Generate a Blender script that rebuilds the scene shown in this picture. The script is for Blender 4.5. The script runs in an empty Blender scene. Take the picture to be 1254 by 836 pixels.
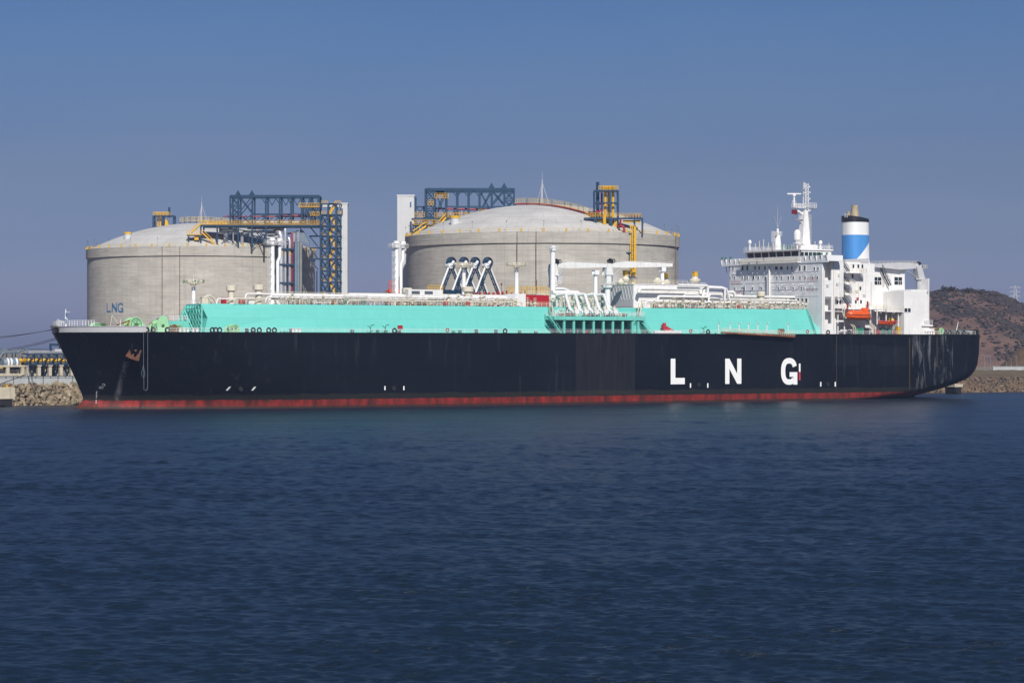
import bpy, math, random
import numpy as np
from mathutils import Vector
R = random.Random(7)
PI = math.pi
C = bpy.context.scene.collection

# ------------------------------------------------------------------ survey of the place
F = 3200.; CX = 627.; HY = 423.; CZ = 15.
YAW = math.atan2(161, 239.4); ca, sa = math.cos(YAW), math.sin(YAW)
OX, OY = -104.5, 593.9                       # berth corner: the ship's own axes start here
def S(px, v):                                # station along the ship on the line at v metres in from the port side
    k = (px-CX)/F; return (k*(OY+ca*v)-OX+sa*v)/(ca-k*sa)
def Zs(py, u, v): return CZ+(HY-py)*(OY+sa*u+ca*v)/F
def FV(px, u):
    k = (px-CX)/F; return (OX+ca*u-k*(OY+sa*u))/(sa+k*ca)
def SP(px, py, v):
    u = S(px, v); return (u, v, Zs(py, u, v))
def W(px, py, Y): return ((px-CX)/F*Y, Y, CZ+(HY-py)*Y/F)
def L2W(u, v, z=0): return (OX+ca*u-sa*v, OY+sa*u+ca*v, z)

# ------------------------------------------------------------------ mesh collector
class MB:
    def __init__(s): s.v = []; s.f = []; s.m = []; s.mi = 0
    def add(s, vs, fs):
        n = len(s.v); s.v += [tuple(p) for p in vs]
        for f in fs: s.f.append(tuple(i+n for i in f)); s.m.append(s.mi)
        return s
    def box(s, x0, x1, y0, y1, z0, z1):
        if x0 > x1: x0, x1 = x1, x0
        if y0 > y1: y0, y1 = y1, y0
        if z0 > z1: z0, z1 = z1, z0
        return s.add([(x0,y0,z0),(x1,y0,z0),(x1,y1,z0),(x0,y1,z0),(x0,y0,z1),(x1,y0,z1),(x1,y1,z1),(x0,y1,z1)],
              [(0,3,2,1),(4,5,6,7),(0,1,5,4),(1,2,6,5),(2,3,7,6),(3,0,4,7)])
    def _frame(s, p, q):
        d = (Vector(q)-Vector(p)); 
        if d.length < 1e-6: d = Vector((0,0,1))
        d.normalize()
        a = Vector((0,0,1)) if abs(d.z) < .95 else Vector((1,0,0))
        e1 = d.cross(a).normalized(); e2 = e1.cross(d).normalized()
        return e1, e2
    def tube(s, p, q, r, r2=None, n=8):
        if r2 is None: r2 = r
        p = Vector(p); q = Vector(q); e1, e2 = s._frame(p, q)
        vs = []
        for c, rr in ((p, r), (q, r2)):
            for i in range(n):
                t = 2*PI*i/n; vs.append(c+e1*math.cos(t)*rr+e2*math.sin(t)*rr)
        fs = [(i, (i+1) % n, n+(i+1) % n, n+i) for i in range(n)]
        fs += [tuple(range(n))[::-1], tuple(range(n, 2*n))]
        return s.add(vs, fs)
    def bar(s, p, q, w, h=None):
        h = h or w; p = Vector(p); q = Vector(q); e1, e2 = s._frame(p, q)
        vs = [c+e1*a*w/2+e2*b*h/2 for c in (p, q) for a, b in ((-1,-1),(1,-1),(1,1),(-1,1))]
        return s.add(vs, [(0,1,2,3)[::-1],(4,5,6,7),(0,1,5,4),(1,2,6,5),(2,3,7,6),(3,0,4,7)])
    def path(s, pts, r, n=8):                # a bent pipe
        pts = [Vector(p) for p in pts]; rings = []; m = len(pts)
        e = None
        for i, p in enumerate(pts):
            d = (pts[min(i+1, m-1)]-pts[max(i-1, 0)]).normalized()
            if e is None: e, _ = s._frame(p, p+d)
            e = (e-d*e.dot(d)).normalized(); f = d.cross(e)
            sc = 1.
            if 0 < i < m-1:
                c = (pts[i]-pts[i-1]).normalized().dot((pts[i+1]-pts[i]).normalized())
                sc = 1/max(.6, math.sqrt(max(.01, (1+c)/2)))
            rings.append([p+(e*math.cos(2*PI*k/n)+f*math.sin(2*PI*k/n))*r*(1+(sc-1)*.5) for k in range(n)])
        vs = [v for rg in rings for v in rg]
        fs = [(i*n+k, i*n+(k+1) % n, (i+1)*n+(k+1) % n, (i+1)*n+k) for i in range(m-1) for k in range(n)]
        fs += [tuple(range(n))[::-1], tuple(range((m-1)*n, m*n))]
        return s.add(vs, fs)
    def lathe(s, prof, c, n=16, ax='z'):
        vs = []
        for r, z in prof:
            for i in range(n):
                t = 2*PI*i/n; a, b = r*math.cos(t), r*math.sin(t)
                if ax == 'z': vs.append((c[0]+a, c[1]+b, c[2]+z))
                elif ax == 'y': vs.append((c[0]+a, c[1]+z, c[2]+b))
                else: vs.append((c[0]+z, c[1]+a, c[2]+b))
        m = len(prof)
        fs = [(j*n+i, j*n+(i+1) % n, (j+1)*n+(i+1) % n, (j+1)*n+i) for j in range(m-1) for i in range(n)]
        fs += [tuple(range(n))[::-1], tuple(range((m-1)*n, m*n))]
        return s.add(vs, fs)
    def loft(s, bot, top):
        n = len(bot); vs = list(bot)+list(top)
        fs = [tuple(range(n))[::-1], tuple(range(n, 2*n))]+[(i, (i+1) % n, n+(i+1) % n, n+i) for i in range(n)]
        return s.add(vs, fs)
    def prism(s, poly, a0, a1, ax='y'):      # 2-D outline pushed along an axis
        if ax == 'y': b = [(x, a0, z) for x, z in poly]; t = [(x, a1, z) for x, z in poly]
        elif ax == 'x': b = [(a0, x, z) for x, z in poly]; t = [(a1, x, z) for x, z in poly]
        else: b = [(x, y, a0) for x, y in poly]; t = [(x, y, a1) for x, y in poly]
        return s.loft(b, t)
    def torus(s, c, R0, r, ax='y', n=14, k=6, sx=1., sz=1.):
        vs = []
        for i in range(n):
            t = 2*PI*i/n
            for j in range(k):
                a = 2*PI*j/k; rr = R0+r*math.cos(a); h = r*math.sin(a)
                x, z = rr*math.cos(t)*sx, rr*math.sin(t)*sz
                vs.append((c[0]+x, c[1]+h, c[2]+z) if ax == 'y' else ((c[0]+h, c[1]+x, c[2]+z) if ax == 'x' else (c[0]+x, c[1]+z, c[2]+h)))
        return s.add(vs, [(i*k+j, ((i+1) % n)*k+j, ((i+1) % n)*k+(j+1) % k, i*k+(j+1) % k) for i in range(n) for j in range(k)])
    def rail(s, pts, h=1.1, sp=1.6, r=.04, rails=3):
        pts = [Vector(p) for p in pts]
        for a, b in zip(pts[:-1], pts[1:]):
            L = (b-a).length; k = max(1, int(round(L/sp)))
            for i in range(k+1):
                p = a.lerp(b, i/k); s.bar(p, p+Vector((0,0,h)), r*1.5)
            for j in range(rails):
                z = Vector((0,0,h*(j+1)/rails)); s.bar(a+z, b+z, r*1.5)
        return s
    def xbrace(s, a, b, c, d, w):            # X between two posts a->b (bottom->top) and c->d
        s.bar(a, d, w); s.bar(c, b, w); return s
    def build(s, name, mat, parent=None, org=(0,0,0), smooth=True):
        me = bpy.data.meshes.new(name)
        me.from_pydata([(x-org[0], y-org[1], z-org[2]) for x, y, z in s.v], [], s.f)
        ms = mat if isinstance(mat, (list, tuple)) else [mat]
        for m in ms: me.materials.append(m)
        if len(ms) > 1: me.polygons.foreach_set('material_index', s.m)
        import bmesh
        bm = bmesh.new(); bm.from_mesh(me); bmesh.ops.recalc_face_normals(bm, faces=bm.faces); bm.to_mesh(me); bm.free()
        if smooth:
            me.polygons.foreach_set('use_smooth', [True]*len(me.polygons)); me.set_sharp_from_angle(angle=math.radians(38))
        o = bpy.data.objects.new(name, me); C.objects.link(o)
        if parent: o.parent = parent
        return o

def tag(o, label=None, cat=None, group=None, kind=None):
    if label: o['label'] = label
    if cat: o['category'] = cat
    if group: o['group'] = group
    if kind: o['kind'] = kind
    return o
def thing(name, label, cat, loc=(0,0,0), group=None, rz=0):
    o = bpy.data.objects.new(name, None); C.objects.link(o); o.location = loc; o.rotation_euler.z = rz
    return tag(o, label, cat, group)
def clone(o, parent=None, loc=None, rz=None):
    c = o.copy(); C.objects.link(c)
    if parent: c.parent = parent
    if loc is not None: c.location = loc
    if rz is not None: c.rotation_euler.z = rz
    for ch in [x for x in C.objects if x.parent == o]: clone(ch, c)
    return c

# ------------------------------------------------------------------ materials
def nodes(name):
    m = bpy.data.materials.new(name); m.use_nodes = True
    nt = m.node_tree; b = nt.nodes['Principled BSDF']
    return m, nt, b
def N(nt, t, **kw):
    n = nt.nodes.new(t)
    for k, v in kw.items():
        if k.startswith('_'): setattr(n, k[1:], v)
        else: n.inputs[k.replace('__', ' ')].default_value = v
    return n
def lk(nt, a, ai, b, bi): nt.links.new(a.outputs[ai], b.inputs[bi])
def coords(nt, scale=(1,1,1)):
    tc = N(nt, 'ShaderNodeTexCoord'); mp = N(nt, 'ShaderNodeMapping'); mp.inputs['Scale'].default_value = scale
    lk(nt, tc, 'Object', mp, 'Vector'); return mp
def ramp(nt, src, out, p0, p1, c0=(0,0,0,1), c1=(1,1,1,1)):
    r = N(nt, 'ShaderNodeValToRGB'); r.color_ramp.elements[0].position = p0; r.color_ramp.elements[1].position = p1
    r.color_ramp.elements[0].color = c0; r.color_ramp.elements[1].color = c1
    lk(nt, src, out, r, 0); return r
def mix(nt, fac, a, b, mode='MIX'):          # a, b: colour tuples or (node, socket)
    m = N(nt, 'ShaderNodeMix', _data_type='RGBA', _blend_type=mode)
    if isinstance(fac, float): m.inputs[0].default_value = fac
    else: nt.links.new(fac.outputs[0], m.inputs[0])
    for i, c in ((6, a), (7, b)):
        if isinstance(c, tuple): m.inputs[i].default_value = (c[0], c[1], c[2], 1)
        else: nt.links.new(c.outputs[2] if c.bl_idname == 'ShaderNodeMix' else c.outputs[0], m.inputs[i])
    return m
def mo(n): return n.outputs[2]
def mathn(nt, op, a, b=None, c=None):
    m = N(nt, 'ShaderNodeMath', _operation=op)
    for i, x in enumerate((a, b, c)):
        if x is None: continue
        if isinstance(x, (int, float)): m.inputs[i].default_value = x
        else: nt.links.new(x[0].outputs[x[1]] if isinstance(x, tuple) else x.outputs[0], m.inputs[i])
    return m

def paint(name, col, rough=.45, metal=0., rust=0., var=.12, streak=(.9,.9,.07), dirt=.0, rustcol=(.25,.09,.03), spec=.4):
    m, nt, b = nodes(name)
    n1 = N(nt, 'ShaderNodeTexNoise', Scale=.35, Detail=6., Roughness=.65); lk(nt, coords(nt), 0, n1, 'Vector')
    dk = tuple(c*(1-var*1.6) for c in col); lt = tuple(min(1, c*(1+var*.6)) for c in col)
    r1 = ramp(nt, n1, 0, .3, .7)
    base = mix(nt, r1, dk, lt)
    if dirt:
        n3 = N(nt, 'ShaderNodeTexNoise', Scale=.8, Detail=5., Roughness=.6); lk(nt, coords(nt, (1.3,1.3,.09)), 0, n3, 'Vector')
        r3 = ramp(nt, n3, 0, .52, .75, (0,0,0,1), (dirt,dirt,dirt,1))
        base = mix(nt, r3, base, tuple(c*.55 for c in col))
    if rust:
        n2 = N(nt, 'ShaderNodeTexNoise', Scale=1.1, Detail=7., Roughness=.72); lk(nt, coords(nt, streak), 0, n2, 'Vector')
        r2 = ramp(nt, n2, 0, .66-.1*rust, .8-.06*rust, (0,0,0,1), (.8,.8,.8,1))
        base = mix(nt, r2, base, rustcol)
    nt.links.new(mo(base), b.inputs['Base Color'])
    b.inputs['Roughness'].default_value = rough; b.inputs['Metallic'].default_value = metal
    b.inputs['Specular IOR Level'].default_value = spec
    return m

M = {}
M['white'] = paint('white_ship_paint', (.80,.79,.77), .4, rust=.62, var=.06, dirt=.3)
M['cream'] = paint('cream_paint', (.68,.63,.50), .5, rust=.45, var=.08, dirt=.3)
M['mint'] = paint('mint_deck_paint', (.145,.56,.49), .5, var=.03, dirt=.12, rust=.06, streak=(.5,.5,.12))
M['teal'] = paint('mint_fittings', (.17,.58,.49), .5, var=.08, dirt=.4, rust=.3)
M['winch'] = paint('pale_green_machinery', (.36,.72,.40), .5, rust=.5, var=.12, streak=(.8,.8,.5))
M['greyp'] = paint('light_grey_paint', (.52,.52,.53), .5, rust=.3, var=.06, dirt=.2)
M['front'] = paint('pale_house_front_paint', (.81,.815,.82), .5, rust=.42, var=.06, dirt=.35)
M['black'] = paint('black_rubber', (.018,.018,.02), .6, var=.3)
M['rust'] = paint('rusty_steel', (.24,.085,.035), .8, var=.45, rust=.6, rustcol=(.08,.035,.02))
M['orange'] = paint('orange_hull_gloss', (.78,.105,.012), .35, var=.1, dirt=.3)
M['red'] = paint('red_paint', (.42,.012,.02), .45, var=.12, dirt=.3)
M['redpipe'] = paint('crimson_pipe', (.32,.015,.035), .45, var=.12)
M['blue'] = paint('blue_steel', (.013,.052,.108), .5, var=.2, dirt=.2)
M['yellow'] = paint('yellow_paint', (.72,.42,.025), .5, var=.15, dirt=.4)
M['ypale'] = paint('pale_yellow_rail', (.62,.47,.14), .5, var=.12, dirt=.3)
M['steel'] = paint('silver_pipe', (.50,.51,.54), .35, metal=.45, var=.12, dirt=.3)
M['darkst'] = paint('dark_grey_steel', (.10,.115,.135), .5, var=.2)
M['duct'] = paint('slate_duct', (.19,.24,.29), .45, var=.12, dirt=.3)
M['shaft'] = paint('pale_cladding', (.58,.59,.60), .55, var=.04, dirt=.25)
M['trunktop'] = paint('grey_green_deck', (.24,.26,.25), .8, var=.25)
M['deck'] = paint('red_brown_deck', (.17,.12,.10), .8, var=.3)
M['buff'] = paint('buff_concrete', (.55,.49,.38), .75, var=.14, dirt=.5, rust=.3)
M['funnelblue'] = paint('sky_blue_paint', (.075,.27,.62), .4, var=.04)
M['funnelblk'] = paint('funnel_black', (.015,.016,.02), .5, var=.3)
M['exhaust'] = paint('scorched_exhaust', (.50,.42,.28), .6, rust=1.6, var=.3, streak=(.8,.8,.4))
M['drain'] = paint('stained_pipe', (.17,.13,.11), .7, var=.3, rust=.3)
M['gap'] = paint('gap_shade_core', (.035,.030,.025), .9, var=.4)  # near-black colour paints in the shade between the boulders
M['brake'] = paint('dark_olive_machinery', (.10,.20,.085), .6, var=.3, rust=.5)
M['anchor'] = paint('dark_rusted_iron', (.13,.05,.026), .85, var=.5, rust=.5, rustcol=(.05,.025,.018))
M['rope'] = paint('worn_rope', (.11,.10,.10), .9, var=.2)
M['letterblue'] = paint('blue_lettering', (.045,.16,.32), .6, var=.12)
M['letterred'] = paint('red_lettering', (.5,.04,.05), .6, var=.15)
M['letter'] = paint('white_lettering', (.85,.85,.84), .5, var=.04, rust=.12, streak=(2,2,.3))
M['green'] = paint('green_paint', (.03,.22,.14), .5, var=.2)
M['flag'] = paint('crimson_cloth', (.14,.005,.012), .8, var=.15)
M['trunkwall'] = paint('white_pole', (.82,.82,.82), .4, var=.04, dirt=.15)

def add_seams(m, wd, ht, depth):
    nt = m.node_tree; b = nt.nodes['Principled BSDF']; src = b.inputs['Base Color'].links[0].from_node
    tc = N(nt, 'ShaderNodeTexCoord'); sp = N(nt, 'ShaderNodeSeparateXYZ'); lk(nt, tc, 'Object', sp, 0); cp = N(nt, 'ShaderNodeCombineXYZ')
    nt.links.new(sp.outputs[0], cp.inputs[0]); nt.links.new(sp.outputs[2], cp.inputs[1])
    br = N(nt, 'ShaderNodeTexBrick'); br.inputs['Scale'].default_value = 1.; br.inputs['Brick Width'].default_value = wd; br.inputs['Row Height'].default_value = ht; br.inputs['Mortar Size'].default_value = .06
    br.inputs['Color1'].default_value = (1,1,1,1); br.inputs['Color2'].default_value = (1-depth*.5,)*3+(1,); br.inputs['Mortar'].default_value = (1-depth*1.6,)*3+(1,); lk(nt, cp, 0, br, 'Vector')
    nt.links.new(mo(mix(nt, 1., src, br, 'MULTIPLY')), b.inputs['Base Color'])
add_seams(M['mint'], 11., 2.4, .07); add_seams(M['white'], 4.2, 2.9, .05)
def glass_mat():
    m, nt, b = nodes('dark_window_glass')
    b.inputs['Base Color'].default_value = (.02,.025,.03,1); b.inputs['Roughness'].default_value = .12
    return m
M['glass'] = glass_mat()

def hull_mat():
    m, nt, b = nodes('navy_black_hull_paint')
    co = coords(nt); tc = N(nt, 'ShaderNodeTexCoord'); sp = N(nt, 'ShaderNodeSeparateXYZ'); lk(nt, tc, 'Object', sp, 0)
    n1 = N(nt, 'ShaderNodeTexNoise', Scale=.06, Detail=6., Roughness=.6); lk(nt, co, 0, n1, 'Vector')
    base = mix(nt, ramp(nt, n1, 0, .35, .68), (.0034,.0048,.0080), (.0062,.0084,.0132))
    # shell plates, faintly different from one another
    cp = N(nt, 'ShaderNodeCombineXYZ'); nt.links.new(sp.outputs[0], cp.inputs[0]); nt.links.new(sp.outputs[2], cp.inputs[1])
    br = N(nt, 'ShaderNodeTexBrick'); br.inputs['Scale'].default_value = 1.; br.inputs['Brick Width'].default_value = 9.5; br.inputs['Row Height'].default_value = 2.7
    br.inputs['Mortar Size'].default_value = .03; br.inputs['Color1'].default_value = (1,1,1,1); br.inputs['Color2'].default_value = (.78,.80,.82,1); br.inputs['Mortar'].default_value = (1.9,1.9,1.9,1)
    lk(nt, cp, 0, br, 'Vector'); base = mix(nt, .7, base, br, 'MULTIPLY')
    # repainted dull panel amidships and lighter rectangles aft
    def rect(x0, x1, z0, z1):
        a = mathn(nt, 'GREATER_THAN', (sp, 0), x0); bb = mathn(nt, 'LESS_THAN', (sp, 0), x1)
        c = mathn(nt, 'GREATER_THAN', (sp, 2), z0); d = mathn(nt, 'LESS_THAN', (sp, 2), z1)
        return mathn(nt, 'MULTIPLY', mathn(nt, 'MULTIPLY', a, bb), mathn(nt, 'MULTIPLY', c, d))
    n6 = N(nt, 'ShaderNodeTexNoise', Scale=1.2, Detail=5., Roughness=.7); lk(nt, coords(nt, (1.2,1.2,.06)), 0, n6, 'Vector')
    r6 = ramp(nt, n6, 0, .35, .75, (.25,.25,.25,1), (1,1,1,1))
    pm = mathn(nt, 'MULTIPLY', mathn(nt, 'MULTIPLY', rect(S(705,0), S(778,0), 2.2, 18.), r6), .75); base = mix(nt, pm, base, (.027,.026,.028))
    for a0, a1, z0, z1 in ((1022,1052,9.5,15.2),(1054,1075,11.,15.2),(1076,1110,9.3,14.6)):
        base = mix(nt, mathn(nt, 'MULTIPLY', mathn(nt, 'MULTIPLY', rect(S(a0,0), S(a1,0), z0, z1), r6), .42), base, (.024,.028,.036))
    for a0, a1, z0, z1 in ((1110.3,1111.6,2.2,17.2),(1144.,1145.,9.,17.5),(1021.3,1021.8,3,18)):
        base = mix(nt, mathn(nt, 'MULTIPLY', mathn(nt, 'MULTIPLY', rect(S(a0,1), S(a1,1), z0, z1), r6), .8), base, (.16,.11,.05))
    # pale vertical scuffs, strongest on the quarter where the tugs push
    n4 = N(nt, 'ShaderNodeTexNoise', Scale=.9, Detail=7., Roughness=.7); lk(nt, coords(nt, (.8,.8,.05)), 0, n4, 'Vector')
    sc = ramp(nt, n4, 0, .58, .8); base = mix(nt, mathn(nt, 'MULTIPLY', sc, .38), base, (.10,.105,.115))
    q = mathn(nt, 'MULTIPLY', mathn(nt, 'GREATER_THAN', (sp, 0), S(1114,1)), mathn(nt, 'LESS_THAN', (sp, 0), S(1161,2)))
    n5 = N(nt, 'ShaderNodeTexNoise', Scale=.55, Detail=8., Roughness=.7, Distortion=.6); lk(nt, coords(nt, (1.,1.,.16)), 0, n5, 'Vector')
    r5 = ramp(nt, n5, 0, .52, .66); base = mix(nt, mathn(nt, 'MULTIPLY', mathn(nt, 'MULTIPLY', r5, q), .75), base, (.17,.175,.19))
    # anchor streak of pale salt under the hawse
    n8 = N(nt, 'ShaderNodeTexNoise', Scale=.25, Detail=3.); lk(nt, co, 0, n8, 'Vector')
    ax = mathn(nt, 'ADD', (sp, 0), mathn(nt, 'MULTIPLY', (sp, 2), .05))
    da = mathn(nt, 'ABSOLUTE', mathn(nt, 'SUBTRACT', ax, 24.6)); 
    am = mathn(nt, 'MULTIPLY', mathn(nt, 'SUBTRACT', 1., mathn(nt, 'MINIMUM', mathn(nt, 'MULTIPLY', da, 1.3), 1.)), mathn(nt, 'LESS_THAN', (sp, 2), 11.2))
    am = mathn(nt, 'MULTIPLY', am, ramp(nt, n4, 0, .38, .6)); base = mix(nt, mathn(nt, 'MULTIPLY', am, .8), base, (.15,.15,.16))
    # grime line above the boot top, then the boot top itself with rubbed streaks
    n7 = N(nt, 'ShaderNodeTexNoise', Scale=.22, Detail=5., Roughness=.65); lk(nt, coords(nt, (1,1,2.5)), 0, n7, 'Vector')
    zz = mathn(nt, 'ADD', (sp, 2), mathn(nt, 'MULTIPLY', (n7, 0), -1.6))
    gr = mathn(nt, 'MULTIPLY', mathn(nt, 'LESS_THAN', zz, 2.5), .35); base = mix(nt, gr, base, (.040,.038,.022))
    n9 = N(nt, 'ShaderNodeTexNoise', Scale=.5, Detail=7., Roughness=.7); lk(nt, coords(nt, (.7,.7,.2)), 0, n9, 'Vector')
    redc = mix(nt, ramp(nt, n9, 0, .38, .62), (.062,.016,.013), (.27,.026,.019))
    n10 = N(nt, 'ShaderNodeTexNoise', Scale=1.4, Detail=6., Roughness=.7); lk(nt, coords(nt, (.6,.6,1.2)), 0, n10, 'Vector')
    redc = mix(nt, ramp(nt, n10, 0, .54, .66), redc, (.05,.035,.022))
    low = mathn(nt, 'LESS_THAN', mathn(nt, 'ADD', (sp, 2), mathn(nt, 'MULTIPLY', (n10, 0), -.9)), .02)
    redc = mix(nt, mathn(nt, 'MULTIPLY', low, .85), redc, (.035,.026,.016))
    edge = mathn(nt, 'ADD', (sp, 2), mathn(nt, 'MULTIPLY', mathn(nt, 'SUBTRACT', (n10, 0), .5), .8))
    base = mix(nt, mathn(nt, 'LESS_THAN', edge, 1.95), base, redc)
    nt.links.new(mo(base), b.inputs['Base Color']); b.inputs['Roughness'].default_value = .5; b.inputs['Specular IOR Level'].default_value = .12
    nb = N(nt, 'ShaderNodeTexNoise', Scale=.25, Detail=2.); lk(nt, co, 0, nb, 'Vector')
    bp = N(nt, 'ShaderNodeBump', Strength=.5, Distance=.3); nt.links.new(nb.outputs[0], bp.inputs['Height']); lk(nt, bp, 0, b, 'Normal')
    return m
M['hull'] = hull_mat()

def tank_mat(Rad, roof=False):
    m, nt, b = nodes('tank_roof_concrete' if roof else 'tank_wall_concrete')
    tc = N(nt, 'ShaderNodeTexCoord'); sp = N(nt, 'ShaderNodeSeparateXYZ'); lk(nt, tc, 'Object', sp, 0)
    ang = mathn(nt, 'MULTIPLY', mathn(nt, 'ARCTAN2', (sp, 1), (sp, 0)), Rad)
    cb = N(nt, 'ShaderNodeCombineXYZ'); nt.links.new(ang.outputs[0], cb.inputs[0])
    br = N(nt, 'ShaderNodeTexBrick'); br.inputs['Scale'].default_value = 1.
    if roof:
        rr = mathn(nt, 'SQRT', mathn(nt, 'ADD', mathn(nt, 'MULTIPLY', (sp, 0), (sp, 0)), mathn(nt, 'MULTIPLY', (sp, 1), (sp, 1))))
        nt.links.new(rr.outputs[0], cb.inputs[1])
        br.inputs['Brick Width'].default_value = 2*PI*Rad/28; br.inputs['Row Height'].default_value = 5.2; br.inputs['Mortar Size'].default_value = .09
        c1, c2, mc = (.54,.53,.51), (.50,.495,.48), (.31,.31,.31)
        br.offset = .5
    else:
        nt.links.new(sp.outputs[2], cb.inputs[1])
        br.inputs['Brick Width'].default_value = 7.4; br.inputs['Row Height'].default_value = 3.55; br.inputs['Mortar Size'].default_value = .07; br.offset = 0
        c1, c2, mc = (.52,.49,.435), (.475,.447,.395), (.35,.33,.29)
    br.inputs['Mortar Smooth'].default_value = .6
    br.inputs['Color1'].default_value = c1+(1,); br.inputs['Color2'].default_value = c2+(1,); br.inputs['Mortar'].default_value = mc+(1,)
    lk(nt, cb, 0, br, 'Vector')
    n1 = N(nt, 'ShaderNodeTexNoise', Scale=.12, Detail=7., Roughness=.65); lk(nt, coords(nt, (1,1,2.2)), 0, n1, 'Vector')
    base = mix(nt, .8, br, ramp(nt, n1, 0, .3, .72, (.78,.77,.75,1), (1.1,1.1,1.1,1)), 'MULTIPLY')
    if not roof:
        n2 = N(nt, 'ShaderNodeTexNoise', Scale=.5, Detail=6., Roughness=.7); lk(nt, coords(nt, (1,1,.05)), 0, n2, 'Vector')
        base = mix(nt, ramp(nt, n2, 0, .50, .80, (0,0,0,1), (.42,.42,.42,1)), base, (.24,.225,.20))
        n3 = N(nt, 'ShaderNodeTexNoise', Scale=.5, Detail=6., Roughness=.7); lk(nt, coords(nt, (.35,.35,3.2)), 0, n3, 'Vector')
        base = mix(nt, ramp(nt, n3, 0, .46, .72, (0,0,0,1), (.62,.62,.62,1)), base, (.27,.26,.235))
    nt.links.new(mo(base), b.inputs['Base Color']); b.inputs['Roughness'].default_value = .85; b.inputs['Specular IOR Level'].default_value = .2
    return m

def ground_mat(name, cols, scale, rough=.95, bump=0):
    m, nt, b = nodes(name); co = coords(nt)
    n1 = N(nt, 'ShaderNodeTexNoise', Scale=scale, Detail=9., Roughness=.68); lk(nt, co, 0, n1, 'Vector')
    n2 = N(nt, 'ShaderNodeTexNoise', Scale=scale*7, Detail=6., Roughness=.7); lk(nt, co, 0, n2, 'Vector')
    base = mix(nt, ramp(nt, n1, 0, .38, .64), cols[0], cols[1])
    base = mix(nt, ramp(nt, n2, 0, .45, .7), base, cols[2])
    nt.links.new(mo(base), b.inputs['Base Color']); b.inputs['Roughness'].default_value = rough; b.inputs['Specular IOR Level'].default_value = .15
    return m
M['hill'] = ground_mat('dry_hillside', ((.110,.072,.060),(.165,.100,.078),(.080,.060,.056)), .018)
M['hill2'] = ground_mat('near_dry_slope', ((.13,.085,.05),(.17,.11,.065),(.09,.06,.04)), .05)
M['shrub'] = ground_mat('haze_tinted_scrub', ((.040,.038,.040),(.066,.052,.048),(.046,.042,.042)), .02)  # purplish tint puts distance haze into the scrub colour
M['ground'] = ground_mat('packed_ground', ((.20,.17,.13),(.26,.22,.16),(.15,.13,.10)), .03)
M['bank'] = ground_mat('earth_bank', ((.12,.085,.055),(.17,.13,.08),(.10,.09,.055)), .12)
M['rock'] = ground_mat('tan_rock', ((.24,.19,.125),(.42,.345,.24),(.17,.135,.10)), .6)
def vary(m, lo, hi):                         # every stone has its own tone
    nt = m.node_tree; b = nt.nodes['Principled BSDF']; src = b.inputs['Base Color'].links[0].from_node; oi = N(nt, 'ShaderNodeObjectInfo')
    r = N(nt, 'ShaderNodeValToRGB'); r.color_ramp.elements[0].color = (lo,lo*.97,lo*.93,1); r.color_ramp.elements[1].color = (hi,hi,hi,1); nt.links.new(oi.outputs['Random'], r.inputs[0])
    nt.links.new(mo(mix(nt, 1., src, r, 'MULTIPLY')), b.inputs['Base Color'])
vary(M['rock'], .5, 1.15)
M['rockd'] = ground_mat('brown_rubble', ((.13,.09,.06),(.24,.17,.11),(.08,.06,.045)), .25)
M['wallc'] = paint('parapet_concrete', (.42,.44,.45), .85, var=.1, dirt=.35)

def water_mat():
    m, nt, b = nodes('harbour_water')
    tc = N(nt, 'ShaderNodeTexCoord')
    b.inputs['Base Color'].default_value = (.0085,.0185,.033,1); b.inputs['IOR'].default_value = 1.33; b.inputs['Roughness'].default_value = .29
    h = None
    for sc, st, an in ((.22,.3,(.5,1,1)),(.8,.34,(.8,1,1)),(1.8,.26,(.8,1,1)),(4.,.08,(.8,1,1))):
        mp = N(nt, 'ShaderNodeMapping'); mp.inputs['Scale'].default_value = an; mp.inputs['Rotation'].default_value = (0,0,.12*sc); lk(nt, tc, 'Object', mp, 'Vector')
        n = N(nt, 'ShaderNodeTexNoise', Scale=sc, Detail=6., Roughness=.66, Distortion=.3); lk(nt, mp, 0, n, 'Vector')
        x = mathn(nt, 'MULTIPLY', (n, 0), st); h = x if h is None else mathn(nt, 'ADD', h, x)
    # wind patches: calmer and rougher areas
    mp = N(nt, 'ShaderNodeMapping'); mp.inputs['Scale'].default_value = (.3,1,1); lk(nt, tc, 'Object', mp, 'Vector')
    n = N(nt, 'ShaderNodeTexNoise', Scale=.06, Detail=7., Roughness=.7); lk(nt, mp, 0, n, 'Vector')
    bp = N(nt, 'ShaderNodeBump', Distance=1.); nt.links.new(h.outputs[0], bp.inputs['Height'])
    st = ramp(nt, n, 0, .35, .66, (.4,.4,.4,1), (1,1,1,1)); nt.links.new(st.outputs[0], bp.inputs['Strength'])
    lk(nt, bp, 0, b, 'Normal')
    return m
M['water'] = water_mat()

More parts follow.
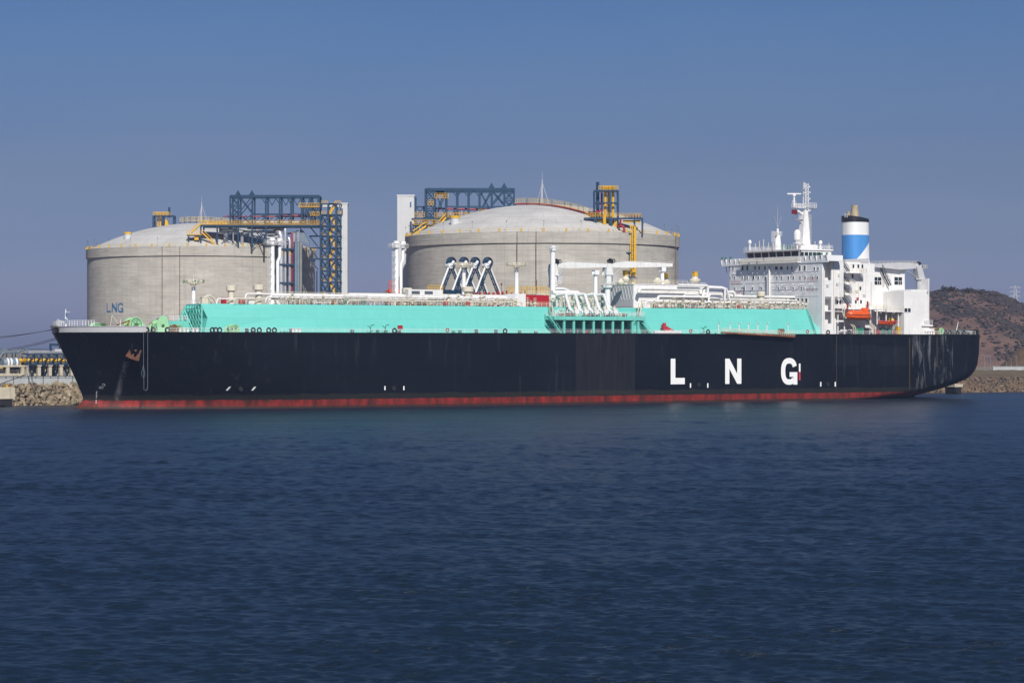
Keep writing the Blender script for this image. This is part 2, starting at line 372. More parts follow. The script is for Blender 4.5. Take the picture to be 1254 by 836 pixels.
# ------------------------------------------------------------------ sky, sun, camera
sc = bpy.context.scene
SUN_AZ, SUN_EL = math.radians(12), math.radians(40)      # to the right of straight behind the camera
w = bpy.data.worlds.new('World'); sc.world = w; w.use_nodes = True
nt = w.node_tree; bg = nt.nodes['Background']
sky = N(nt, 'ShaderNodeTexSky', _sky_type='NISHITA', _sun_disc=False)
sky.sun_elevation = SUN_EL
sd = Vector((math.sin(SUN_AZ)*math.cos(SUN_EL), -math.cos(SUN_AZ)*math.cos(SUN_EL), math.sin(SUN_EL)))
sky.sun_rotation = math.atan2(sd.x, sd.y)
sky.air_density = 1.; sky.dust_density = 1.2; sky.ozone_density = 2.
tc = N(nt, 'ShaderNodeTexCoord'); sp = N(nt, 'ShaderNodeSeparateXYZ'); lk(nt, tc, 'Generated', sp, 0)
SKYTINT = [(0.0, (0.443, 0.468, 0.857)), (0.0103, (0.443, 0.468, 0.857)), (0.0384, (0.3, 0.345, 0.613)), (0.065, (0.264, 0.302, 0.5)), (0.0759, (0.257, 0.297, 0.486)), (0.0947, (0.241, 0.3, 0.481)), (0.1134, (0.227, 0.301, 0.487)), (0.1306, (0.21, 0.297, 0.481)), (0.35, (0.2, 0.3, 0.5)), (1.0, (0.25, 0.33, 0.5))]
rp = N(nt, 'ShaderNodeValToRGB'); el = rp.color_ramp.elements
while len(el) < len(SKYTINT): el.new(.5)
for e_, (p, c) in zip(el, SKYTINT): e_.position = p; e_.color = c+(1,)
lk(nt, sp, 2, rp, 0)
cl = N(nt, 'ShaderNodeTexNoise', Scale=5., Detail=5., Roughness=.55, Distortion=.6); mpc = N(nt, 'ShaderNodeMapping'); mpc.inputs['Scale'].default_value = (1,1,3.5); lk(nt, tc, 'Generated', mpc, 'Vector'); lk(nt, mpc, 0, cl, 'Vector')
mx = mix(nt, 1., sky, rp, 'MULTIPLY'); mx = mix(nt, .8, mx, ramp(nt, cl, 0, .38, .68, (.96,.975,1,1), (1.06,1.03,1.0,1)), 'MULTIPLY'); nt.links.new(mo(mx), bg.inputs[0]); bg.inputs[1].default_value = .12

sl = bpy.data.lights.new('sun', 'SUN'); sl.energy = 4.8; sl.angle = math.radians(.53); sl.color = (1.,.95,.87)
so = bpy.data.objects.new('sun', sl); C.objects.link(so); so.rotation_euler = (-sd).to_track_quat('-Z', 'Y').to_euler(); so.location = (200,-300,300)
cam = bpy.data.cameras.new('camera'); co_ = bpy.data.objects.new('camera', cam); C.objects.link(co_)
co_.location = (0,0,CZ); co_.rotation_euler = (PI/2,0,0); cam.sensor_width = 36; cam.lens = 36*F/1254; cam.shift_y = 5/1254
cam.clip_start = 1; cam.clip_end = 30000; sc.camera = co_
sc.view_settings.view_transform = 'Standard'; sc.view_settings.look = 'None'; sc.view_settings.exposure = 0; sc.view_settings.gamma = 1
sc.view_settings.use_curve_mapping = False
sc.render.resolution_x = 1024; sc.render.resolution_y = 682

# ------------------------------------------------------------------ water
def water():
    rs = np.random.RandomState(3)
    ys = [100.]
    while ys[-1] < 640: ys.append(ys[-1]+.11*(ys[-1]/100)**1.15)
    ys = np.array(ys); nx, ny = 1100, len(ys)
    hw = .215*ys+55                                # the rippled sheet widens with distance
    t = np.linspace(-1, 1, nx)[None, :]; X0 = (t*hw[:, None]); Y0 = np.repeat(ys[:, None], nx, 1)
    X, Y, Z = X0.copy(), Y0.copy(), np.zeros_like(X0)
    dy = np.gradient(ys)[:, None]; dx = (2*hw/nx)[:, None]
    r2 = np.random.RandomState(5); g = r2.rand(64, 64)
    def vn(sx, sy, ox):
        a = X0/sx+ox+20; b = Y0/sy+3; i = np.floor(a).astype(int); j = np.floor(b).astype(int); fa = a-i; fb = b-j; fa = fa*fa*(3-2*fa); fb = fb*fb*(3-2*fb); i %= 63; j %= 63
        return (g[j,i]*(1-fa)+g[j,i+1]*fa)*(1-fb)+(g[j+1,i]*(1-fa)+g[j+1,i+1]*fa)*fb
    env = .45+1.1*(.5*vn(38, 17, 0)+.3*vn(15, 8, 9)+.2*vn(6, 4, 4))
    n1 = 84
    for i in range(n1+24):
        short = i < n1
        lam = .36*(2.0/.36)**((i+rs.rand())/n1) if short else 3.5*(16/3.5)**rs.rand()
        th = PI/2-.25+rs.normal(0, .48 if short else .35); k = 2*PI/lam; cx, sx = math.cos(th), math.sin(th)
        sl = (.20 if short else .035)*math.sqrt(2)/math.sqrt(n1 if short else 24)*(.6+.8*rs.rand())
        amp = sl/k; eff = np.abs(sx)*dy+np.abs(cx)*dx; fade = np.clip(2.1-eff/lam*4.0, 0, 1)
        if fade.max() <= 0: continue
        rows = np.where(fade[:, 0] > 0)[0]; r0 = rows[-1]+1
        ph = k*(cx*X0[:r0]+sx*Y0[:r0])+rs.rand()*6.283; A = amp*fade[:r0]*env[:r0]
        c = np.cos(ph); s_ = np.sin(ph); Z[:r0] += A*c; X[:r0] -= .8*A*cx*s_; Y[:r0] -= .8*A*sx*s_
    e = np.minimum.reduce([(1-np.abs(t))*hw[:, None]/5, (Y0-ys[0])/4, (ys[-1]-Y0)/8]).clip(0, 1)
    Z *= e; X = X0+(X-X0)*e; Y = Y0+(Y-Y0)*e
    verts = np.stack([X, Y, Z], -1).reshape(-1, 3)
    i = (np.arange(ny-1)[:, None]*nx+np.arange(nx-1)[None, :]).ravel()
    faces = np.stack([i, i+1, i+nx+1, i+nx], -1)
    B = 12000.; base = len(verts)                  # calm surround out to the horizon
    ext = np.array([(-B,-B,0),(B,-B,0),(B,B,0),(-B,B,0),(-hw[0],ys[0],0),(hw[0],ys[0],0),(hw[-1],ys[-1],0),(-hw[-1],ys[-1],0)])
    ef = np.array([(0,1,5,4),(1,2,6,5),(2,3,7,6),(3,0,4,7)])+base
    verts = np.concatenate([verts, ext]); faces = np.concatenate([faces, ef])
    me = bpy.data.meshes.new('water'); me.vertices.add(len(verts)); me.vertices.foreach_set('co', verts.ravel())
    me.loops.add(faces.size); me.loops.foreach_set('vertex_index', faces.ravel().astype(np.int32))
    me.polygons.add(len(faces)); me.polygons.foreach_set('loop_start', np.arange(0, faces.size, 4, dtype=np.int32))
    me.polygons.foreach_set('use_smooth', np.ones(len(faces), bool)); me.update(calc_edges=True)
    me.materials.append(M['water']); o = bpy.data.objects.new('water', me); C.objects.link(o); tag(o, kind='structure')
water()
# ================================================================== THE SHIP
ship = thing('gas_tanker', 'long black-hulled tanker with mint green trunk deck and white aft house, moored across the view', 'ship', (OX, OY, 0), rz=YAW)
VC, HB = 22.4, 22.4                          # centreline and half breadth
DK = 18.                                     # main deck height
def lerp_tab(tab, z):
    if z <= tab[0][0]: return tab[0][1]
    for (a, p), (b, q) in zip(tab[:-1], tab[1:]):
        if z <= b: return p+(q-p)*(z-a)/(b-a)
    (a, p), (b, q) = tab[-2:]; return q+(q-p)*(z-b)/(b-a)
STEM = [(-3,12.5),(0,15.6),(1.2,17.2),(2.4,17.9),(4,17.3),(18,10.6),(19.8,9.6)]
SEND = [(-3,258),(0,281),(1.2,285.5),(2.4,289.),(3.6,291.6),(5.,293.6),(7,294.8),(9.5,296.1),(13,296.8),(18,297.)]
def half(u, z):
    f = max(0, min(1.05, z/18)); us, ue = lerp_tab(STEM, z), lerp_tab(SEND, z)
    t = max(0, min(1, (u-us)/(64-24*f))); a = max(0, min(1, (ue-u)/(14+28*max(0, 1-f*2.8)**1.4)))
    b1 = (1-(1-t)**(1.75+.5*f))**(.95-.33*f)
    g = min(1, f*2.2); b2 = (1-(1-a)**(1.9+.7*g))**(.8-.38*g)
    return HB*b1*b2
def hull_grid(zs, ns, u0=None, u1=None):
    mb = MB(); rows = []
    for z in zs:
        us, ue = lerp_tab(STEM, z), lerp_tab(SEND, z); row = []
        for i in range(ns+1):
            s = i/ns; s = s-.105*math.sin(4*PI*s)*1.0/1.6 if False else (.5-.5*math.cos(PI*s))*.8+s*.2
            row.append(us+(ue-us)*s)
        rows.append(row)
    return rows
def make_hull():
    zs = [-3,-1.5,0,.7,1.4,2,2.6,3.2,3.8,4.5,5.2,6,7,8,9.5,11,12.5,14,15.5,17,18]; ns = 130
    rows = hull_grid(zs, ns); mb = MB(); n = ns+1
    for side in (-1, 1):
        vs = [(u, VC+side*half(u, z), z) for z, r in zip(zs, rows) for u in r]
        fs = [(j*n+i, j*n+i+1, (j+1)*n+i+1, (j+1)*n+i) for j in range(len(zs)-1) for i in range(ns)]
        mb.add(vs, fs)
    return mb.build('hull', M['hull'], ship)
hull = make_hull()
# deck sheet
mb = MB(); us = [10.7+(296.9-10.7)*((.5-.5*math.cos(PI*i/90))*.8+i/90*.2) for i in range(91)]
vs = [(u, VC-half(u, DK), DK-.02) for u in us]+[(u, VC+half(u, DK), DK-.02) for u in us]
mb.add(vs, [(i, i+1, 91+i+1, 91+i) for i in range(90)]); mb.build('main_deck', M['deck'], ship)
# gunwale strip along the deck edge
for side in (-1, 1):
    mb = MB(); mb.path([(a, VC+side*(half(a, DK)+.02), DK+.06) for a in us], .13, 4); mb.build('gunwale', M['black'], ship)
# bow bulwark, pale grey
def bulwark_pts(u_end, side, z): 
    u0 = lerp_tab(STEM, z); return [(u0+(u_end-u0)*(i/28)**1.6, z) for i in range(29)]
UB = S(180, 2.)+1.2
mb = MB()
for side in (-1, 1):
    for off in (.04, -.14):
        lo = [(u, VC+side*(half(u, 18.05)+off), 18.05) for u, z in bulwark_pts(UB, side, 18.05)]
        hi = [(u-.35*(1-i/28), VC+side*(half(u, 18.05)+off+.22*min(1, i/2)), 19.5) for i, (u, z) in enumerate(bulwark_pts(UB, side, 18.05))]
        mb.add(lo+hi, [(i, i+1, 29+i+1, 29+i) for i in range(28)])
    hi2 = [(u-.35*(1-i/28), VC+side*(half(u, 18.05)+.17*min(1, i/2)), 19.5) for i, (u, z) in enumerate(bulwark_pts(UB, side, 18.05))]
    for a, b in zip(hi2[:-1], hi2[1:]): mb.bar(a, b, .34, .12)
bulwark = mb.build('bulwark', M['greyp'], ship)

def port_v(u, z=DK): return VC-half(u, z)
# fairleads: chocks along the deck edge
def fair_mesh(nm, mt=None):
    m = MB(); m.torus((0,0,.55), .52, .20, 'y', 16, 7); m.box(-.7,.7,-.12,.12,-.02,.12); return m.build(nm, mt or M['black'], ship)
fl0 = fair_mesh('fairlead')
first = True
FLP = [264,269,310,317.5,329,336,172,179.5,187.5,205,260,618.5,867,1014,1040,1158,1163,1172,1180,483]
for px in FLP:
    v = .4; u = S(px, v)
    for _ in range(6): v = port_v(u)+.35; u = S(px, v)
    if first: fl0.location = (u, v, DK+.1); first = False
    else: clone(fl0, ship, (u, v, DK+.1))
for u in (60, 90, 200, 250, 280):
    clone(fl0, ship, (u, 2*VC-port_v(u)-.35, DK+.1))
# the three rusty-lipped bow chocks in the bulwark
m = MB(); m.torus((0,0,0), .62, .2, 'y', 16, 7, 1.15, .9); m.lathe([(.5,-.03),(.5,.03)], (0,0,0), 14, 'y'); bc = m.build('bow_chock', M['black'], ship)
for i, px in enumerate((69., 75.5, 81.5)):
    v = 20.; u = S(px, v)
    for _ in range(12): v = VC-half(u, 18.05)-.25; u = S(px, v)
    o = bc if i == 0 else clone(bc, ship)
    o.location = (u, v, 18.75); d = .3; o.rotation_euler.z = math.atan2(-(half(u+d, 18.8)-half(u-d, 18.8)), 2*d)
m = MB(); m.bar((10.5,VC-1.6,19.64),(10.5,VC+1.6,19.64),.5,.14); m.build('rusty_rail_cap', M['rust'], ship)
# draught marks, dashes and the big letters on the side
def side_patch(name, pts, mat, parent=hull, off=.035, u0=0, z0=0, sx=1):
    """flat painted shape on the straight side: outline of (u,z) points"""
    m = MB(); n = len(pts)
    m.add([(p[0], port_v(p[0], p[1])-off, p[1]) for p in pts], [tuple(range(n))]); return m.build(name, mat, parent, smooth=False)
def stroke(pts, wd):
    """outline strips for a lettering stroke: list of quads"""
    L = []; R_ = []; n = len(pts)
    for i in range(n):
        a = pts[max(0, i-1)]; b = pts[min(n-1, i+1)]; dx, dz = b[0]-a[0], b[1]-a[1]; l = math.hypot(dx, dz) or 1
        nx, nz = -dz/l, dx/l; L.append((pts[i][0]+nx*wd/2, pts[i][1]+nz*wd/2)); R_.append((pts[i][0]-nx*wd/2, pts[i][1]-nz*wd/2))
    return [(L[i], L[i+1], R_[i+1], R_[i]) for i in range(n-1)]
def glyph(ch, w_, h, t):
    """2-D quads of a bold letter in a w_ x h box"""
    if ch == 'L': return [((0,0),(t,0),(t,h),(0,h)), ((t,0),(w_,0),(w_,t*1.08),(t,t*1.08))]
    if ch == 'N': return [((0,0),(t,0),(t,h),(0,h)), ((w_-t,0),(w_,0),(w_,h),(w_-t,h)), ((t,h),(t,h*.60),(w_-t,0),(w_-t,h*.40)) if t > w_*.15 else ((t*.2,h),(t*1.1,h),(w_-t*.2,0),(w_-t*1.1,0))]
    if ch == 'G':
        cx, cz, rx, rz = w_/2, h/2, (w_-t)/2, (h-t*.95)/2; q = []
        arc = [(cx+rx*math.copysign(abs(math.cos(a))**.8, math.cos(a)), cz+rz*math.copysign(abs(math.sin(a))**.8, math.sin(a))) for a in [math.radians(22+ (318-22)*i/30) for i in range(31)]]
        q += stroke(arc, t)
        q += [((w_-t*.95,0),(w_,0),(w_,h*.47),(w_-t*.95,h*.47)), ((w_*.52,h*.47-t*.85),(w_-t*.95,h*.47-t*.85),(w_-t*.95,h*.47),(w_*.52,h*.47))]
        return q
def hull_letter(ch, p0, p1, y0, y1, t):
    u0, u1 = S(p0, 0), S(p1, 0); um = (u0+u1)/2; z1, z0 = Zs(y0, um, 0), Zs(y1, um, 0)
    m = MB(); vv = port_v(um, 9)
    for k, q in enumerate(glyph(ch, u1-u0, z1-z0, t)):
        m.add([(u0+x, vv-.03-.002*k, z0+z) for x, z in q], [tuple(range(len(q)))])
    return tag(m.build('letter', M['letter'], hull, smooth=False), 'white letter %s on the hull side' % ch)
hull_letter('L', 821.3, 838.5, 439, 470.3, 1.55); hull_letter('N', 888, 907.8, 439, 469.8, 1.45); hull_letter('G', 956.3, 976.2, 438.3, 470.8, 1.5)
for col, y0, y1 in ((M['letter'], 445, 455), (M['letterred'], 455, 465.5)):
    u0, u1 = S(978.2, 0), S(980.2, 0); side_patch('scale_mark', [(u0, Zs(y1,u0,0)),(u1, Zs(y1,u0,0)),(u1, Zs(y0,u0,0)),(u0, Zs(y0,u0,0))], col)
for px, y0, y1 in ((845.5,469,474.5),(866.7,469,474.5),(1005,467.5,473),(1022.8,467.5,473),(471.3,472.5,477.5),(494.5,472.5,477.5)):
    u0, u1 = S(px-.75, 0), S(px+.75, 0); z0, z1 = Zs(y1,u0,0), Zs(y0,u0,0); side_patch('dash_mark', [(u0,z0),(u1,z0),(u1,z1),(u0,z1)], M['letter'])
for px in (279.5, 310.5):
    v = 1.; u0 = S(px-.9, v)
    for _ in range(8): v = port_v(u0, 5); u0 = S(px-.9, v)
    z0, z1 = Zs(478, u0, v), Zs(473.3, u0, v); side_patch('dash_mark', [(u0-.25,z0),(u0+.25,z0),(u0+.75,z1),(u0+.25,z1)], M['letter'], off=.06)
for px, py in ((856,470.7),(1014,470.),(295.,476),(482.6,475)):
    m = MB(); v = 0.; u = S(px, v)
    for _ in range(8): v = port_v(u, 5); u = S(px, v)
    m.torus((0,0,0), .5, .12, 'y', 12, 6); m.lathe([(.45,-.04),(.45,.02)], (0,0,0), 12, 'y'); o = m.build('suction_opening', M['black'], hull); o.location = (u, v-.02, Zs(py, u, v))
# bow emblem: small hook-shaped bulb mark and draught scale
v = 14.; u = S(126, v)
for _ in range(12): v = port_v(u, 6); u = S(126, v)
m = MB()
for q in stroke([(-.15,.75),(.2,.95),(.5,.6),(.25,.3),(-.55,.2),(-.4,-.15),(.3,-.15)], .11): m.add([(u+x, port_v(u+x, 5+z)-.05, 5+z) for x, z in q], [(0,1,2,3)])
m.build('bulb_mark', M['greyp'], hull, smooth=False)
m = MB()
for k in range(9):
    z = 1.2+k*.34; uu = S(117, 17)
    for _ in range(10): uu = S(117+k*.05, port_v(uu, z))
    uu = uu; m.add([(uu+a, port_v(uu+a, z+c)-.05, z+c) for a, c in ((0,0),(.2,0),(.2,.2),(0,.2))], [(0,1,2,3)])
m.build('draught_scale', M['greyp'], hull, smooth=False)
# rudder head below the counter
m = MB(); m.prism([(265,-3),(283.5,-3),(283.5,2.4),(279,3.4),(265,3.2)], VC-.8, VC+.8, 'y'); m.build('rudder', M['black'], ship)

# ---- trunk deck
uA_b, uA_t, uB_b, uB_t = S(678,3), S(669.5,5.5), S(795,3), S(781,5.5)
UF = S(250,5.2); UM = S(257,4.7); UTp = S(245.5,7.6); UE_b, UE_t = S(998,3), S(987,5.5); TT = 25.
z0 = DK-.03
def trunk_piece(lo, md_, hi):
    m = MB(); n = len(lo); vs = list(lo)+list(md_)+list(hi)
    m.add(vs, [tuple(range(n))[::-1]]+[(j*n+i, j*n+(i+1) % n, (j+1)*n+(i+1) % n, (j+1)*n+i) for j in range(2) for i in range(n)]); return m
def add_trunk(m, lo, hi, zm=21.6, front=None):
    n = len(lo); q = (zm-z0)/(TT-z0); mid = [tuple(a+(b-a)*q for a, b in zip(p, r)) for p, r in zip(lo, hi)]
    if front: mid[0] = front
    vs = list(lo)+mid+list(hi); m.mi = 0
    m.add(vs, [tuple(range(n))[::-1]]+[(j*n+i, j*n+(i+1) % n, (j+1)*n+(i+1) % n, (j+1)*n+i) for j in range(2) for i in range(n)])
    m.mi = 1; m.add(hi, [tuple(range(n))]); m.mi = 0
m = MB()
add_trunk(m, [(UF,5.2,z0),(60,3.4,z0),(80,3,z0),(uA_b,3,z0),(uA_b,42,z0),(72,42,z0),(UF+15,39,z0),(UF+1.6,26,z0)],
       [(UTp,7.6,TT),(62,6,TT),(82,5.5,TT),(uA_t,5.5,TT),(uA_t,39.3,TT),(74,39.3,TT),(UF+16,36,TT),(UTp+1.8,18.5,TT)], front=(UM,5.9,21.6))
add_trunk(m, [(uB_b,3,z0),(UE_b,3,z0),(UE_b,42,z0),(uB_b,42,z0)], [(uB_t,5.5,TT),(UE_t,5.5,TT),(UE_t,39.3,TT),(uB_t,39.3,TT)])
m.mi = 0; m.box(uA_t-2, uB_b+2, 6.6, 35, z0, TT-.02); 
trunk = m.build('trunk_deck', [M['mint'], M['trunktop']], ship, smooth=False)
m = MB()     # ribs and stair rails on the forward bulkhead
fu = lambda v, z: (UF if z < 21.6 else UF)+(v-5.2)/15.8*1.2+(1.6 if 19.5 < z < 23.5 else .4)
for k in range(10):
    v = 7.2+k*1.8; zt = TT-.4-max(0, v-18)*.8; m.bar((UF+(v-5.2)*.09-.05, v, z0), (UF+(v-5.2)*.09+.1+(UTp-UF)*.6, v, zt), .2, .5)
for d in (0, 1.): m.bar((UF-.6,9+d,z0),(UF-.25,15.+d,TT-1.6),.3,.12)
for k in range(4): m.bar((UF-.2, 6.4, 19.3+k*1.5),(UF+.9, 19.5-k*.9, 19.3+k*1.5),.15,.25)
m.build('bulkhead_rib', M['teal'], trunk)
m = MB(); m.loft([(UF-6.,12,z0),(UF-.6,12,z0),(UF+.8,23,z0),(UF-5,23,z0)],[(UF-6.,12,20.9),(UF-.6,12,20.9),(UF+.8,23,20.9),(UF-5,23,20.9)])
m.build('forecastle_locker', M['teal'], ship, smooth=False)
m = MB(); m.rail([(UF-5.9,12.1,20.9),(UF-5,22.8,20.9)],1.2,1.2,.06); m.rail([(UF-5.9,12.1,20.9),(UF-.9,12.1,20.9)],1.2,1.2,.06); m.build('locker_rail', M['trunkwall'], ship)
# aft slope with its ladder groove and flared foot
pts = [(UE_t+.6+(4.4)*(t/8)**1.9, TT-.05-(t/8)*(TT-DK)) for t in range(9)]
vz = lambda z: 3.05+(z-DK)/(TT-DK)*2.5
m = MB(); prof = [(UE_t-1.5,DK)]+[(UE_t-1.5,TT-.05)]+pts
m.loft([(x, vz(z), z) for x, z in prof], [(x, 38.5, z) for x, z in prof]); m.build('aft_flare', M['mint'], trunk, smooth=False)
m = MB()
for d in (0, .75): m.bar((UE_t-.1+d,5.32,TT),(UE_b-.2+d,2.85,DK),.14,.14)
for k in range(16):
    t = k/15; u = UE_t-.1+(UE_b-.1-UE_t)*t; v = 5.3-2.5*t; z = TT-7*t; m.bar((u,v,z),(u+.75,v,z),.3,.07)
m.build('slope_ladder', M['teal'], trunk)

# ---- manifold platform in the recess
pz = 22.55; p0, p1 = S(679,-.2), S(791,-.2)
m = MB(); m.box(p0, p1, -.2, 7., pz-.95, pz)
plat = m.build('manifold_platform', M['teal'], ship, smooth=False)
m = MB(); m.box(-.28,.28,.0,.5,DK,pz-.95); pil = m.build('pillar', M['teal'], plat)
for i, px in enumerate((691,702.8,715,727,739,750.6,762.6,774.5,781.5)):
    o = pil if i == 0 else clone(pil, plat); o.location = (S(px,.25), .12, 0)
m = MB()
for px in (697,709,721,733,745,757,768): m.prism([(6.63,pz-.96),(4.4,pz-.96),(6.63,pz-3.)], S(px,10)-.1, S(px,10)+.1, 'x')
for px in (699,721,746,766): u = S(px,9); m.box(u-.6,u+.6,5.4,6.58,DK,DK+1.6); m.tube((u+2,6.2,DK),(u+2,6.2,pz-1),.18)
m.build('recess_bracket', M['teal'], plat)
m = MB(); m.box(S(775.5,1.2)-.1, S(780,1.2), .9,1.1,DK,DK+2.4); m.build('gate_door', M['mint'], plat)
m = MB(); m.rail([(p0+.2,-.1,pz),(p1-.2,-.1,pz)],1.15,1.6,.05); m.rail([(p0+.2,-.1,pz),(p0+.2,8,pz)],1.1,1.6,.05); m.rail([(p1-.2,-.1,pz),(p1-.2,8,pz)],1.1,1.6,.05); m.build('platform_rail', M['trunkwall'], plat)
def stair(u0, z0_, u1, z1_, v, wd, mat, parent, name='stair'):
    m = MB()
    for vv in (v, v+wd):
        m.bar((u0,vv,z0_),(u1,vv,z1_),.16,.3); m.bar((u0,vv,z0_+1),(u1,vv,z1_+1),.08,.08)
        for k in range(6): t = k/5; m.bar((u0+(u1-u0)*t,vv,z0_+(z1_-z0_)*t),(u0+(u1-u0)*t,vv,z0_+(z1_-z0_)*t+1),.07)
    n = max(4, int(abs(z1_-z0_)/.3))
    for k in range(n+1): t = k/n; m.box(u0+(u1-u0)*t-.13, u0+(u1-u0)*t+.13, v, v+wd, z0_+(z1_-z0_)*t-.03, z0_+(z1_-z0_)*t+.03)
    return m.build(name, mat, parent)
stair(p0-1.2, pz, p0+2.6, DK, .3, 1., M['teal'], plat); stair(p1-2.2, pz, p1+2.4, DK, .5, 1., M['teal'], plat)
stair(S(671,6), TT+.2, S(680,3), pz, 4, 1., M['cream'], plat); stair(S(777,7), TT+.2, S(786,3), pz, 4, 1., M['cream'], plat)
# loading pipes sloping from the trunk to the ship's rail
for i, (pa, pb) in enumerate(((693,699),(705,710.5),(716.7,723),(728.5,735),(740,746.5))):
    ua, ub = S(pa,9), S(pb,3.4); m = MB()
    m.path([(ua-1.2,11.5,28.2),(ua-.5,9.6,28.5),(ua-.1,8.9,28.4),(ub-.1,3.6,24.4),(ub+.1,3.1,24.0),(ub+.2,2.4,23.8),(ub+.2,.9,23.8)], .42, 10)
    m.lathe([(.72,-.12),(.72,.12)], (ub+.2,.9,23.8), 12, 'y'); m.lathe([(.66,-.1),(.66,.1)], (ub+.2,2.1,23.8), 12, 'y')
    m.tube((ub+.2,2.,23.4),(ub+.2,2.,pz),.16); m.tube((ua-.2,8.8,28.),(ua-.2,8.8,TT),.14)
    pp = m.build('loading_pipe', M['white'], ship)
    m = MB(); m.lathe([(.3,0),(.5,.1),(.5,.7),(.25,.9)], (ub+.2,1.6,24.2), 10); m.torus((ub+.2,1.5,25.4), .4,.06,'z',12,5); m.tube((ub+.2,1.5,25.),(ub+.2,1.5,25.5),.06); m.build('hand_valve', M['cream'], pp)
for k in range(40):
    u = R.uniform(p0+2, p1-3); v = R.uniform(2.5, 9); h = R.uniform(.6, 2.4); m = MB(); r_ = R.choice((.06,.09,.14)); q = R.uniform(-2, 2)
    if R.random() < .65: m.path([(u,v,pz),(u,v,pz+h-.15),(u+q*.15,v,pz+h),(u+q*.9,v+.2,pz+h),(u+q,v+.25,pz+h-.2),(u+q,v+.3,pz+.1)], r_, 6)
    else: m.lathe([(r_,0),(r_,h*.5),(.3,h*.52),(.3,h*.66),(r_,h*.7),(r_,h)], (u,v,pz), 8)
    m.build('manifold_pipe', M[R.choice(('white','cream','white','rust'))], plat)
m = MB(); m.box(-.2,.25,-.2,.2,0,.8); m.tube((.25,0,.5),(1.0,0,.5),.22,n=8); m.lathe([(.3,-.08),(.3,.08)],(1.,0,.5),8,'x'); mf = m.build('manifold_fitting', M['rust'], plat)
for k in range(26):
    o = mf if k == 0 else clone(mf, plat); o.location = (R.uniform(p0+2, p1-3), R.uniform(1.2, 6), pz); s__ = R.uniform(.6,1.3); o.scale = (s__,s__,s__)
m = MB(); ua = S(668,15)
m.path([(S(676,12),12,28.9),(S(700,12),12,28.9),(S(707,12),12,28.9),(S(709.5,12),12,28.6),(S(710.5,12),12,27.6),(S(710.5,12),12,TT)], .6, 12)
m.path([(S(676,16),16,30.),(S(690,16),16,30.),(S(696,16),16,29.6),(S(697,16),16,28),(S(697,16),16,TT)], .4, 10)
for px in (672,682,690): m.tube((S(px,12),12,TT),(S(px,12),12,28.6),.2)
m.build('loading_header', M['white'], ship)

# ---- long pipe rack on the trunk
def long_pipe(v, z, pa, pb, r, mat='white', name='cargo_pipe', n=10, loops=0):
    ua, ub = S(pa, v), S(pb, v); m = MB(); pts = [(ua,v,z-1.2),(ua+.3,v,z-.2),(ua+.7,v,z)]
    for k in range(loops):
        c = ua+(ub-ua)*(k+.5)/loops; pts += [(c-2,v,z),(c-1.7,v+.6,z),(c-1.7,v+2.5,z),(c+1.7,v+2.5,z),(c+1.7,v+.6,z),(c+2,v,z)]
    pts += [(ub-.7,v,z),(ub-.3,v,z-.2),(ub,v,z-1.2)]; m.path(pts, r, n)
    k = int((ub-ua)/9)
    for i in range(1, k): c = ua+(ub-ua)*i/k; m.lathe([(r*1.35,-.1),(r*1.35,.1)], (c,v,z), 10, 'x')
    return m.build(name, M[mat], ship)
long_pipe(8.2, 26.7, 325, 632, .2); long_pipe(9.6, 27.2, 330, 622, .32); long_pipe(11.2, 26.6, 350, 636, .2)
long_pipe(13., 27.6, 300, 640, .22); long_pipe(7.2, 26.2, 425, 640, .17, 'cream'); long_pipe(15, 27.9, 425, 630, .2)
long_pipe(7.6, 26.8, 790, 985, .24); long_pipe(9.4, 28.2, 805, 868, .36); long_pipe(9.8, 27.6, 800, 978, .2); long_pipe(11, 30.3, 782, 858, .5); long_pipe(8.6, 26.5, 800, 990, .22, 'cream')
long_pipe(12, 29.7, 862, 900, .42); long_pipe(10.4, 29., 860, 892, .36); long_pipe(14, 28.6, 890, 990, .3)
long_pipe(12.5, 26.3, 265, 330, .2); long_pipe(10.6, 26.4, 286, 345, .16, 'cream')
m = MB(); m.bar((0,-.6,0),(0,-.6,2.2),.13); m.bar((0,5.2,0),(0,5.2,2.2),.13); m.bar((0,-.8,1.25),(0,5.4,1.25),.12,.2); m.bar((0,-.8,1.95),(0,5.4,1.95),.1,.16); m.bar((0,-.6,0),(0,2,1.95),.07)
sup = m.build('pipe_support', M['cream'], ship); i = 0
for pa, pb, n in ((340,640,34),(800,990,22)):
    for k in range(n):
        o = sup if i == 0 else clone(sup, ship); i += 1
        o.location = (S(pa+(pb-pa)*(k+R.uniform(-.2,.2))/n, 8)+0, 7.6, TT)
m = MB(); m.lathe([(.16,0),(.16,.45),(.34,.5),(.34,.6),(.2,.7),(.2,1.1),(.42,1.12),(.42,1.2),(.06,1.22)], (0,0,0), 9); m.tube((0,0,1.2),(0,0,1.6),.05); m.torus((0,0,1.55),.3,.05,'z',10,4)
va = m.build('valve', M['cream'], ship); i = 0
vb = None
for k in range(60):
    px = R.uniform(330, 660) if k < 36 else R.uniform(800, 985)
    o = va if i == 0 else clone(va, ship); i += 1
    v = R.uniform(6.2, 9.5); o.location = (S(px, v), v, TT+R.uniform(0, 1.2)); s = R.uniform(.7, 1.5); o.scale = (s, s, s)
m = MB(); m.box(-.3,.3,-.2,.3,0,.9); m.tube((.1,.05,.9),(.1,.05,1.3),.06); cb0 = m.build('cable_box', M['rust'], ship)
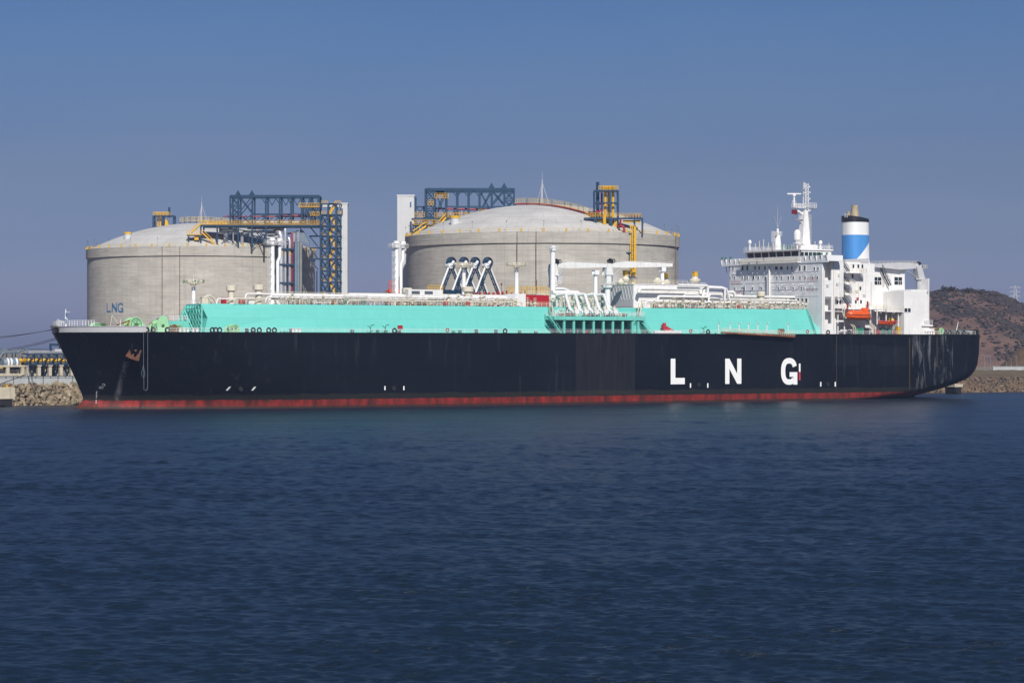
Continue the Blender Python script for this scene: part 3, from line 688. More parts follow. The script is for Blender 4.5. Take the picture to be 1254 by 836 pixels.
for k in range(34):
    px = R.uniform(335, 660) if k < 20 else R.uniform(800, 985); v = R.uniform(6.6, 9)
    o = cb0 if k == 0 else clone(cb0, ship); o.location = (S(px, v), v, TT); o.scale = (1, 1, R.uniform(.5, 1.2))
for px, mt in ((422,'green'),(546,'red'),(573,'red'),(445,'green'),(905,'red'),(832,'green')):
    m = MB(); u = S(px,6.6); m.box(-.5,.5,-.3,.3,.1,1.1); m.tube((-.35,0,0),(-.35,0,.12),.06); m.tube((.35,0,0),(.35,0,.12),.06); o = m.build('hose_locker', M[mt], ship); o.location = (u,6.6,TT+.1)
# walkway with rails beside the pipes
for pa, pb in ((330,660),(795,985)):
    m = MB(); a, b = S(pa,16.8), S(pb,16.8); m.box(a,b,16.2,17.6,27.,27.1); m.rail([(a,16.2,27.1),(b,16.2,27.1)],1.1,2.,.05); m.rail([(a,17.6,27.1),(b,17.6,27.1)],1.1,2.,.05)
    k = int((b-a)/5)
    for i in range(k+1): u = a+(b-a)*i/k; m.bar((u,16.9,TT),(u,16.9,27.),.16)
    m.build('walkway', M['cream'], ship)
m = MB()
for pa, pb in ((262,660),(795,985)): m.rail([(S(pa,7.)+ (5 if pa < 300 else 0),6.2,TT),(S(pb,5.8),5.8,TT)],1.05,1.9,.04)
m.rail([(UTp+.3,7.9,TT),(UTp+1.8,15.2,TT)],1.05,1.9,.04)
m.build('trunk_rail', M['cream'], ship)
# little things standing on the forward trunk
for px, y, mt, w_ in ((274,365,'red',1.),(296,364,'red',1.3),(307,364,'white',1.5),(250,367,'cream',1.6)):
    m = MB(); m.box(-w_/2,w_/2,-.5,.5,0,1.6); m.box(-w_/2-.08,w_/2+.08,-.58,.58,1.6,1.7); m.box(-w_/4,w_/4,-.54,-.5,.3,1.3); o = m.build('deck_locker', M[mt], ship); u = S(px,15); o.location = (u,15,TT)
m = MB(); m.path([(S(248,16),16,TT),(S(250,16),16,26.6),(S(256,16),16,27.2),(S(262,16),16,26.5),(S(265,16),16,TT)],.25,8); m.path([(S(244,18),18,TT),(S(246,18),18,26.4),(S(255,18),18,26.8),(S(260,18),18,TT)],.2,8); m.build('vent_line', M['cream'], ship)
m = MB(); a, b = S(499,12), S(541,12); m.box(S(499,12),S(541,12),11.6,13.2,27.6,29.2)
o = m.build('cable_house', M['white'], ship, smooth=False)
m = MB()
for px in (508,524): m.box(S(px-5,12),S(px+5,12),11.55,11.62,28.,28.8)
m.build('louvre', M['darkst'], o)
for v in (11.8,13): pass
m = MB(); 
for px in (502,512,522,532,540): m.bar((S(px,12.4),12.4,TT),(S(px,12.4),12.4,27.6),.2)
m.build('house_leg', M['cream'], o)
# crimson locker house and white wedge by the manifold
m = MB(); a, b = S(644,9), S(672.5,9); m.box(a,b,9,14,TT,28.1); m.box(a+1.6,a+1.66,8.94,9,TT,28); rh = m.build('dry_powder_house', M['red'], ship, smooth=False)
m = MB(); m.rail([(a,8.2,TT),(b,8.2,TT)],1.2,1.4,.06); m.rail([(a,9.1,28.1),(b,9.1,28.1)],1.,1.2,.06); m.build('house_rail', M['cream'], rh)
m = MB(); m.loft([(S(622,8.5),8.5,TT),(S(644,8.5)-.03,8.5,TT),(S(644,8.5)-.03,14,TT),(S(622,8.5),14,TT)],[(S(634,8.5),8.5,28.4),(S(644,8.5)-.03,8.5,28.4),(S(644,8.5)-.03,14,28.4),(S(634,8.5),14,28.4)]); m.build('sloped_hood', M['white'], ship, smooth=False)

# ---- masts and ventilators on the centreline and to port
def ladder(m, u, v, z0_, z1_, r=.3, cage=True):
    for d in (-.25,.25): m.bar((u+d,v,z0_),(u+d,v,z1_),.07)
    k = int((z1_-z0_)/.6)
    for i in range(k+1): m.bar((u-.25,v,z0_+i*.6),(u+.25,v,z0_+i*.6),.06)
    if cage:
        for i in range(int((z1_-z0_-2)/1.8)): m.torus((u,v-.45,z0_+2+i*1.8),.5,.05,'z',10,4)
def dish_mast(px, ytop, v, zb, r):
    u = S(px, v); zt = Zs(ytop, u, v); m = MB(); m.lathe([(r*1.25,0),(r*1.25,.5),(r,.7),(r*.92,zt-zb-1.8),(r,zt-zb-1.6)], (u,v,zb), 14)
    mast = m.build('vent_mast', M['trunkwall'], ship)
    m = MB(); m.lathe([(r*1.1,-1.3),(1.0,-1.15),(1.0,-.95),(r,-.95)], (u,v,zt), 14); m.torus((u,v,zt-.72),2.45,.1,'z',20,5); m.torus((u,v,zt-.8),1.6,.06,'z',16,4); [m.bar((u+.6*math.cos(t*PI/6),v+.6*math.sin(t*PI/6),zt-1.15),(u+2.45*math.cos(t*PI/6),v+2.45*math.sin(t*PI/6),zt-.72),.14) for t in range(12)]; m.rail([(u+2.6*math.cos(t*PI/6),v+2.6*math.sin(t*PI/6),zt-.6) for t in range(13)],.7,1.2,.05,2)
    m.lathe([(.3,-1.3),(.3,-.3),(.45,-.2),(.45,.1),(.15,.2),(.15,.9),(.25,.95),(.1,1.2)] if px < 300 else [(.3,-1.3),(.3,-.6),(.1,-.5)], (u,v,zt), 10); m.build('mast_platform', M['cream'], mast)
    for t in range(10):
        a = t*PI/5; m = MB(); m.lathe([(.08,0),(.2,.08),(.2,.4),(.08,.48)], (u+2.5*math.cos(a),v+2.5*math.sin(a),zt-.5), 8)
        m.build('floodlight', M['green'] if px < 300 and t % 2 else M['cream'], mast)
dish_mast(237, 343, 21.5, TT, .52); dish_mast(568, 322, 16, TT, .55); dish_mast(632.5, 322, 21.5, TT, .62)
def tall_mast(pa, pb, ytop, v, zb):
    u = S(pa, v); zt = Zs(ytop, u, v); m = MB(); m.lathe([(.7,0),(.7,.5),(.55,.7),(.55,zt-zb-.8),(.78,zt-zb-.7),(.78,zt-zb)], (u,v,zb), 14)
    mast = m.build('vent_mast', M['trunkwall'], ship)
    u2 = S(pb, v); zk = zb+(zt-zb)*.72; m = MB(); m.path([(u2+.6,v,zb),(u2-.1,v,zb+.6),(u2-.1,v,zb+1.5),(u2-.1,v,zk-1.2),(u2+.5,v,zk),(u2+.5,v,zt-1.)],.42,10); m.lathe([(.75,0),(.75,.9)],(u2+.5,v,zt-1.),12); m.build('riser_pipe', M['trunkwall'], mast)
    m = MB(); ladder(m, u-1.05, v, zb, zt-.5); m.rail([(u-1.9,v-.9,zt-1.7),(u-1.9,v+.9,zt-1.7),(u+3.,v+.9,zt-1.7),(u+3.,v-.9,zt-1.7),(u-1.9,v-.9,zt-1.7)],1.,1.2,.05); m.box(u-1.9,u+3.,v-.9,v+.9,zt-1.78,zt-1.7)
    m.build('ladder', M['white'], mast)
tall_mast(333.5, 340.5, 291, 21.5, TT); tall_mast(485.5, 491.5, 295, 21.5, TT)
def vent(px, ytop, v, r, mat='cream', cap=1.55):
    u = S(px, v); zt = Zs(ytop, u, v); m = MB(); m.lathe([(r*1.3,0),(r*1.3,.4),(r,.6),(r,zt-TT-1.4)], (u,v,TT), 16); o = m.build('ventilator', M[mat], ship)
    m = MB(); m.lathe([(r*.9,-1.5),(r*cap,-1.25),(r*cap,-.15),(r*cap*.85,0)], (u,v,zt), 16); m.build('cap', M['cream'], o)
vent(283,349.5,14,.8); vent(316.5,348.5,14,.85); vent(573,351,12,.95); vent(932,357,13,.75); vent(498.5,352.5,15,1.2,'cream',1.15)
u = S(677,16); zt = Zs(301,u,16); m = MB(); m.lathe([(.95,0),(.75,.6),(.66,zt-TT-1.5),(1.05,zt-TT-1.3),(1.05,zt-TT-.9),(.8,zt-TT-.6),(.8,zt-TT)],(u,16,TT),16); km = m.build('king_post', M['trunkwall'], ship)
m = MB(); m.rail([(u-1.1,14.9,zt-1),(u+1.1,14.9,zt-1),(u+1.1,17.1,zt-1),(u-1.1,17.1,zt-1),(u-1.1,14.9,zt-1)],.9,1.1,.05); m.build('post_rail', M['white'], km)
# ---- hose cranes
def deck_crane(pp, pa, pb, ya, yb, v):
    u = S(pp, v); a, b = S(pa, v), S(pb, v); za, zb = Zs(ya, a, v), Zs(yb, b, v)
    r_ = thing if False else None
    m = MB(); m.lathe([(1.3,0),(1.3,.5),(.8,.7),(.8,5.4),(1.4,5.6),(1.4,6.1),(.9,6.2)],(u,v,TT),16); m.rail([(u-1.4,v-1.4,TT+6.1),(u+1.4,v-1.4,TT+6.1)],1.,.7,.06); m.box(u-.8,u+.7,v-.79,v+.79,TT+6.2,za-.6)
    m.prism([(u-1.2,za-2.6),(u+1.2,za-2.6),(u+.6,za+.5),(u-.6,za+.5)],v-1.05,v-.8,'y'); m.prism([(u-1.2,za-2.6),(u+1.2,za-2.6),(u+.6,za+.5),(u-.6,za+.5)],v+.8,v+1.05,'y')
    cr = m.build('deck_crane', M['white'], ship)
    m = MB(); h0, h1 = 2.1, 1.05
    m.loft([(a,v-.6,za-.5),(b,v-.4,zb-h1/2),(b,v+.4,zb-h1/2),(a,v+.6,za-.5)],[(a,v-.6,za+.5),(b,v-.4,zb+h1/2),(b,v+.4,zb+h1/2),(a,v+.6,za+.5)]) if False else None
    mid = a+(b-a)*.22; zm = za+(zb-za)*.22
    for (x0,y0,h0_),(x1,y1,h1_) in (((a,za,1.1),(mid,zm+.25,1.75)),((mid,zm+.25,1.75),(b,zb+.15,.9))):
        m.loft([(x0,v-.55,y0-h0_/2),(x0,v+.55,y0-h0_/2),(x0,v+.55,y0+h0_/2),(x0,v-.55,y0+h0_/2)],[(x1,v-.45,y1-h1_/2),(x1,v+.45,y1-h1_/2),(x1,v+.45,y1+h1_/2),(x1,v-.45,y1+h1_/2)])
    bm_ = m.build('boom', M['white'], cr, smooth=False)
    m = MB(); m.tube((u+1.,v,za-3.4),(u+(b-a)*.2,v,zm-1.),.28,n=8); m.build('luffing_ram', M['steel'], cr)
    m = MB(); m.lathe([(.55,-.8),(.55,.8)],(a-.2,v,za+1.1),12,'y'); m.torus((a-.2,v,za+1.1),.7,.15,'y',14,6); m.torus((a+.9,v,za+1.2),.5,.13,'y',14,6); m.build('winch_drum', M['black'], cr)
    m = MB(); m.rail([(a+2,v-.5,za+.9),(b,v-.4,zb+.5)],.5,2.5,.03,1); m.build('boom_rail', M['white'], cr)
    m = MB(); m.box(u+1.0,u+2.3,v-1.1,v+.3,za-4.6,za-2.7); m.build('operator_cab', M['greyp'], cr)
deck_crane(677, 682, 746, 325.6, 325.9, 18); deck_crane(744, 748, 822.5, 325, 325.2, 18)
for px, yt in ((729.3,331.5),(811,327.5)):
    u = S(px,18); zt = Zs(yt,u,18)-.2; m = MB(); m.lathe([(.8,0),(.62,.4),(.55,zt-TT-1.2),(.55,zt-TT-.5)],(u,18,TT),12); m.box(u-.7,u+.7,17.2,17.35,zt-1.,zt+.3); m.box(u-.7,u+.7,18.65,18.8,zt-1.,zt+.3); m.box(u-.7,u+.7,17.2,18.8,zt-1.,zt-.8); m.build('boom_rest', M['trunkwall'], ship)
# ---- compressor house: louvred end and long white flank
u0, u1, u2 = S(752,13), S(776,13), S(856,13); zt = Zs(348,u1,13)
vL = FV(751, u1)
m = MB(); m.box(u1,S(842,13),13,13+15,TT,zt); m.box(u1-.15,S(842,13)+.15,12.85,28.15,zt,zt+.15); ch = m.build('compressor_house', M['white'], ship, smooth=False)
m = MB(); n = 11
for k in range(n): v = 13.2+k*(14.4/n); m.prism([(v,TT+.5),(v+1.3,TT+.5),(v+1.3,zt-.3),(v,zt-.3)],u1-.10,u1-.004,'x'); m.bar((u1-.15,v,TT+2.2),(u1-.15,v+1.3,zt-.4),.12,.1)
m.build('louvre_panel', M['greyp'], ch)
m = MB(); m.rail([(u1,13,zt+.15),(S(842,13),13,zt+.15)],1.1,1.7,.05); m.rail([(u1,13,zt+.15),(u1,28,zt+.15)],1.1,1.7,.05); m.build('roof_rail', M['cream'], ch)
def mushroom(px, py, v, r, top):
    u = S(px, v); z = Zs(py, u, v); m = MB(); m.lathe([(r*.62,zt+.15-z),(r*.62,-.9),(r*1.0,-.7),(r*1.25,-.25),(r*1.25,.1),(r*.7,.5),(r*.62,.9),(r*.3,1.)],(u,v,z),16); o = m.build('roof_ventilator', M['cream'], ch)
    if top:
        m = MB(); m.box(u-.55,u+.55,v-.55,v+.55,z+1.,z+2.2); m.box(u-.65,u+.65,v-.65,v+.65,z+2.2,z+2.35); m.build('motor_box', M['yellow'], o)
mushroom(766,341.5,20,.85,1); mushroom(775,340.5,22,.85,1); mushroom(760,345.5,16,.85,0); mushroom(805,344.5,17,1.15,0); mushroom(815,345,22,1.1,1); mushroom(851,343,18,1.3,1)
m = MB(); a, b = S(842,13)+.2, S(864,13); m.box(a,b,13,26,zt-3.4,zt-.4); m.rail([(a,13,zt-.4),(b,13,zt-.4)],1.1,1.4,.05)
for u in (a+1,b-1): m.box(u-.2,u+.2,13.2,13.6,TT,zt-3.4); m.box(u-.2,u+.2,25,25.4,TT,zt-3.4)
m.build('motor_room', M['white'], ship, smooth=False)
m = MB(); m.path([(S(893,11),11,TT),(S(892,11),11,29),(S(889,11),11,30.4),(S(884,11),11,30.8),(S(866,11),11,30.9),(S(862,11),11,30.2),(S(861,11),11,27.5)],.45,12); m.path([(S(897,9),9,TT),(S(890,9),9,30.2),(S(888,9),9,30.4),(S(887,9),9,TT)],.25,8)
m.path([(S(829,10),10,28.),(S(863,10),10,28.),(S(866,10),10,28.3),(S(867,10),10,31.),(S(866,10),10,31.3),(S(830,10),10,31.3)],.36,12); m.path([(S(868,8),8,TT),(S(868,8),8,28.4),(S(870,8),8,28.9),(S(884,8),8,28.9)],.3,10)
m.build('loop_pipe', M['white'], ship)
m = MB()
for k in range(46):
    px = R.uniform(832, 1000); v = R.uniform(10, 22); u = S(px, v); z = TT+R.uniform(.2, 4.2 if px < 895 else 2.8)
    if u > 228: continue
    m.path([(u,v,TT),(u,v,z-.2),(u+.3,v,z),(u+R.uniform(1.5,5),v,z),(u+5.2,v,z-.4)] if R.random() < .6 else [(u,v,TT),(u,v,z)], R.choice((.1,.14,.2,.28)), 7)
m.build('deck_pipework', M['white'], ship)
for k in range(70):
    px = R.uniform(335, 632) if k < 40 else R.uniform(800, 980); v = R.uniform(7, 15); u = S(px, v); z = TT+R.uniform(.4, 2.6); m = MB(); L2 = R.uniform(1.5, 7); q = R.uniform(-.8,.8)
    m.path([(u,v,TT),(u,v,z-.2),(u+.25,v,z),(u+L2,v,z),(u+L2+.25,v+q*.3,z),(u+L2+.3,v+q,z+.1),(u+L2+.3,v+q,TT)], R.choice((.06,.08,.11,.15)), 6); m.build('branch_pipe', M[R.choice(('white','cream','cream','greyp'))], ship)
m = MB()
for k in range(36):
    px = R.uniform(640, 740); v = R.uniform(10, 20); u = S(px, v); z = TT+R.uniform(.6, 4.5)
    m.path([(u,v,TT),(u,v,z-.2),(u+.3,v,z),(u+R.uniform(1,4),v,z),(u+4.2,v,z-.6)] if R.random() < .6 else [(u,v,TT),(u,v,z)], R.choice((.1,.14,.2)), 7)
m.build('deck_pipework', M['cream'], ship)

# ---- deck edge railings
m = MB()
for side in (-1, 1):
    L_ = [(u, VC+side*(half(u, DK)-.25), DK+.1) for u in [UB+1+i*(288-UB-1)/60 for i in range(61)] if u < 290]; m.rail(L_, 1.05, 1.8, .035)
m.build('deck_rail', M['trunkwall'], ship)
m = MB(); fr = [(lerp_tab(STEM,18)+.3+a, VC+s_*half(lerp_tab(STEM,18)+.3+a,18.)*.9, 19.55) for a, s_ in ((5.5,-1),(3,-1),(1,-1),(0.1,0),(1,1),(3,1),(5.5,1))]; m.rail(fr,1.35,.7,.06); m.build('pulpit_rail', M['trunkwall'], ship)
# foremast
u = S(80.5,21.5); m = MB(); m.lathe([(.35,0),(.28,.3),(.22,3.6),(.12,5.2),(.1,5.6)],(u,21.5,DK),10); m.bar((u-.1,21.5,DK+4.9),(u+.5,20.2,DK+4.9),.1); m.bar((u-1.2,23.6,DK+3.2),(u,21.5,DK+2.2),.12); m.box(u-.35,u+.25,20.9,21.3,DK+3.1,DK+3.3); fm = m.build('foremast', M['trunkwall'], ship)
m = MB(); m.lathe([(.2,0),(.2,.7)],(u,21.1,DK+4.),8); m.lathe([(.25,0),(.25,.8)],(u-.2,21.1,DK+2.5),8); m.build('mast_lamp', M['letterblue'], fm)
m = MB(); m.bar((S(134,15),15,DK),(S(137,15),15,22.2),.12); m.bar((S(137,15),15,22.2),(S(147,13),13,19.6),.1); m.build('hatch_davit', M['cream'], ship)
m = MB(); m.lathe([(.16,0),(.14,2.6)],(S(147.5,11),11,DK+.6),8); m.build('jack_post', M['cream'], ship)
# windlasses and mooring winches
def winch(px, v, r, wd, name, mat='winch', rope=False, zoff=0):
    u = S(px, v); m = MB(); m.box(u-r*.9,u+r*.9,v-.2,v+wd+.2,DK,DK+.35)
    if zoff: m.prism([(u-r*.95,DK),(u+r*.95,DK),(u+r*.95,DK+r*1.5)]+[(u+r*.95*math.cos(t*PI/8),DK+r*1.5+r*1.25*math.sin(t*PI/8)) for t in range(1,8)]+[(u-r*.95,DK+r*1.5)],v-.3,v-.15,'y')
    for vv in (v, v+wd): m.lathe([(r,-.12),(r,.12)],(u,vv,DK+r+.15),20,'y'); m.prism([(u-r*.9,DK),(u+r*.9,DK),(u+.3,DK+r+.3),(u-.3,DK+r+.3)],vv+.2,vv+.42,'y')
    m.torus((u,v-.14,DK+r+.15),r*.62,.16,'y',18,5); m.torus((u,v-.14,DK+r+.15),r*.97,.12,'y',20,5)
    o = m.build(name, M[mat], ship); m = MB()
    m.torus((u,v-.2,DK+r+.15),r*.78,.07,'y',18,5); m.lathe([(r*.3,-.3),(r*.3,-.14)],(u,v,DK+r+.15),12,'y')
    for k in range(6): t = k*PI/3+.3; m.bar((u,v-.16,DK+r+.15),(u+r*.85*math.cos(t),v-.16,DK+r+.15+r*.85*math.sin(t)),.12)
    m.build('brake_band', M['brake'], o)
    m = MB(); m.lathe([(r*.6,.15),(r*.6,wd-.15)],(u,v,DK+r+.15),16,'y'); m.build('drum', M['rope' if rope else 'yellow'], o)
    m = MB(); m.box(u+r*.7,u+r*1.5,v+.3,v+1.2,DK,DK+r*1.1); m.lathe([(.35,-.5),(.35,.5)],(u+r*1.1,v+.7,DK+r*1.1),10,'y'); m.build('gearbox', M[mat], o)
winch(166.5,10,1.75,3,'windlass'); winch(199,8,1.5,3,'windlass',zoff=1.1); winch(160,13,1.2,2,'windlass',rope=True)
winch(118,16,1.1,1.6,'mooring_winch'); winch(126,16.5,1.05,1.6,'mooring_winch','brake',True); winch(213,6,.9,2.6,'mooring_winch','rust',True); winch(219,7,.9,2,'mooring_winch','winch',True)
winch(284,2.2,.8,2,'mooring_winch','winch',True); winch(288,2.2,.95,2,'mooring_winch','winch',True); winch(192,9,1.1,2,'mooring_winch','winch',True); winch(140,14,.7,1.2,'mooring_winch','brake')
for pa, pb, y0, y1 in ((143,163,398,391),(183,196,397,389)):
    m = MB(); a = SP(pa,y0,12); b = SP(pb,y1,11.5)
    for k in range(12): t = k/12; p = Vector(a).lerp(Vector(b), t); q = Vector(a).lerp(Vector(b), (k+1.25)/12); m.bar(p, q, .34 if k % 2 else .2, .2 if k % 2 else .34)
    m.build('anchor_chain', M['rust'], ship)
m = MB()
for d in (-.5,.5): m.lathe([(.34,0),(.3,.15),(.3,.95),(.42,1.),(.42,1.15),(.2,1.2)],(d,0,0),10)
m.box(-1,1,-.4,.4,0,.12); bo = m.build('bollard', M['white'], ship)
for i, px in enumerate((223,228,239,176,361,365,1136,1142)):
    v = 3.; u = S(px, v)
    for _ in range(5): v = port_v(u)+1.6; u = S(px, v)
    o = bo if i == 0 else clone(bo, ship); o.location = (u, v, DK)
m = MB()
for i, (px, mt) in enumerate(((345,'teal'),(350,'teal'),(356,'darkst'),(431,'darkst'),(462,'green'),(472,'green'),(555,'green'),(563,'green'),(583,'darkst'),(607,'darkst'),(636,'green'),(656,'darkst'),(700,'darkst'),(717,'red'),(722,'green'),(750,'white'),(820,'greyp'),(868,'green'),(302,'black'),(310,'black'))):
    m = MB(); u = S(px,1.8); h = R.uniform(.45,1.); m.box(-.3,.3,-.25,.25,0,h); m.box(-.36,.36,-.3,.3,h,h+.08); m.tube((.5,0,0),(.5,0,h*.8),.08); m.torus((.5,0,h*.8),.25,.05,'z',8,4); o = m.build('deck_fitting', M[mt], ship); o.location = (u,1.8,DK)
for px, ya in ((472,402),(454,403),(862,400)):
    m = MB(); u = S(px,1.6); m.path([(0,0,0),(0,0,1.6),(.2,0,2.),(1.,0,2.1)],.1,7); m.path([(0,0,1.),(-.5,0,1.7),(-.9,0,1.9)],.08,6); o = m.build('swan_vent', M['green'], ship); o.location = (u,1.6,DK)
m = MB(); m.box(-.6,.6,-.3,.3,1.,2.); m.box(-.1,.1,-.1,.1,0,1.); o = m.build('sign_box', M['red'], ship); o.location = (S(490,1.5),1.5,DK)
m = MB(); m.prism([(-1.9,1.6),(-.8,1.3),(1.5,.2),(1.5,0),(-1.2,0),(-1.9,.6)],-.5,.5,'y'); m.box(-1.6,-.9,-.4,.4,1.4,2.1); o = m.build('pilot_boarding_reel', M['letterred'], ship); o.location = (S(818,2.2),2.2,DK+.9)
m = MB(); m.box(S(801,1.5),S(834,1.5),1.2,1.9,DK,DK+.9); m.build('ladder_box', M['white'], ship)

# ---- stowed accommodation ladder over the side, rusty
a, b = S(884,-.9), S(972,-.9); m = MB(); za, zb = Zs(407,a,-.9), Zs(412,b,-.9)
for vv in (-1.4,-.5): m.bar((a,vv,za),(b,vv,zb),.18,.4)
k = int((b-a)/.8)
for i in range(k+1): t = i/k; m.bar((a+(b-a)*t,-1.4,za+(zb-za)*t),(a+(b-a)*t,-.5,za+(zb-za)*t),.3,.1)
gw = m.build('accommodation_ladder', M['rust'], ship)
m = MB(); m.rail([(a,-1.4,za),(b,-1.4,zb)],1.2,1.5,.05); m.rail([(a,-.5,za),(b,-.5,zb)],1.2,1.5,.05); m.build('handrail', M['cream'], gw)
m = MB(); m.bar((0,0,0),(0,0,3.1),.22); m.bar((0,0,3.),(0,-.9,3.2),.2); dv = m.build('ladder_davit', M['white'], ship)
for i, px in enumerate((880,894,905,916.5,928,939,965)):
    o = dv if i == 0 else clone(dv, ship); o.location = (S(px,.3), .35, DK)
m = MB(); u = S(957,.4); m.lathe([(.6,-.6),(.6,.6)],(u,.6,DK+.8),14,'y'); m.torus((u,0,DK+.8),.75,.1,'y',14,5); m.torus((u,1.2,DK+.8),.75,.1,'y',14,5); m.build('ladder_winch', M['rust'], ship)

# ================================================================== AFT HOUSE
U0 = 231.; HV0, HV1 = 2., 43.; HT = 38.4; U1 = S(1033,2)
m = MB()
m.box(U0, U1-.02, HV0+2.4, HV1, DK, HT)                      # core
# port wall built round its openings
def holed(m, x0, x1, z0_, z1_, y0, y1, holes):
    """wall slab in the u-z plane with rectangular openings (x0,x1,z0,z1), built strip by strip"""
    xs = sorted({x0, x1}|{h[0] for h in holes}|{h[1] for h in holes})
    for a, b in zip(xs[:-1], xs[1:]):
        cuts = sorted((h[2], h[3]) for h in holes if h[0] <= a+1e-6 and h[1] >= b-1e-6); z = z0_
        for c0, c1 in cuts:
            if c0 > z: m.box(a, b, y0, y1, z, c0)
            z = max(z, c1)
        if z < z1_: m.box(a, b, y0, y1, z, z1_)
Zp = lambda y, u: Zs(y, u, 2)
hA = (S(1010.2,2), S(1018.2,2), Zp(343,233), Zp(320.5,233)); hB = (S(1010.2,2), S(1018.2,2), Zp(380,233), Zp(363.5,233)); hC = (S(1010.2,2), S(1018.2,2), Zp(396,233), Zp(381.5,233)); hD = (S(1022.2,2), U1, Zp(373,236), Zp(363.5,236)); hE = (S(1022.2,2), U1, Zp(392,236), Zp(377,236)); hF = (S(1024,2), U1, DK+.2, Zp(394,236))
holed(m, U0, U1, DK, HT, HV0, HV0+.35, [hA, hB, hC, hD, hE, hF])
m.box(U0,U0+.3,HV0+.35,HV0+2.4,DK,HT)
m.box(U0+.3,U1,HV0+.35,HV0+2.4,HT-.3,HT)
for z in (Zp(380.6,234), Zp(363,234)-.35, Zp(343.4,234)-.1): m.box(U0+.3,U1,HV0+.36,HV0+2.4,z-.2,z)
house = m.build('accommodation_block', M['white'], ship, smooth=False)
m = MB(); m.box(U0-.05,U0-.004,HV0+.02,HV1-.02,DK+.3,HT-.02)
frontp = m.build('front_wall', M['front'], house, smooth=False)
m = MB()
for z, yl in ((Zs(345.5,U0,22),0),(Zs(354.5,U0,22),0),(Zs(363.2,U0,22),0),(Zs(334,U0,22),0)): m.box(U0-.13,U0-.052,HV0+1.5,HV1-1.,z-.07,z+.07)
m.build('deck_ledge', M['front'], house, smooth=False)
# windows of the front: each a framed dark pane with a drip rail above that throws the raking shadow
def front_window(wd, h):
    m = MB(); m.box(-.03,.03,-wd/2,wd/2,-h/2,h/2); o = m.build('window', M['glass'], house, smooth=False)
    m = MB(); t = .09
    m.box(-.07,.03,-wd/2-t,-wd/2,-h/2-t,h/2+t); m.box(-.07,.03,wd/2,wd/2+t,-h/2-t,h/2+t); m.box(-.07,.03,-wd/2,wd/2,-h/2-t,-h/2); m.box(-.07,.03,-wd/2,wd/2,h/2,h/2+t)
    m.build('frame', M['front'], o, smooth=False); return o
rows = [(328.3,(615.5,595.5,757,783,820,847,965,992),.62,.95),(328.3,(677,707,1043,1075),.75,1.35),(328.3,(893,925),1.15,.95),(329,(1137,1160),.55,.8),
        (340.,(597,627,675,707,748,778,822,852,897,928,970,1002,1045,1077,1127,1157),.55,.75),
        (353.4,(628,688,742,800,852,908,950,1002,1055,1070,1128),.55,.75),(367.6,(955,985,1008,1033,1060,1085),1.0,.95)]
for y, xs, wd, h in rows:
    pr = front_window(wd, h); i = 0
    for x in xs:
        px = 780+x/5.225; v = FV(px, U0-.06)
        o = pr if i == 0 else clone(pr, house); i += 1; o.location = (U0-.075, v, Zs(y, U0, v))
        if abs(h-.75) < .01 and R.random() < .8 and not o.get('drip'):
            m = MB(); z = Zs(y, U0, v)+1.25; m.bar((U0-.05,v+.1,z),(U0-.5,v+.1,z+.1),.07); m.lathe([(.12,-.1),(.12,.1)],(U0-.5,v+.1,z),8,'x'); m.build('wall_lamp', M['white'], house)
# more small lamps/brackets on the front, and the bridge-wing struts
for z, n in ((Zs(349.5,U0,22),7),(Zs(358,U0,22),6)):
    for k in range(n):
        v = HV0+3+(HV1-HV0-6)*(k+R.uniform(.2,.8))/n; m = MB(); m.bar((U0-.05,v,z),(U0-.7,v,z+.12),.08); m.lathe([(.13,-.1),(.13,.1)],(U0-.7,v,z),8,'x'); m.build('wall_lamp', M['white'], house)
m = MB(); v = FV(942.3,U0-.5); m.tube((U0-.5,v,Zs(372,U0,v)),(U0-.5,v,Zs(328,U0,v)),.30,n=10); m.box(U0-.7,U0-.05,v+.5,v+1.0,Zs(372,U0,v),Zs(336,U0,v)); m.build('front_post', M['white'], house)
# painted warnings, red
def text_mesh(txt, size, mat, name, parent, loc, rot, ext=0., bold=0.):
    cu = bpy.data.curves.new(name, 'FONT'); cu.body = txt; cu.size = size; cu.extrude = ext; cu.offset = bold; cu.align_x = 'CENTER'
    tmp = bpy.data.objects.new(name, cu); C.objects.link(tmp); dg = bpy.context.evaluated_depsgraph_get()
    me = bpy.data.meshes.new_from_object(tmp.evaluated_get(dg)); bpy.data.objects.remove(tmp); me.name = name
    me.materials.clear(); me.materials.append(mat); o = bpy.data.objects.new(name, me); C.objects.link(o); o.parent = parent; o.location = loc; o.rotation_euler = rot
    return o
for px, y, t in ((901,344.6,'NO SMOKING'),(901,347.3,'NO SMOKING'),(904.7,356.6,'NO SMOKING'),(904.7,359.2,'NO SMOKING'),(994.5,340.6,'NO SMOKING'),(994.5,343.4,'NO SMOKING'),(994.5,354.6,'NO SMOKING')):
    v = FV(px, U0); text_mesh(t, .72, M['letterred'], 'warning_text', house, (U0-.06, v, Zs(y,U0,v)-.35), (PI/2,0,-PI/2))
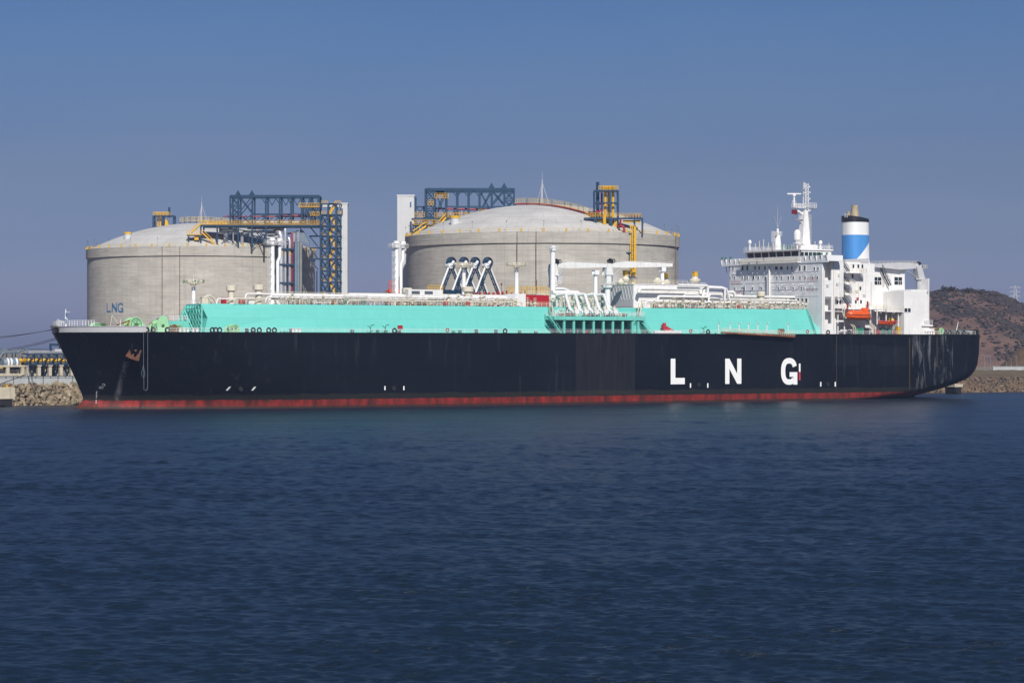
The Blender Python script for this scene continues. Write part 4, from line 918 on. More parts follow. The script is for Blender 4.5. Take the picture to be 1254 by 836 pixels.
# bridge front bulwark, wings and wheelhouse
wv0, wv1 = -.6, 46.5
m = MB(); m.box(U0-.25,U0+.02,wv0,wv1,HT-.35,40.05); m.box(U0+.02,U0+5.2,wv0,HV0+9,HT+.002,HT+.22); m.box(U0+.02,U0+5.2,HV1-7,wv1,HT-.25,HT+.02); m.box(U0+.02,U0+5.2,wv0,wv0+.2,HT+.22,40.0); m.box(U0+.02,U0+5.2,wv1-.2,wv1,HT+.02,40.0); m.box(U0+5.0,U0+5.2,wv0+.2,HV0+9,HT+.22,40.0)
wing = m.build('bridge_wing', M['front'], ship, smooth=False)
m = MB()
for k in range(5):
    v = -.4+k*2.3; m.prism([(U0-.26,40.0),(U0-.26,HT-.3),(U0-.55,39.9)],v,v+.12,'y')
    v = HV1+3.3-k*2.1; m.prism([(U0-.26,40.0),(U0-.26,HT-.3),(U0-.55,39.9)],v,v+.12,'y')
for v in (HV1+.4,HV1+1.8,HV1+3.1): m.prism([(v-.1,HT-.3),(v+.1,HT-.3),(v-.3,HT-2.2),(v-.5,HT-2.2)],U0+1,U0+1.2,'x')
m.build('wing_bracket', M['front'], wing, smooth=False)
m = MB()
for v in (-.3,1.9,4.2,6.4,42.,44.4,46.): m.lathe([(.1,0),(.3,.12),(.3,.5),(.1,.6)],(U0-.4,v,40.1),8)
m.build('wing_lamp', M['green'], wing)
wa, wb = FV(979.5,U0), FV(913,U0); WU1 = S(1018,wa); wz = Zs(304.5,U0,wa)
m = MB(); m.box(U0+.4,WU1,wa,wb,HT,wz-1.); m.box(U0-.5,WU1+.4,wa-.4,wb+.4,wz-.35,wz); m.box(U0+.1,WU1-.05,wa+.05,wb-.05,wz-.36,wz-.34)
m.loft([(U0+.4,wa,wz-2.9),(U0+.5,wa,wz-2.9),(U0+.5,wb,wz-2.9),(U0+.4,wb,wz-2.9)],[(U0-.1,wa,wz-.35),(U0,wa,wz-.35),(U0,wb,wz-.35),(U0-.1,wb,wz-.35)])
m.box(U0+.5,WU1,wa,wa+.2,wz-1.,wz-.35); m.box(U0+.5,WU1,wb-.2,wb,wz-1.,wz-.35); m.box(WU1-.2,WU1,wa,wb,wz-1.,wz-.35)
whl = m.build('wheelhouse', M['white'], ship, smooth=False)
n = 7; pw = (wb-wa-1.2)/n
for k in range(n):
    v0_ = wa+.6+k*pw+.22; v1_ = v0_+pw-.44; m = MB()
    lo, hi = wz-2.35, wz-.65; sl_ = lambda z: U0+.4-.5*(z-(wz-2.9))/2.55-.04
    m.add([(sl_(lo),v0_,lo),(sl_(lo),v1_,lo),(sl_(hi),v1_,hi),(sl_(hi),v0_,hi)],[(0,1,2,3)]); m.build('window', M['glass'], whl, smooth=False)
for k, px in enumerate((982.5,987.8,993,998.,1003)):
    u = S(px,wa-.02); m = MB(); m.box(u-.75,u+.55,wa-.05,wa-.01,wz-2.2,wz-.9); m.build('window', M['glass'], whl, smooth=False)
bz = Zs(321.5,U0-1,24); m = MB(); m.box(U0-1.5,U0-.26,wa-.6,wb+.9,bz-.3,bz); bal = m.build('bridge_balcony', M['front'], ship, smooth=False)
m = MB(); m.rail([(U0-.3,wa-.5,bz),(U0-1.4,wa-.5,bz),(U0-1.4,wb+.8,bz),(U0-.3,wb+.8,bz)],1.15,.9,.06); m.box(U0-1.44,U0-1.4,wa-.5,wb+.8,bz,bz+.45); m.build('balcony_rail', M['cream'], bal)
m = MB(); m.rail([(U0-.4,wa-.3,wz),(U0-.4,wb+.3,wz),(WU1+.3,wb+.3,wz),(WU1+.3,wa-.3,wz),(U0-.4,wa-.3,wz)],1.1,1.2,.045); m.build('roof_rail', M['trunkwall'], whl)
# radar mast
u = S(984,22); mz = wz; m = MB(); zt = Zs(258,u,22)
m.loft([(u-1.7,20.6,mz),(u+1.5,20.6,mz),(u+1.5,23.4,mz),(u-1.7,23.4,mz)],[(u-.2,21.3,zt),(u+1.1,21.3,zt),(u+1.1,22.7,zt),(u-.2,22.7,zt)])
m.box(u-2.6,u+3.4,19.8,24.2,mz,mz+1.6)
rm = m.build('radar_mast', M['white'], ship, smooth=False)
m = MB(); pzz = Zs(255,u,22); m.box(u-3.8,u+.2,21.2,22.8,pzz,pzz+.12); m.bar((u-3.6,22,pzz),(u,22,pzz-1.8),.25,.5); m.box(u+.6,u+4.3,21.2,22.8,pzz+.2,pzz+.32); m.bar((u+3.8,22,pzz+.2),(u+.8,22,pzz-1.2),.2,.4)
m.rail([(u-3.7,21.2,pzz),(u-.3,21.2,pzz)],1.2,.9,.06); m.rail([(u-3.7,22.8,pzz),(u-.3,22.8,pzz)],1.2,.9,.06); m.rail([(u+.9,21.2,pzz+.3),(u+4.2,21.2,pzz+.3)],1.2,.9,.06)
z2 = Zs(269,u,22); m.box(u-2.4,u,21.3,22.7,z2,z2+.12); m.rail([(u-2.3,21.3,z2),(u-.2,21.3,z2)],1.2,.8,.06); m.bar((u-2.2,22,z2),(u,22,z2-1.),.2,.3); m.build('mast_platform', M['white'], rm)
m = MB(); um = S(972.5,22); zr = Zs(238,um,22); m.lathe([(.32,pzz-zr),(.25,-.7),(.5,-.5),(.5,-.1),(.2,0)],(um,22,zr),10); m.bar((um-1.7,23.,zr+.15),(um+1.7,21.,zr+.15),.28,.34); m.torus((um,22,zr-2.4),.75,.06,'y',14,5); m.build('radar_scanner', M['white'], rm)
m = MB(); ul = S(986.5,22); zl = Zs(223,ul,22)
for a, b in ((-.55,-.45),(.75,-.45),(.75,.45),(-.55,.45)): m.bar((ul+a,22+b,zt-.3),(ul+a*.85,22+b*.85,zl-.4 if a > 0 else zl-.2),.16)
k = 8
for i in range(k):
    za_, zb_ = zt+(zl-.4-zt)*i/k, zt+(zl-.4-zt)*(i+1)/k; m.bar((ul-.55,21.55,za_),(ul+.75,21.55,zb_),.09); m.bar((ul+.75,21.55,za_),(ul-.55,21.55,za_),.09)
m.lathe([(.14,-1.6),(.08,0)],(ul-.5,22,zl),8)
for i, (dx, dz) in enumerate(((1.3,-.6),(1.5,-2.2),(1.4,-4.),(-.9,-1.),(-.9,-2.4))): m.lathe([(.12,0),(.2,.1),(.2,.4),(.1,.5)],(ul+dx*.8,21.5,zl+dz-1),8); m.bar((ul,21.6,zl+dz-1),(ul+dx*.8,21.5,zl+dz-1),.07)
m.build('lattice_topmast', M['white'], rm)
m = MB(); ladder(m, u+1.6, 20.9, mz+1.6, zt-1, cage=False)
for i in range(8): z = mz+2+i*(zt-mz-3)/8; m.bar((u+1.3-.03*i,21.2,z),(u+2.0-.05*i,21.2,z),.12)
m.build('ladder', M['cream'], rm)
m = MB(); ud = S(976.3,20); zd = Zs(287.5,ud,20); m.lathe([(.5,-2.3),(.5,-1.6),(.95,-1.4),(1.02,-.3),(1.,.5),(.75,1.15),(.3,1.5)],(ud,20,zd),16); m.box(ud-1.,ud+2.6,19.3,20.7,zd-2.5,zd-2.3); m.bar((ud,20,zd-2.4),(ud,20,mz),.35); m.rail([(ud-1.,19.3,zd-2.3),(ud+1.2,19.3,zd-2.3)],1.1,.8,.05); m.build('satellite_dome', M['white'], rm)
m = MB(); ua_ = S(952.3,24); za_ = Zs(280,ua_,24); m.lathe([(1.15,0),(.75,za_-mz-2.),(.4,za_-mz-1.6),(.35,za_-mz)],(ua_,24,mz),12); m.rail([(ua_-1,23.3,za_-2.),(ua_+1.,23.3,za_-2.),(ua_+1.,24.7,za_-2.),(ua_-1.,24.7,za_-2.),(ua_-1,23.3,za_-2.)],1.1,.7,.06); m.box(ua_-1,ua_+1,23.3,24.7,za_-2.1,za_-2.)
ant = m.build('antenna_mast', M['white'], ship)
m = MB(); m.bar((ua_,24,za_),(ua_,24,Zs(253,ua_,24)),.07); m.bar((ua_,24,za_+.3),(ua_-1.3,24,za_+3.6),.05); m.bar((ua_,24,za_+.3),(ua_+1.5,24,za_+3.6),.05); m.build('whip_aerial', M['greyp'], ant)
m = MB(); um = S(946.5,24); m.rail([(um-.5,24,Zs(297,um,24)),(um+.6,24,Zs(297,um,24))],3.2,.35,.04,6); m.bar((um,24,mz),(um,24,Zs(297,um,24)),.18); m.build('panel_aerial', M['white'], ant)
for px, yt, v in ((918.2,296,34),(1004.8,296.5,14)):
    m = MB(); u = S(px,v); z = Zs(yt,u,v); m.lathe([(.28,0),(.22,z-mz-.7),(.5,z-mz-.5),(.55,z-mz),(.35,z-mz+.45)],(u,v,mz),12); m.build('dome_aerial', M['white'], ship)
for px, h in ((925,1.6),(930,2.1),(935,2.6),(941,1.7),(947,1.4),(960,1.3),(970,1.6),(998,2.6),(1015,2.4)):
    v = R.uniform(15, 30); m = MB(); u = S(px,v); m.lathe([(.14,0),(.1,h),(.16,h),(.16,h+.25)],(u,v,mz),7); m.build('aerial_post', M['cream'], ship)
for px, mt in ((956.5,'green'),(966,'green')):
    m = MB(); u = S(px,28); m.box(-.4,.4,-.4,.4,0,1.2); m.lathe([(.35,1.2),(.5,1.5),(.3,1.9)],(0,0,0),10); o = m.build('search_light', M[mt], ship); o.location = (u,28,mz)

# ---- engine casing behind the house, its galleries and stairs
CV = 8.; CU1 = S(1071,CV); cz = Zs(322,246,CV)
m = MB(); m.box(U1-.01,CU1,CV,36,DK,cz)
# port trunk casing block beside funnel with the curved shoulder
pr = [(S(1062,CV),cz)]+[(S(1062+10*k/6,CV),cz-(cz-Zs(342,252,CV))*((k/6)**.55)*.0+ (Zs(318,252,CV)-cz)*(1-k/6)**2) for k in range(7)]
m.box(U1-.01,S(1064,CV)-.5,CV+3,34,cz,cz+.0+.4)
cas = m.build('engine_casing', M['white'], ship, smooth=False)
def slab(pa, pb, y, v0_, v1_, name='gallery', rail=True, parent=None):
    ua, ub = S(pa,v0_), S(pb,v0_); z = Zs(y,(ua+ub)/2,v0_); m = MB(); m.box(ua,ub,v0_,v1_,z-.25,z)
    o = m.build(name, M['white'], parent or cas, smooth=False)
    if rail: m = MB(); m.rail([(ua,v1_,z),(ua,v0_,z),(ub,v0_,z),(ub,v1_,z)],1.1,1.3,.045); m.build('gallery_rail', M['cream'], o)
    return z
g1 = slab(1036,1061,333.5,5.5,7.98); g2 = slab(1034,1047,347.5,5.5,7.98); g3 = slab(1034,1047,360.5,5.5,7.98); g4 = slab(1022,1086,377.8,3.2,7.98); g5 = slab(1033.5,1066,388.5,4.5,7.98,rail=False)
for pa, ya, pb, yb in ((1031,321,1038.5,332.5),(1031,333.5,1038,345),(1031,346,1038,358),(1031,361,1040,376)):
    ua, ub = S(pa,5.8), S(pb,5.8); o = stair(ua, Zs(ya,ua,5.8), ub, Zs(yb,ub,5.8), 5.2, .9, M['darkst'], cas)
for px, y in ((1045,326),(1051,326),(1056,326),(1053.5,353),(1025.5,370),(1029,370),(1048,369.5),(1054.3,369.5),(1044,338)):
    m = MB(); u = S(px,CV); z = Zs(y,u,CV); vv = CV if px > 1033 else HV0+2.4; u = S(px,vv); m.box(u-.3,u+.3,vv-.06,vv-.01,z-.5,z+.5); m.build('window', M['glass'], cas, smooth=False)
m = MB()
for px in (1026,1034,1045,1066,1074,1085,1100): m.bar((S(px,3.4),3.4,DK),(S(px,3.4),3.4,g4-.25),.28)
m.build('gallery_post', M['white'], cas)
m = MB()
for px, h, w_ in ((1052,2.4,1.2),(1062,2.,.9),(1072,2.2,1.6),(1085,2.4,1.),(1095,1.8,1.4)): u = S(px,CV-.1); m.box(u-w_/2,u+w_/2,CV-.12,CV-.01,DK+.2,DK+.2+h)
m.build('casing_door', M['greyp'], cas)
for px, y0_, y1_, vv, mt in ((1008.6,330,404,HV0,'cream'),(1020.6,322,404,HV0,'cream'),(1028,325,360,HV0,'white'),(1051,338,372,CV,'cream'),(1060,336,374,CV,'white'),(1066.5,345,376,CV,'greyp')):
    u = S(px,vv); m = MB(); m.tube((u,vv-.14,Zs(y1_,u,vv)),(u,vv-.14,Zs(y0_,u,vv)),.09,n=6); m.build('wall_pipe', M[mt], cas if vv == CV else house)
for px, y, vv, mt in ((1013,350,HV0,'greyp'),(1027,337,HV0,'cream'),(1025,348,HV0,'greyp'),(1055,343,CV,'greyp'),(1049,357,CV,'cream'),(1058,362,CV,'greyp'),(1050,366,CV,'red'),(1064,372,CV,'cream'),(1046,344,CV,'greyp')):
    u = S(px,vv); z = Zs(y,u,vv); m = MB(); m.box(u-.35,u+.35,vv-.22,vv-.01,z-.3,z+.3); m.box(u-.42,u+.42,vv-.28,vv-.01,z+.3,z+.37); m.build('wall_vent', M[mt], cas if vv == CV else house)
# funnel
fu0, fu1 = S(1030,22), S(1064.3,22); fc = (fu0+fu1)/2; fr_ = (fu1-fu0)/2*.70
zF = [cz-1, Zs(320.5,fc,22), Zs(288,fc,22), Zs(272.2,fc,22), Zs(264.5,fc,22)]
def fring(z, n=40, s=1.):
    out = []
    for i in range(n):
        t = 2*PI*i/n; c, q = math.cos(t), math.sin(t); du = math.copysign(abs(c)**.75, c)*fr_*s; dv = math.copysign(abs(q)**.75, q)*3.3*s
        out.append((fc+du+(.10*(zF[4]-z)*(.5+.5*c)*.28), 22+dv, z))
    return out
def funnel_mat():
    m_, nt, b = nodes('funnel_bands'); tc = N(nt,'ShaderNodeTexCoord'); sp_ = N(nt,'ShaderNodeSeparateXYZ'); lk(nt,tc,'Object',sp_,0)
    wht, blu = (.80,.80,.79), (.075,.27,.62)
    inb = mathn(nt,'MULTIPLY',mathn(nt,'LESS_THAN',(sp_,2),zF[2]),mathn(nt,'GREATER_THAN',(sp_,2),zF[1]-.4))
    # blue is cut by a concave white sweep rising aft
    xx = mathn(nt,'DIVIDE',mathn(nt,'SUBTRACT',(sp_,0),fc-fr_*.8),fr_*1.75); zc = mathn(nt,'MULTIPLY',mathn(nt,'POWER',mathn(nt,'MAXIMUM',xx,0.),1.0),(zF[2]-zF[1])*.86)
    cut = mathn(nt,'GREATER_THAN',mathn(nt,'SUBTRACT',(sp_,2),zF[1]-.3),zc)
    n1 = N(nt,'ShaderNodeTexNoise',Scale=.6,Detail=5.); lk(nt,coords(nt,(1,1,.15)),0,n1,'Vector')
    base = mix(nt, mathn(nt,'MULTIPLY',inb,cut), wht, blu); base = mix(nt, 1., base, ramp(nt,n1,0,.3,.7,(.88,.88,.88,1),(1,1,1,1)),'MULTIPLY')
    base = mix(nt, mathn(nt,'GREATER_THAN',(sp_,2),zF[3]), base, (.016,.017,.02)); nt.links.new(mo(base), b.inputs['Base Color']); b.inputs['Roughness'].default_value = .4; return m_
m = MB(); zs_ = [cz-1]+[zF[1]+(zF[3]-zF[1])*k/8 for k in range(9)]+[zF[3]+.02]
vs = [p for z in zs_ for p in fring(z)]
top = [(x, y, zF[4]-(x-fc+fr_)/(2*fr_)*1.1) for x, y, z in fring(zF[4])]; rim = [(x,y,z) for x,y,z in fring(zF[3]+.03, s=1.03)]; top2 = [(fc+(x-fc)*1.03, 22+(y-22)*1.03, z) for x,y,z in top]
vs += rim+top2; k = len(zs_)+2; n = 40
m.add(vs, [(j*n+i, j*n+(i+1) % n, (j+1)*n+(i+1) % n, (j+1)*n+i) for j in range(k-1) for i in range(n)]+[tuple(range((k-1)*n, k*n))]); fun = m.build('funnel', funnel_mat(), ship)
u = S(1046.8,22); m = MB(); m.lathe([(1.25,0),(1.2,1.5),(.95,3.9),(1.,4.1)],(u,22,zF[4]-1.),14); m.lathe([(.5,0),(.45,2.2)],(u-1.9,22.8,zF[4]-1.),10); m.lathe([(.4,0),(.4,1.6)],(u-3.2,21.,zF[4]-.6),8); m.build('exhaust_pipe', M['exhaust'], fun)
m = MB(); 
for px in (1032,1034.5,1037): u = S(px,22); m.lathe([(.12,0),(.12,1.2)],(u,21,zF[4]-.6),7)
m.build('top_fitting', M['greyp'], fun)
# upper machinery block aft of funnel
AV = 11.; a0, a1 = S(1069,AV), S(1108,AV); az = Zs(328.5,(a0+a1)/2,AV); am = Zs(351,a1,AV)
m = MB(); m.box(a0,a1,AV,34,DK,az)
ub_ = MB()
sh = [(a0-2.5,am-8),(a0+.02,am-8),(a0+.02,az)]+[(a0-.02-2.6*(k/6), az+.02+(zF[1]+2.2-az)*(k/6)**2.2) for k in range(7)]
m.prism([(x, z) for x, z in [(a0+.6,am-8),(a0+.6,az-.02)]+[(a0+.4-2.0*(k/6), az-.02+(zF[1]+.6-az)*(k/6)**2.0) for k in range(1,7)]+[(a0-1.6,am-8)]], AV+.01, 33.9, 'y')
aft = m.build('machinery_block', M['white'], ship, smooth=False)
for px0, px1 in ((1069.8,1079.2),(1095,1104.5)):
    u0_, u1_ = S(px0,AV), S(px1,AV); z0_, z1_ = Zs(348.5,u0_,AV), Zs(339.3,u0_,AV); m = MB(); m.box(u0_,u1_,AV-.05,AV-.01,z0_,z1_); o = m.build('window', M['glass'], aft, smooth=False)
    m = MB(); um = (u0_+u1_)/2; zm = (z0_+z1_)/2; m.box(um-.06,um+.06,AV-.1,AV-.055,z0_,z1_); m.box(u0_,u1_,AV-.1,AV-.055,zm-.05,zm+.05); m.box(um+.7,um+.8,AV-.1,AV-.055,z0_,zm-.05); m.box(u0_-.15,u0_,AV-.1,AV-.01,z0_-.1,z1_+.1); m.box(u1_,u1_+.15,AV-.1,AV-.01,z0_-.1,z1_+.1); m.build('frame', M['front'], o, smooth=False)
stair(S(1080.5,AV-1.5),az,S(1091,AV-1.5),am+.2,AV-1.6,.9,M['darkst'],aft)
m = MB(); m.rail([(a0+.3,AV+.1,az),(a1,AV+.1,az),(a1,33.9,az)],1.2,1.1,.05); ladder(m, S(1082,AV-.4), AV-.4, am, az+1, cage=False); m.build('roof_rail', M['cream'], aft)
# aft block with the pale forward face
b0, b1 = S(1107,2), S(1138,2); bz_ = Zs(356.5,(b0+b1)/2,2)
m = MB(); m.box(b0,b1,2,14,DK,bz_-1); m.box(b0,b1-1.,2.,14,bz_-1,bz_-.004); m.box(S(1134,3),b1,2.,5.,bz_-1,Zs(341,b1,2)); m.box(S(1116,2),b1-.5,2.1,13.9,bz_,bz_+.5)
ab = m.build('stern_block', M['white'], ship, smooth=False)
m = MB(); u0_, u1_ = S(1107.6,2), S(1115,2); z0_, z1_ = Zs(382,u0_,2), Zs(377.4,u0_,2); m.box(u0_,u1_,1.94,1.99,z0_,z1_); o = m.build('window', M['glass'], ab, smooth=False)
m = MB(); um = (u0_+u1_)/2; m.box(um-.1,um+.1,1.9,1.935,z0_,z1_); m.box(u0_-.1,u1_+.1,1.9,1.99,z0_-.12,z0_); m.build('frame', M['front'], o, smooth=False)
m = MB(); u = S(1131,2); m.box(b1-3,b1+1.,1.6,8,Zs(399.5,b1,2),Zs(397.3,b1,2)); m.rail([(b1-2,1.7,Zs(397.3,b1,2)),(b1+.9,1.7,Zs(397.3,b1,2))],1.2,1.,.05); m.build('stern_canopy', M['white'], ab)
slab(1086,1106.5,381,2.4,AV-.02,'boat_platform')
m = MB()
for px, y, mt in ((1098,370,0),(1095,373,0),(1093.5,366,0)): u = S(px,AV); m.box(u-.35,u+.35,AV-.35,AV-.01,Zs(y,u,AV)-.35,Zs(y,u,AV)+.35)
m.build('alarm_box', M['red'], aft)
for px, mt, w_, h in ((1052,'green',3.2,1.6),(1018,'green',1.2,1.2),(1080,'green',.8,1.6),(1089,'green',.9,1.4),(1072,'red',.6,1.2),(1077,'red',.6,1.),(1100.3,'yellow',1.,2.),(1062,'black',1.2,1.6),(1122,'green',1.6,1.9),(1131,'white',3.8,2.),(1140,'white',2.,1.6),(1093,'red',.6,.8),(1083,'darkst',1.,1.5)):
    u = S(px,2.5); m = MB(); m.box(u-w_/2,u+w_/2,2.2,3.2,DK+.25,DK+.25+h); m.box(u-w_/2-.06,u+w_/2+.06,2.14,3.26,DK+.25+h,DK+.33+h); m.tube((u-w_*.3,2.6,DK),(u-w_*.3,2.6,DK+.26),.1); m.tube((u+w_*.3,2.6,DK),(u+w_*.3,2.6,DK+.26),.1); m.torus((u,2.12,DK+.3+h*.5),min(w_,h)*.28,.06,'y',12,5); m.build('deck_locker', M[mt], ship)
# stores crane over the stern house
cu, cv = S(1126.5,10), 10.; z0_, z1_ = bz_, Zs(331,cu,cv)
m = MB(); m.lathe([(1.5,0),(1.5,.6),(1.15,.8),(1.1,3.4),(1.5,3.6),(1.5,4.)],(cu,cv,z0_-.1),16); m.loft([(cu-1.2,cv-1,z0_+3.8),(cu+1.2,cv-1,z0_+3.8),(cu+1.2,cv+1,z0_+3.8),(cu-1.2,cv+1,z0_+3.8)],[(cu-2.,cv-.9,z1_+1.),(cu-.2,cv-.9,z1_+1.6),(cu-.2,cv+.9,z1_+1.6),(cu-2.,cv+.9,z1_+1.)])
crn = m.build('stores_crane', M['greyp'], ship, smooth=False)
ja, jb = (S(1121,10),Zs(324.5,cu,10)), (S(1066,10),Zs(325.3,cu,10)); m = MB()
md = (ja[0]*.68+jb[0]*.32, ja[1]*.7+jb[1]*.3-.1)
for (p, h0_), (q, h1_) in (((ja,1.5),(md,2.1)),((md,2.1),(jb,.8))): m.loft([(p[0],cv-.5,p[1]-h0_/2-.3),(p[0],cv+.5,p[1]-h0_/2-.3),(p[0],cv+.5,p[1]+h0_/2-.3),(p[0],cv-.5,p[1]+h0_/2-.3)],[(q[0],cv-.4,q[1]-h1_/2-.2),(q[0],cv+.4,q[1]-h1_/2-.2),(q[0],cv+.4,q[1]+h1_/2-.2),(q[0],cv-.4,q[1]+h1_/2-.2)])
m.bar((ja[0],cv,ja[1]),(cu-1,cv,z1_+.8),1.1,1.4); m.build('jib', M['greyp'], crn, smooth=False)
m = MB(); m.rail([(ja[0],cv-.5,ja[1]+.4),(jb[0],cv-.4,jb[1]+.2)],.7,1.6,.045,2); m.rail([(cu+.4,cv-1,z1_+.4),(cu+2.,cv-1,z1_+.4),(cu+2.,cv+1,z1_+.4)],1.1,.8,.05); m.build('crane_rail', M['cream'], crn)
m = MB(); m.tube((cu-1.,cv,z0_+3.9),(md[0]+1.5,cv,md[1]-1.1),.22,n=8); m.build('luffing_ram', M['steel'], crn)
m = MB(); m.lathe([(.55,-.6),(.55,.6)],(cu-.6,cv,z1_+1.9),12,'y'); m.lathe([(.35,-.7),(.35,.7)],(cu+.4,cv,z1_+.9),12,'y'); m.build('crane_winch', M['black'], crn)
# stern deck gear
for px, mt, rp_ in ((1147,'rust',False),(1152.5,'winch',True),(1168,'darkst',True),(1176,'darkst',True),(1187,'darkst',True)): winch(px, 8 if px < 1160 else 11, .95 if px < 1160 else .8, 2.2, 'mooring_winch', mt, rp_)
m = MB()
for k in range(14): u = S(1158+k*2.2,6); m.box(u-.4,u+.3,6,6.8,DK,DK+R.uniform(.5,1.4)); 
m.build('mooring_gear', M['black'], ship)
m = MB(); u = S(1170,9); m.lathe([(.12,0),(.07,4.)],(0,0,0),7); o = m.build('stern_flagstaff', M['trunkwall'], ship); o.location = (u,9,DK); o.rotation_euler = (0,.28,0)
m = MB()
for px, mt in ((1185,0),): m.box(S(1184,8),S(1192,8),8,8.4,DK,DK+1.1)
m.build('stern_locker', M['white'], ship)
for k in range(5):
    u = S(1184.5+k*1.4,7.9); m = MB(); m.box(u-.12,u+.3,7.9,7.98,DK+.1,DK+1.); m.build('locker_door', M['letterred' if k % 2 else 'green'], ship)
m = MB(); u = S(1197.5,6); m.box(u-.5,u+.4,6,7.4,DK-.2,DK+1.7); m.build('stern_chock', M['black'], ship)
# davits
def davit(px, par):
    m = MB(); u = S(px,2.5)
    for d in (0,.7): m.path([(u+d-2.6,2.6,22.4),(u+d-1.2,1.9,21.2),(u+d-.3,1.6,20.2),(u+d,1.6,19.4),(u+d,1.7,DK)],.17,8)
    m.bar((u-2.6,2.6,22.4),(u-3.,3.4,g4),.25); return m.build('davit', M['buff'], par)
dv = [davit(1043,ship), davit(1067,ship)]
for px in (1078,1094):
    m = MB(); u = S(px,2.4); m.path([(u,3,DK),(u,3,22.),(u-.6,2.2,24.),(u-.8,1.2,24.3)],.16,8); m.bar((u,3,DK),(u+1.6,3.2,21),.12); m.build('davit', M['greyp'], ship)
for px, y0, y1 in ((1037.5,381,371.5),(1062,380,369)):
    m = MB(); u = S(px,2.); m.bar((u,2.,Zs(y0,u,2)),(u+.5,2.4,Zs(y1,u,2)),.4,.3); m.build('davit_arm', M['red'], ship)
HAZE = .00008
# ================================================================== THINGS HUNG ON THE SHIP
def ship_thing(name, label, cat, u, v, z, group=None):
    x, y, z = L2W(u, v, z); return thing(name, label, cat, (x, y, z), group, YAW)
# lifeboat
def boat_hull(m, L, Bm, H, z0, full=.9, n=14, sheer=.25):
    secs = []
    for i in range(n+1):
        t = i/n*2-1; x = t*L/2; w = Bm/2*(1-abs(t)**3.2)**.55+.04; kz = z0+H*.55*abs(t)**4; tz = z0+H+sheer*t*t
        secs.append([(x,-w,tz),(x,-w*full,z0+H*.45+ (kz-z0)*.5),(x,-w*.35,kz+.08),(x,0,kz),(x,w*.35,kz+.08),(x,w*full,z0+H*.45+(kz-z0)*.5),(x,w,tz)])
    vs = [p for s_ in secs for p in s_]; k = 7
    m.add(vs, [(i*k+j, i*k+j+1, (i+1)*k+j+1, (i+1)*k+j) for i in range(n) for j in range(k-1)]+[tuple(range(k))]+[tuple(range(n*k,(n+1)*k))])
    return secs
u0, u1 = S(1036,1.), S(1065.3,1.); um = (u0+u1)/2; L = u1-u0; zb = Zs(392,um,1); zt = Zs(379.5,um,1)
t = ship_thing('lifeboat', 'big orange enclosed lifeboat hanging in davits on the white aft house', 'lifeboat', um, .9, zb)
m = MB(); boat_hull(m, L, 3.1, (zt-zb)*.52, 0); m.build('hull', M['orange'], t)
m = MB(); Hh = (zt-zb); secs = []
n = 14
for i in range(n+1):
    q = i/n*2-1; x = q*L*.485; w = 1.45*(1-abs(q)**3.)**.5+.03; h = Hh*.42*(1-abs(q)**5)**.7; b = Hh*.53+.2*q*q
    secs += [(x,-w,b),(x,-w*.86,b+h*.62),(x,-w*.4,b+h),(x,w*.4,b+h),(x,w*.86,b+h*.62),(x,w,b)]
m.add(secs, [(i*6+j, i*6+j+1, (i+1)*6+j+1, (i+1)*6+j) for i in range(n) for j in range(5)]+[tuple(range(6))]+[tuple(range(n*6,n*6+6))]); m.build('canopy', M['orange'], t)
m = MB(); m.loft([(L*.12,-.9,Hh*.92),(L*.38,-.8,Hh*.88),(L*.38,.8,Hh*.88),(L*.12,.9,Hh*.92)],[(L*.2,-.6,Hh*1.22),(L*.34,-.6,Hh*1.22),(L*.34,.6,Hh*1.22),(L*.2,.6,Hh*1.22)]); m.build('steering_cupola', M['orange'], t)
m = MB()
for i in range(n):
    q, q2 = i/n*2-1, (i+1)/n*2-1; W_ = lambda q: 3.1/2*(1-abs(q)**3.2)**.55+.07
    for s_ in (-1,1): m.bar((q*L/2,s_*W_(q),Hh*.52+.25*q*q),(q2*L/2,s_*W_(q2),Hh*.52+.25*q2*q2),.12,.16)
m.build('rubbing_strake', M['rust'], t)
m = MB()
for x in (-L*.43, L*.43): m.bar((x,0,Hh*.8),(x,0,Hh*1.7),.08); m.bar((x,0,Hh*.75),(x,0,Hh*1.05),.3,.2)
m.build('fall_wire', M['darkst'], t)
m = MB(); m.bar((L*.5+.05,0,.6),(L*.5+.05,0,1.3),.5,.1); m.tube((L*.47,0,.35),(L*.52,0,.35),.3,n=10); m.build('propeller_guard', M['rust'], t)
u0, u1 = S(1076.3,1.4), S(1097,1.4); um = (u0+u1)/2; L = u1-u0; zb = Zs(398,um,1.4)
t = ship_thing('rescue_boat', 'small open red-orange rescue boat under the platform aft of the lifeboat', 'boat', um, 1.4, zb)
m = MB(); boat_hull(m, L, 2., .75, 0, .85, 12, .35); m.build('hull', M['orange'], t)
m = MB(); m.path([(-L*.5,0,1.12),(-L*.38,-.75,1.02),(-L*.1,-1.,.9),(L*.45,-.95,.95)],.22,8); m.path([(-L*.5,0,1.12),(-L*.38,.75,1.02),(-L*.1,1.,.9),(L*.45,.95,.95)],.22,8); m.build('buoyancy_collar', M['letterred'], t)
m = MB(); m.lathe([(.4,0),(.55,.3),(.45,.7),(.2,.9)],(L*.3,0,1.0),10); m.bar((L*.1,0,.8),(L*.12,0,2.1),.12); m.box(-.2,.5,-.4,.4,.6,1.3); m.build('console', M['yellow'], t)
m = MB(); m.bar((-L*.3,0,.9),(0,0,3.4),.05); m.bar((L*.3,0,.9),(0,0,3.4),.05); m.build('lifting_sling', M['darkst'], t)
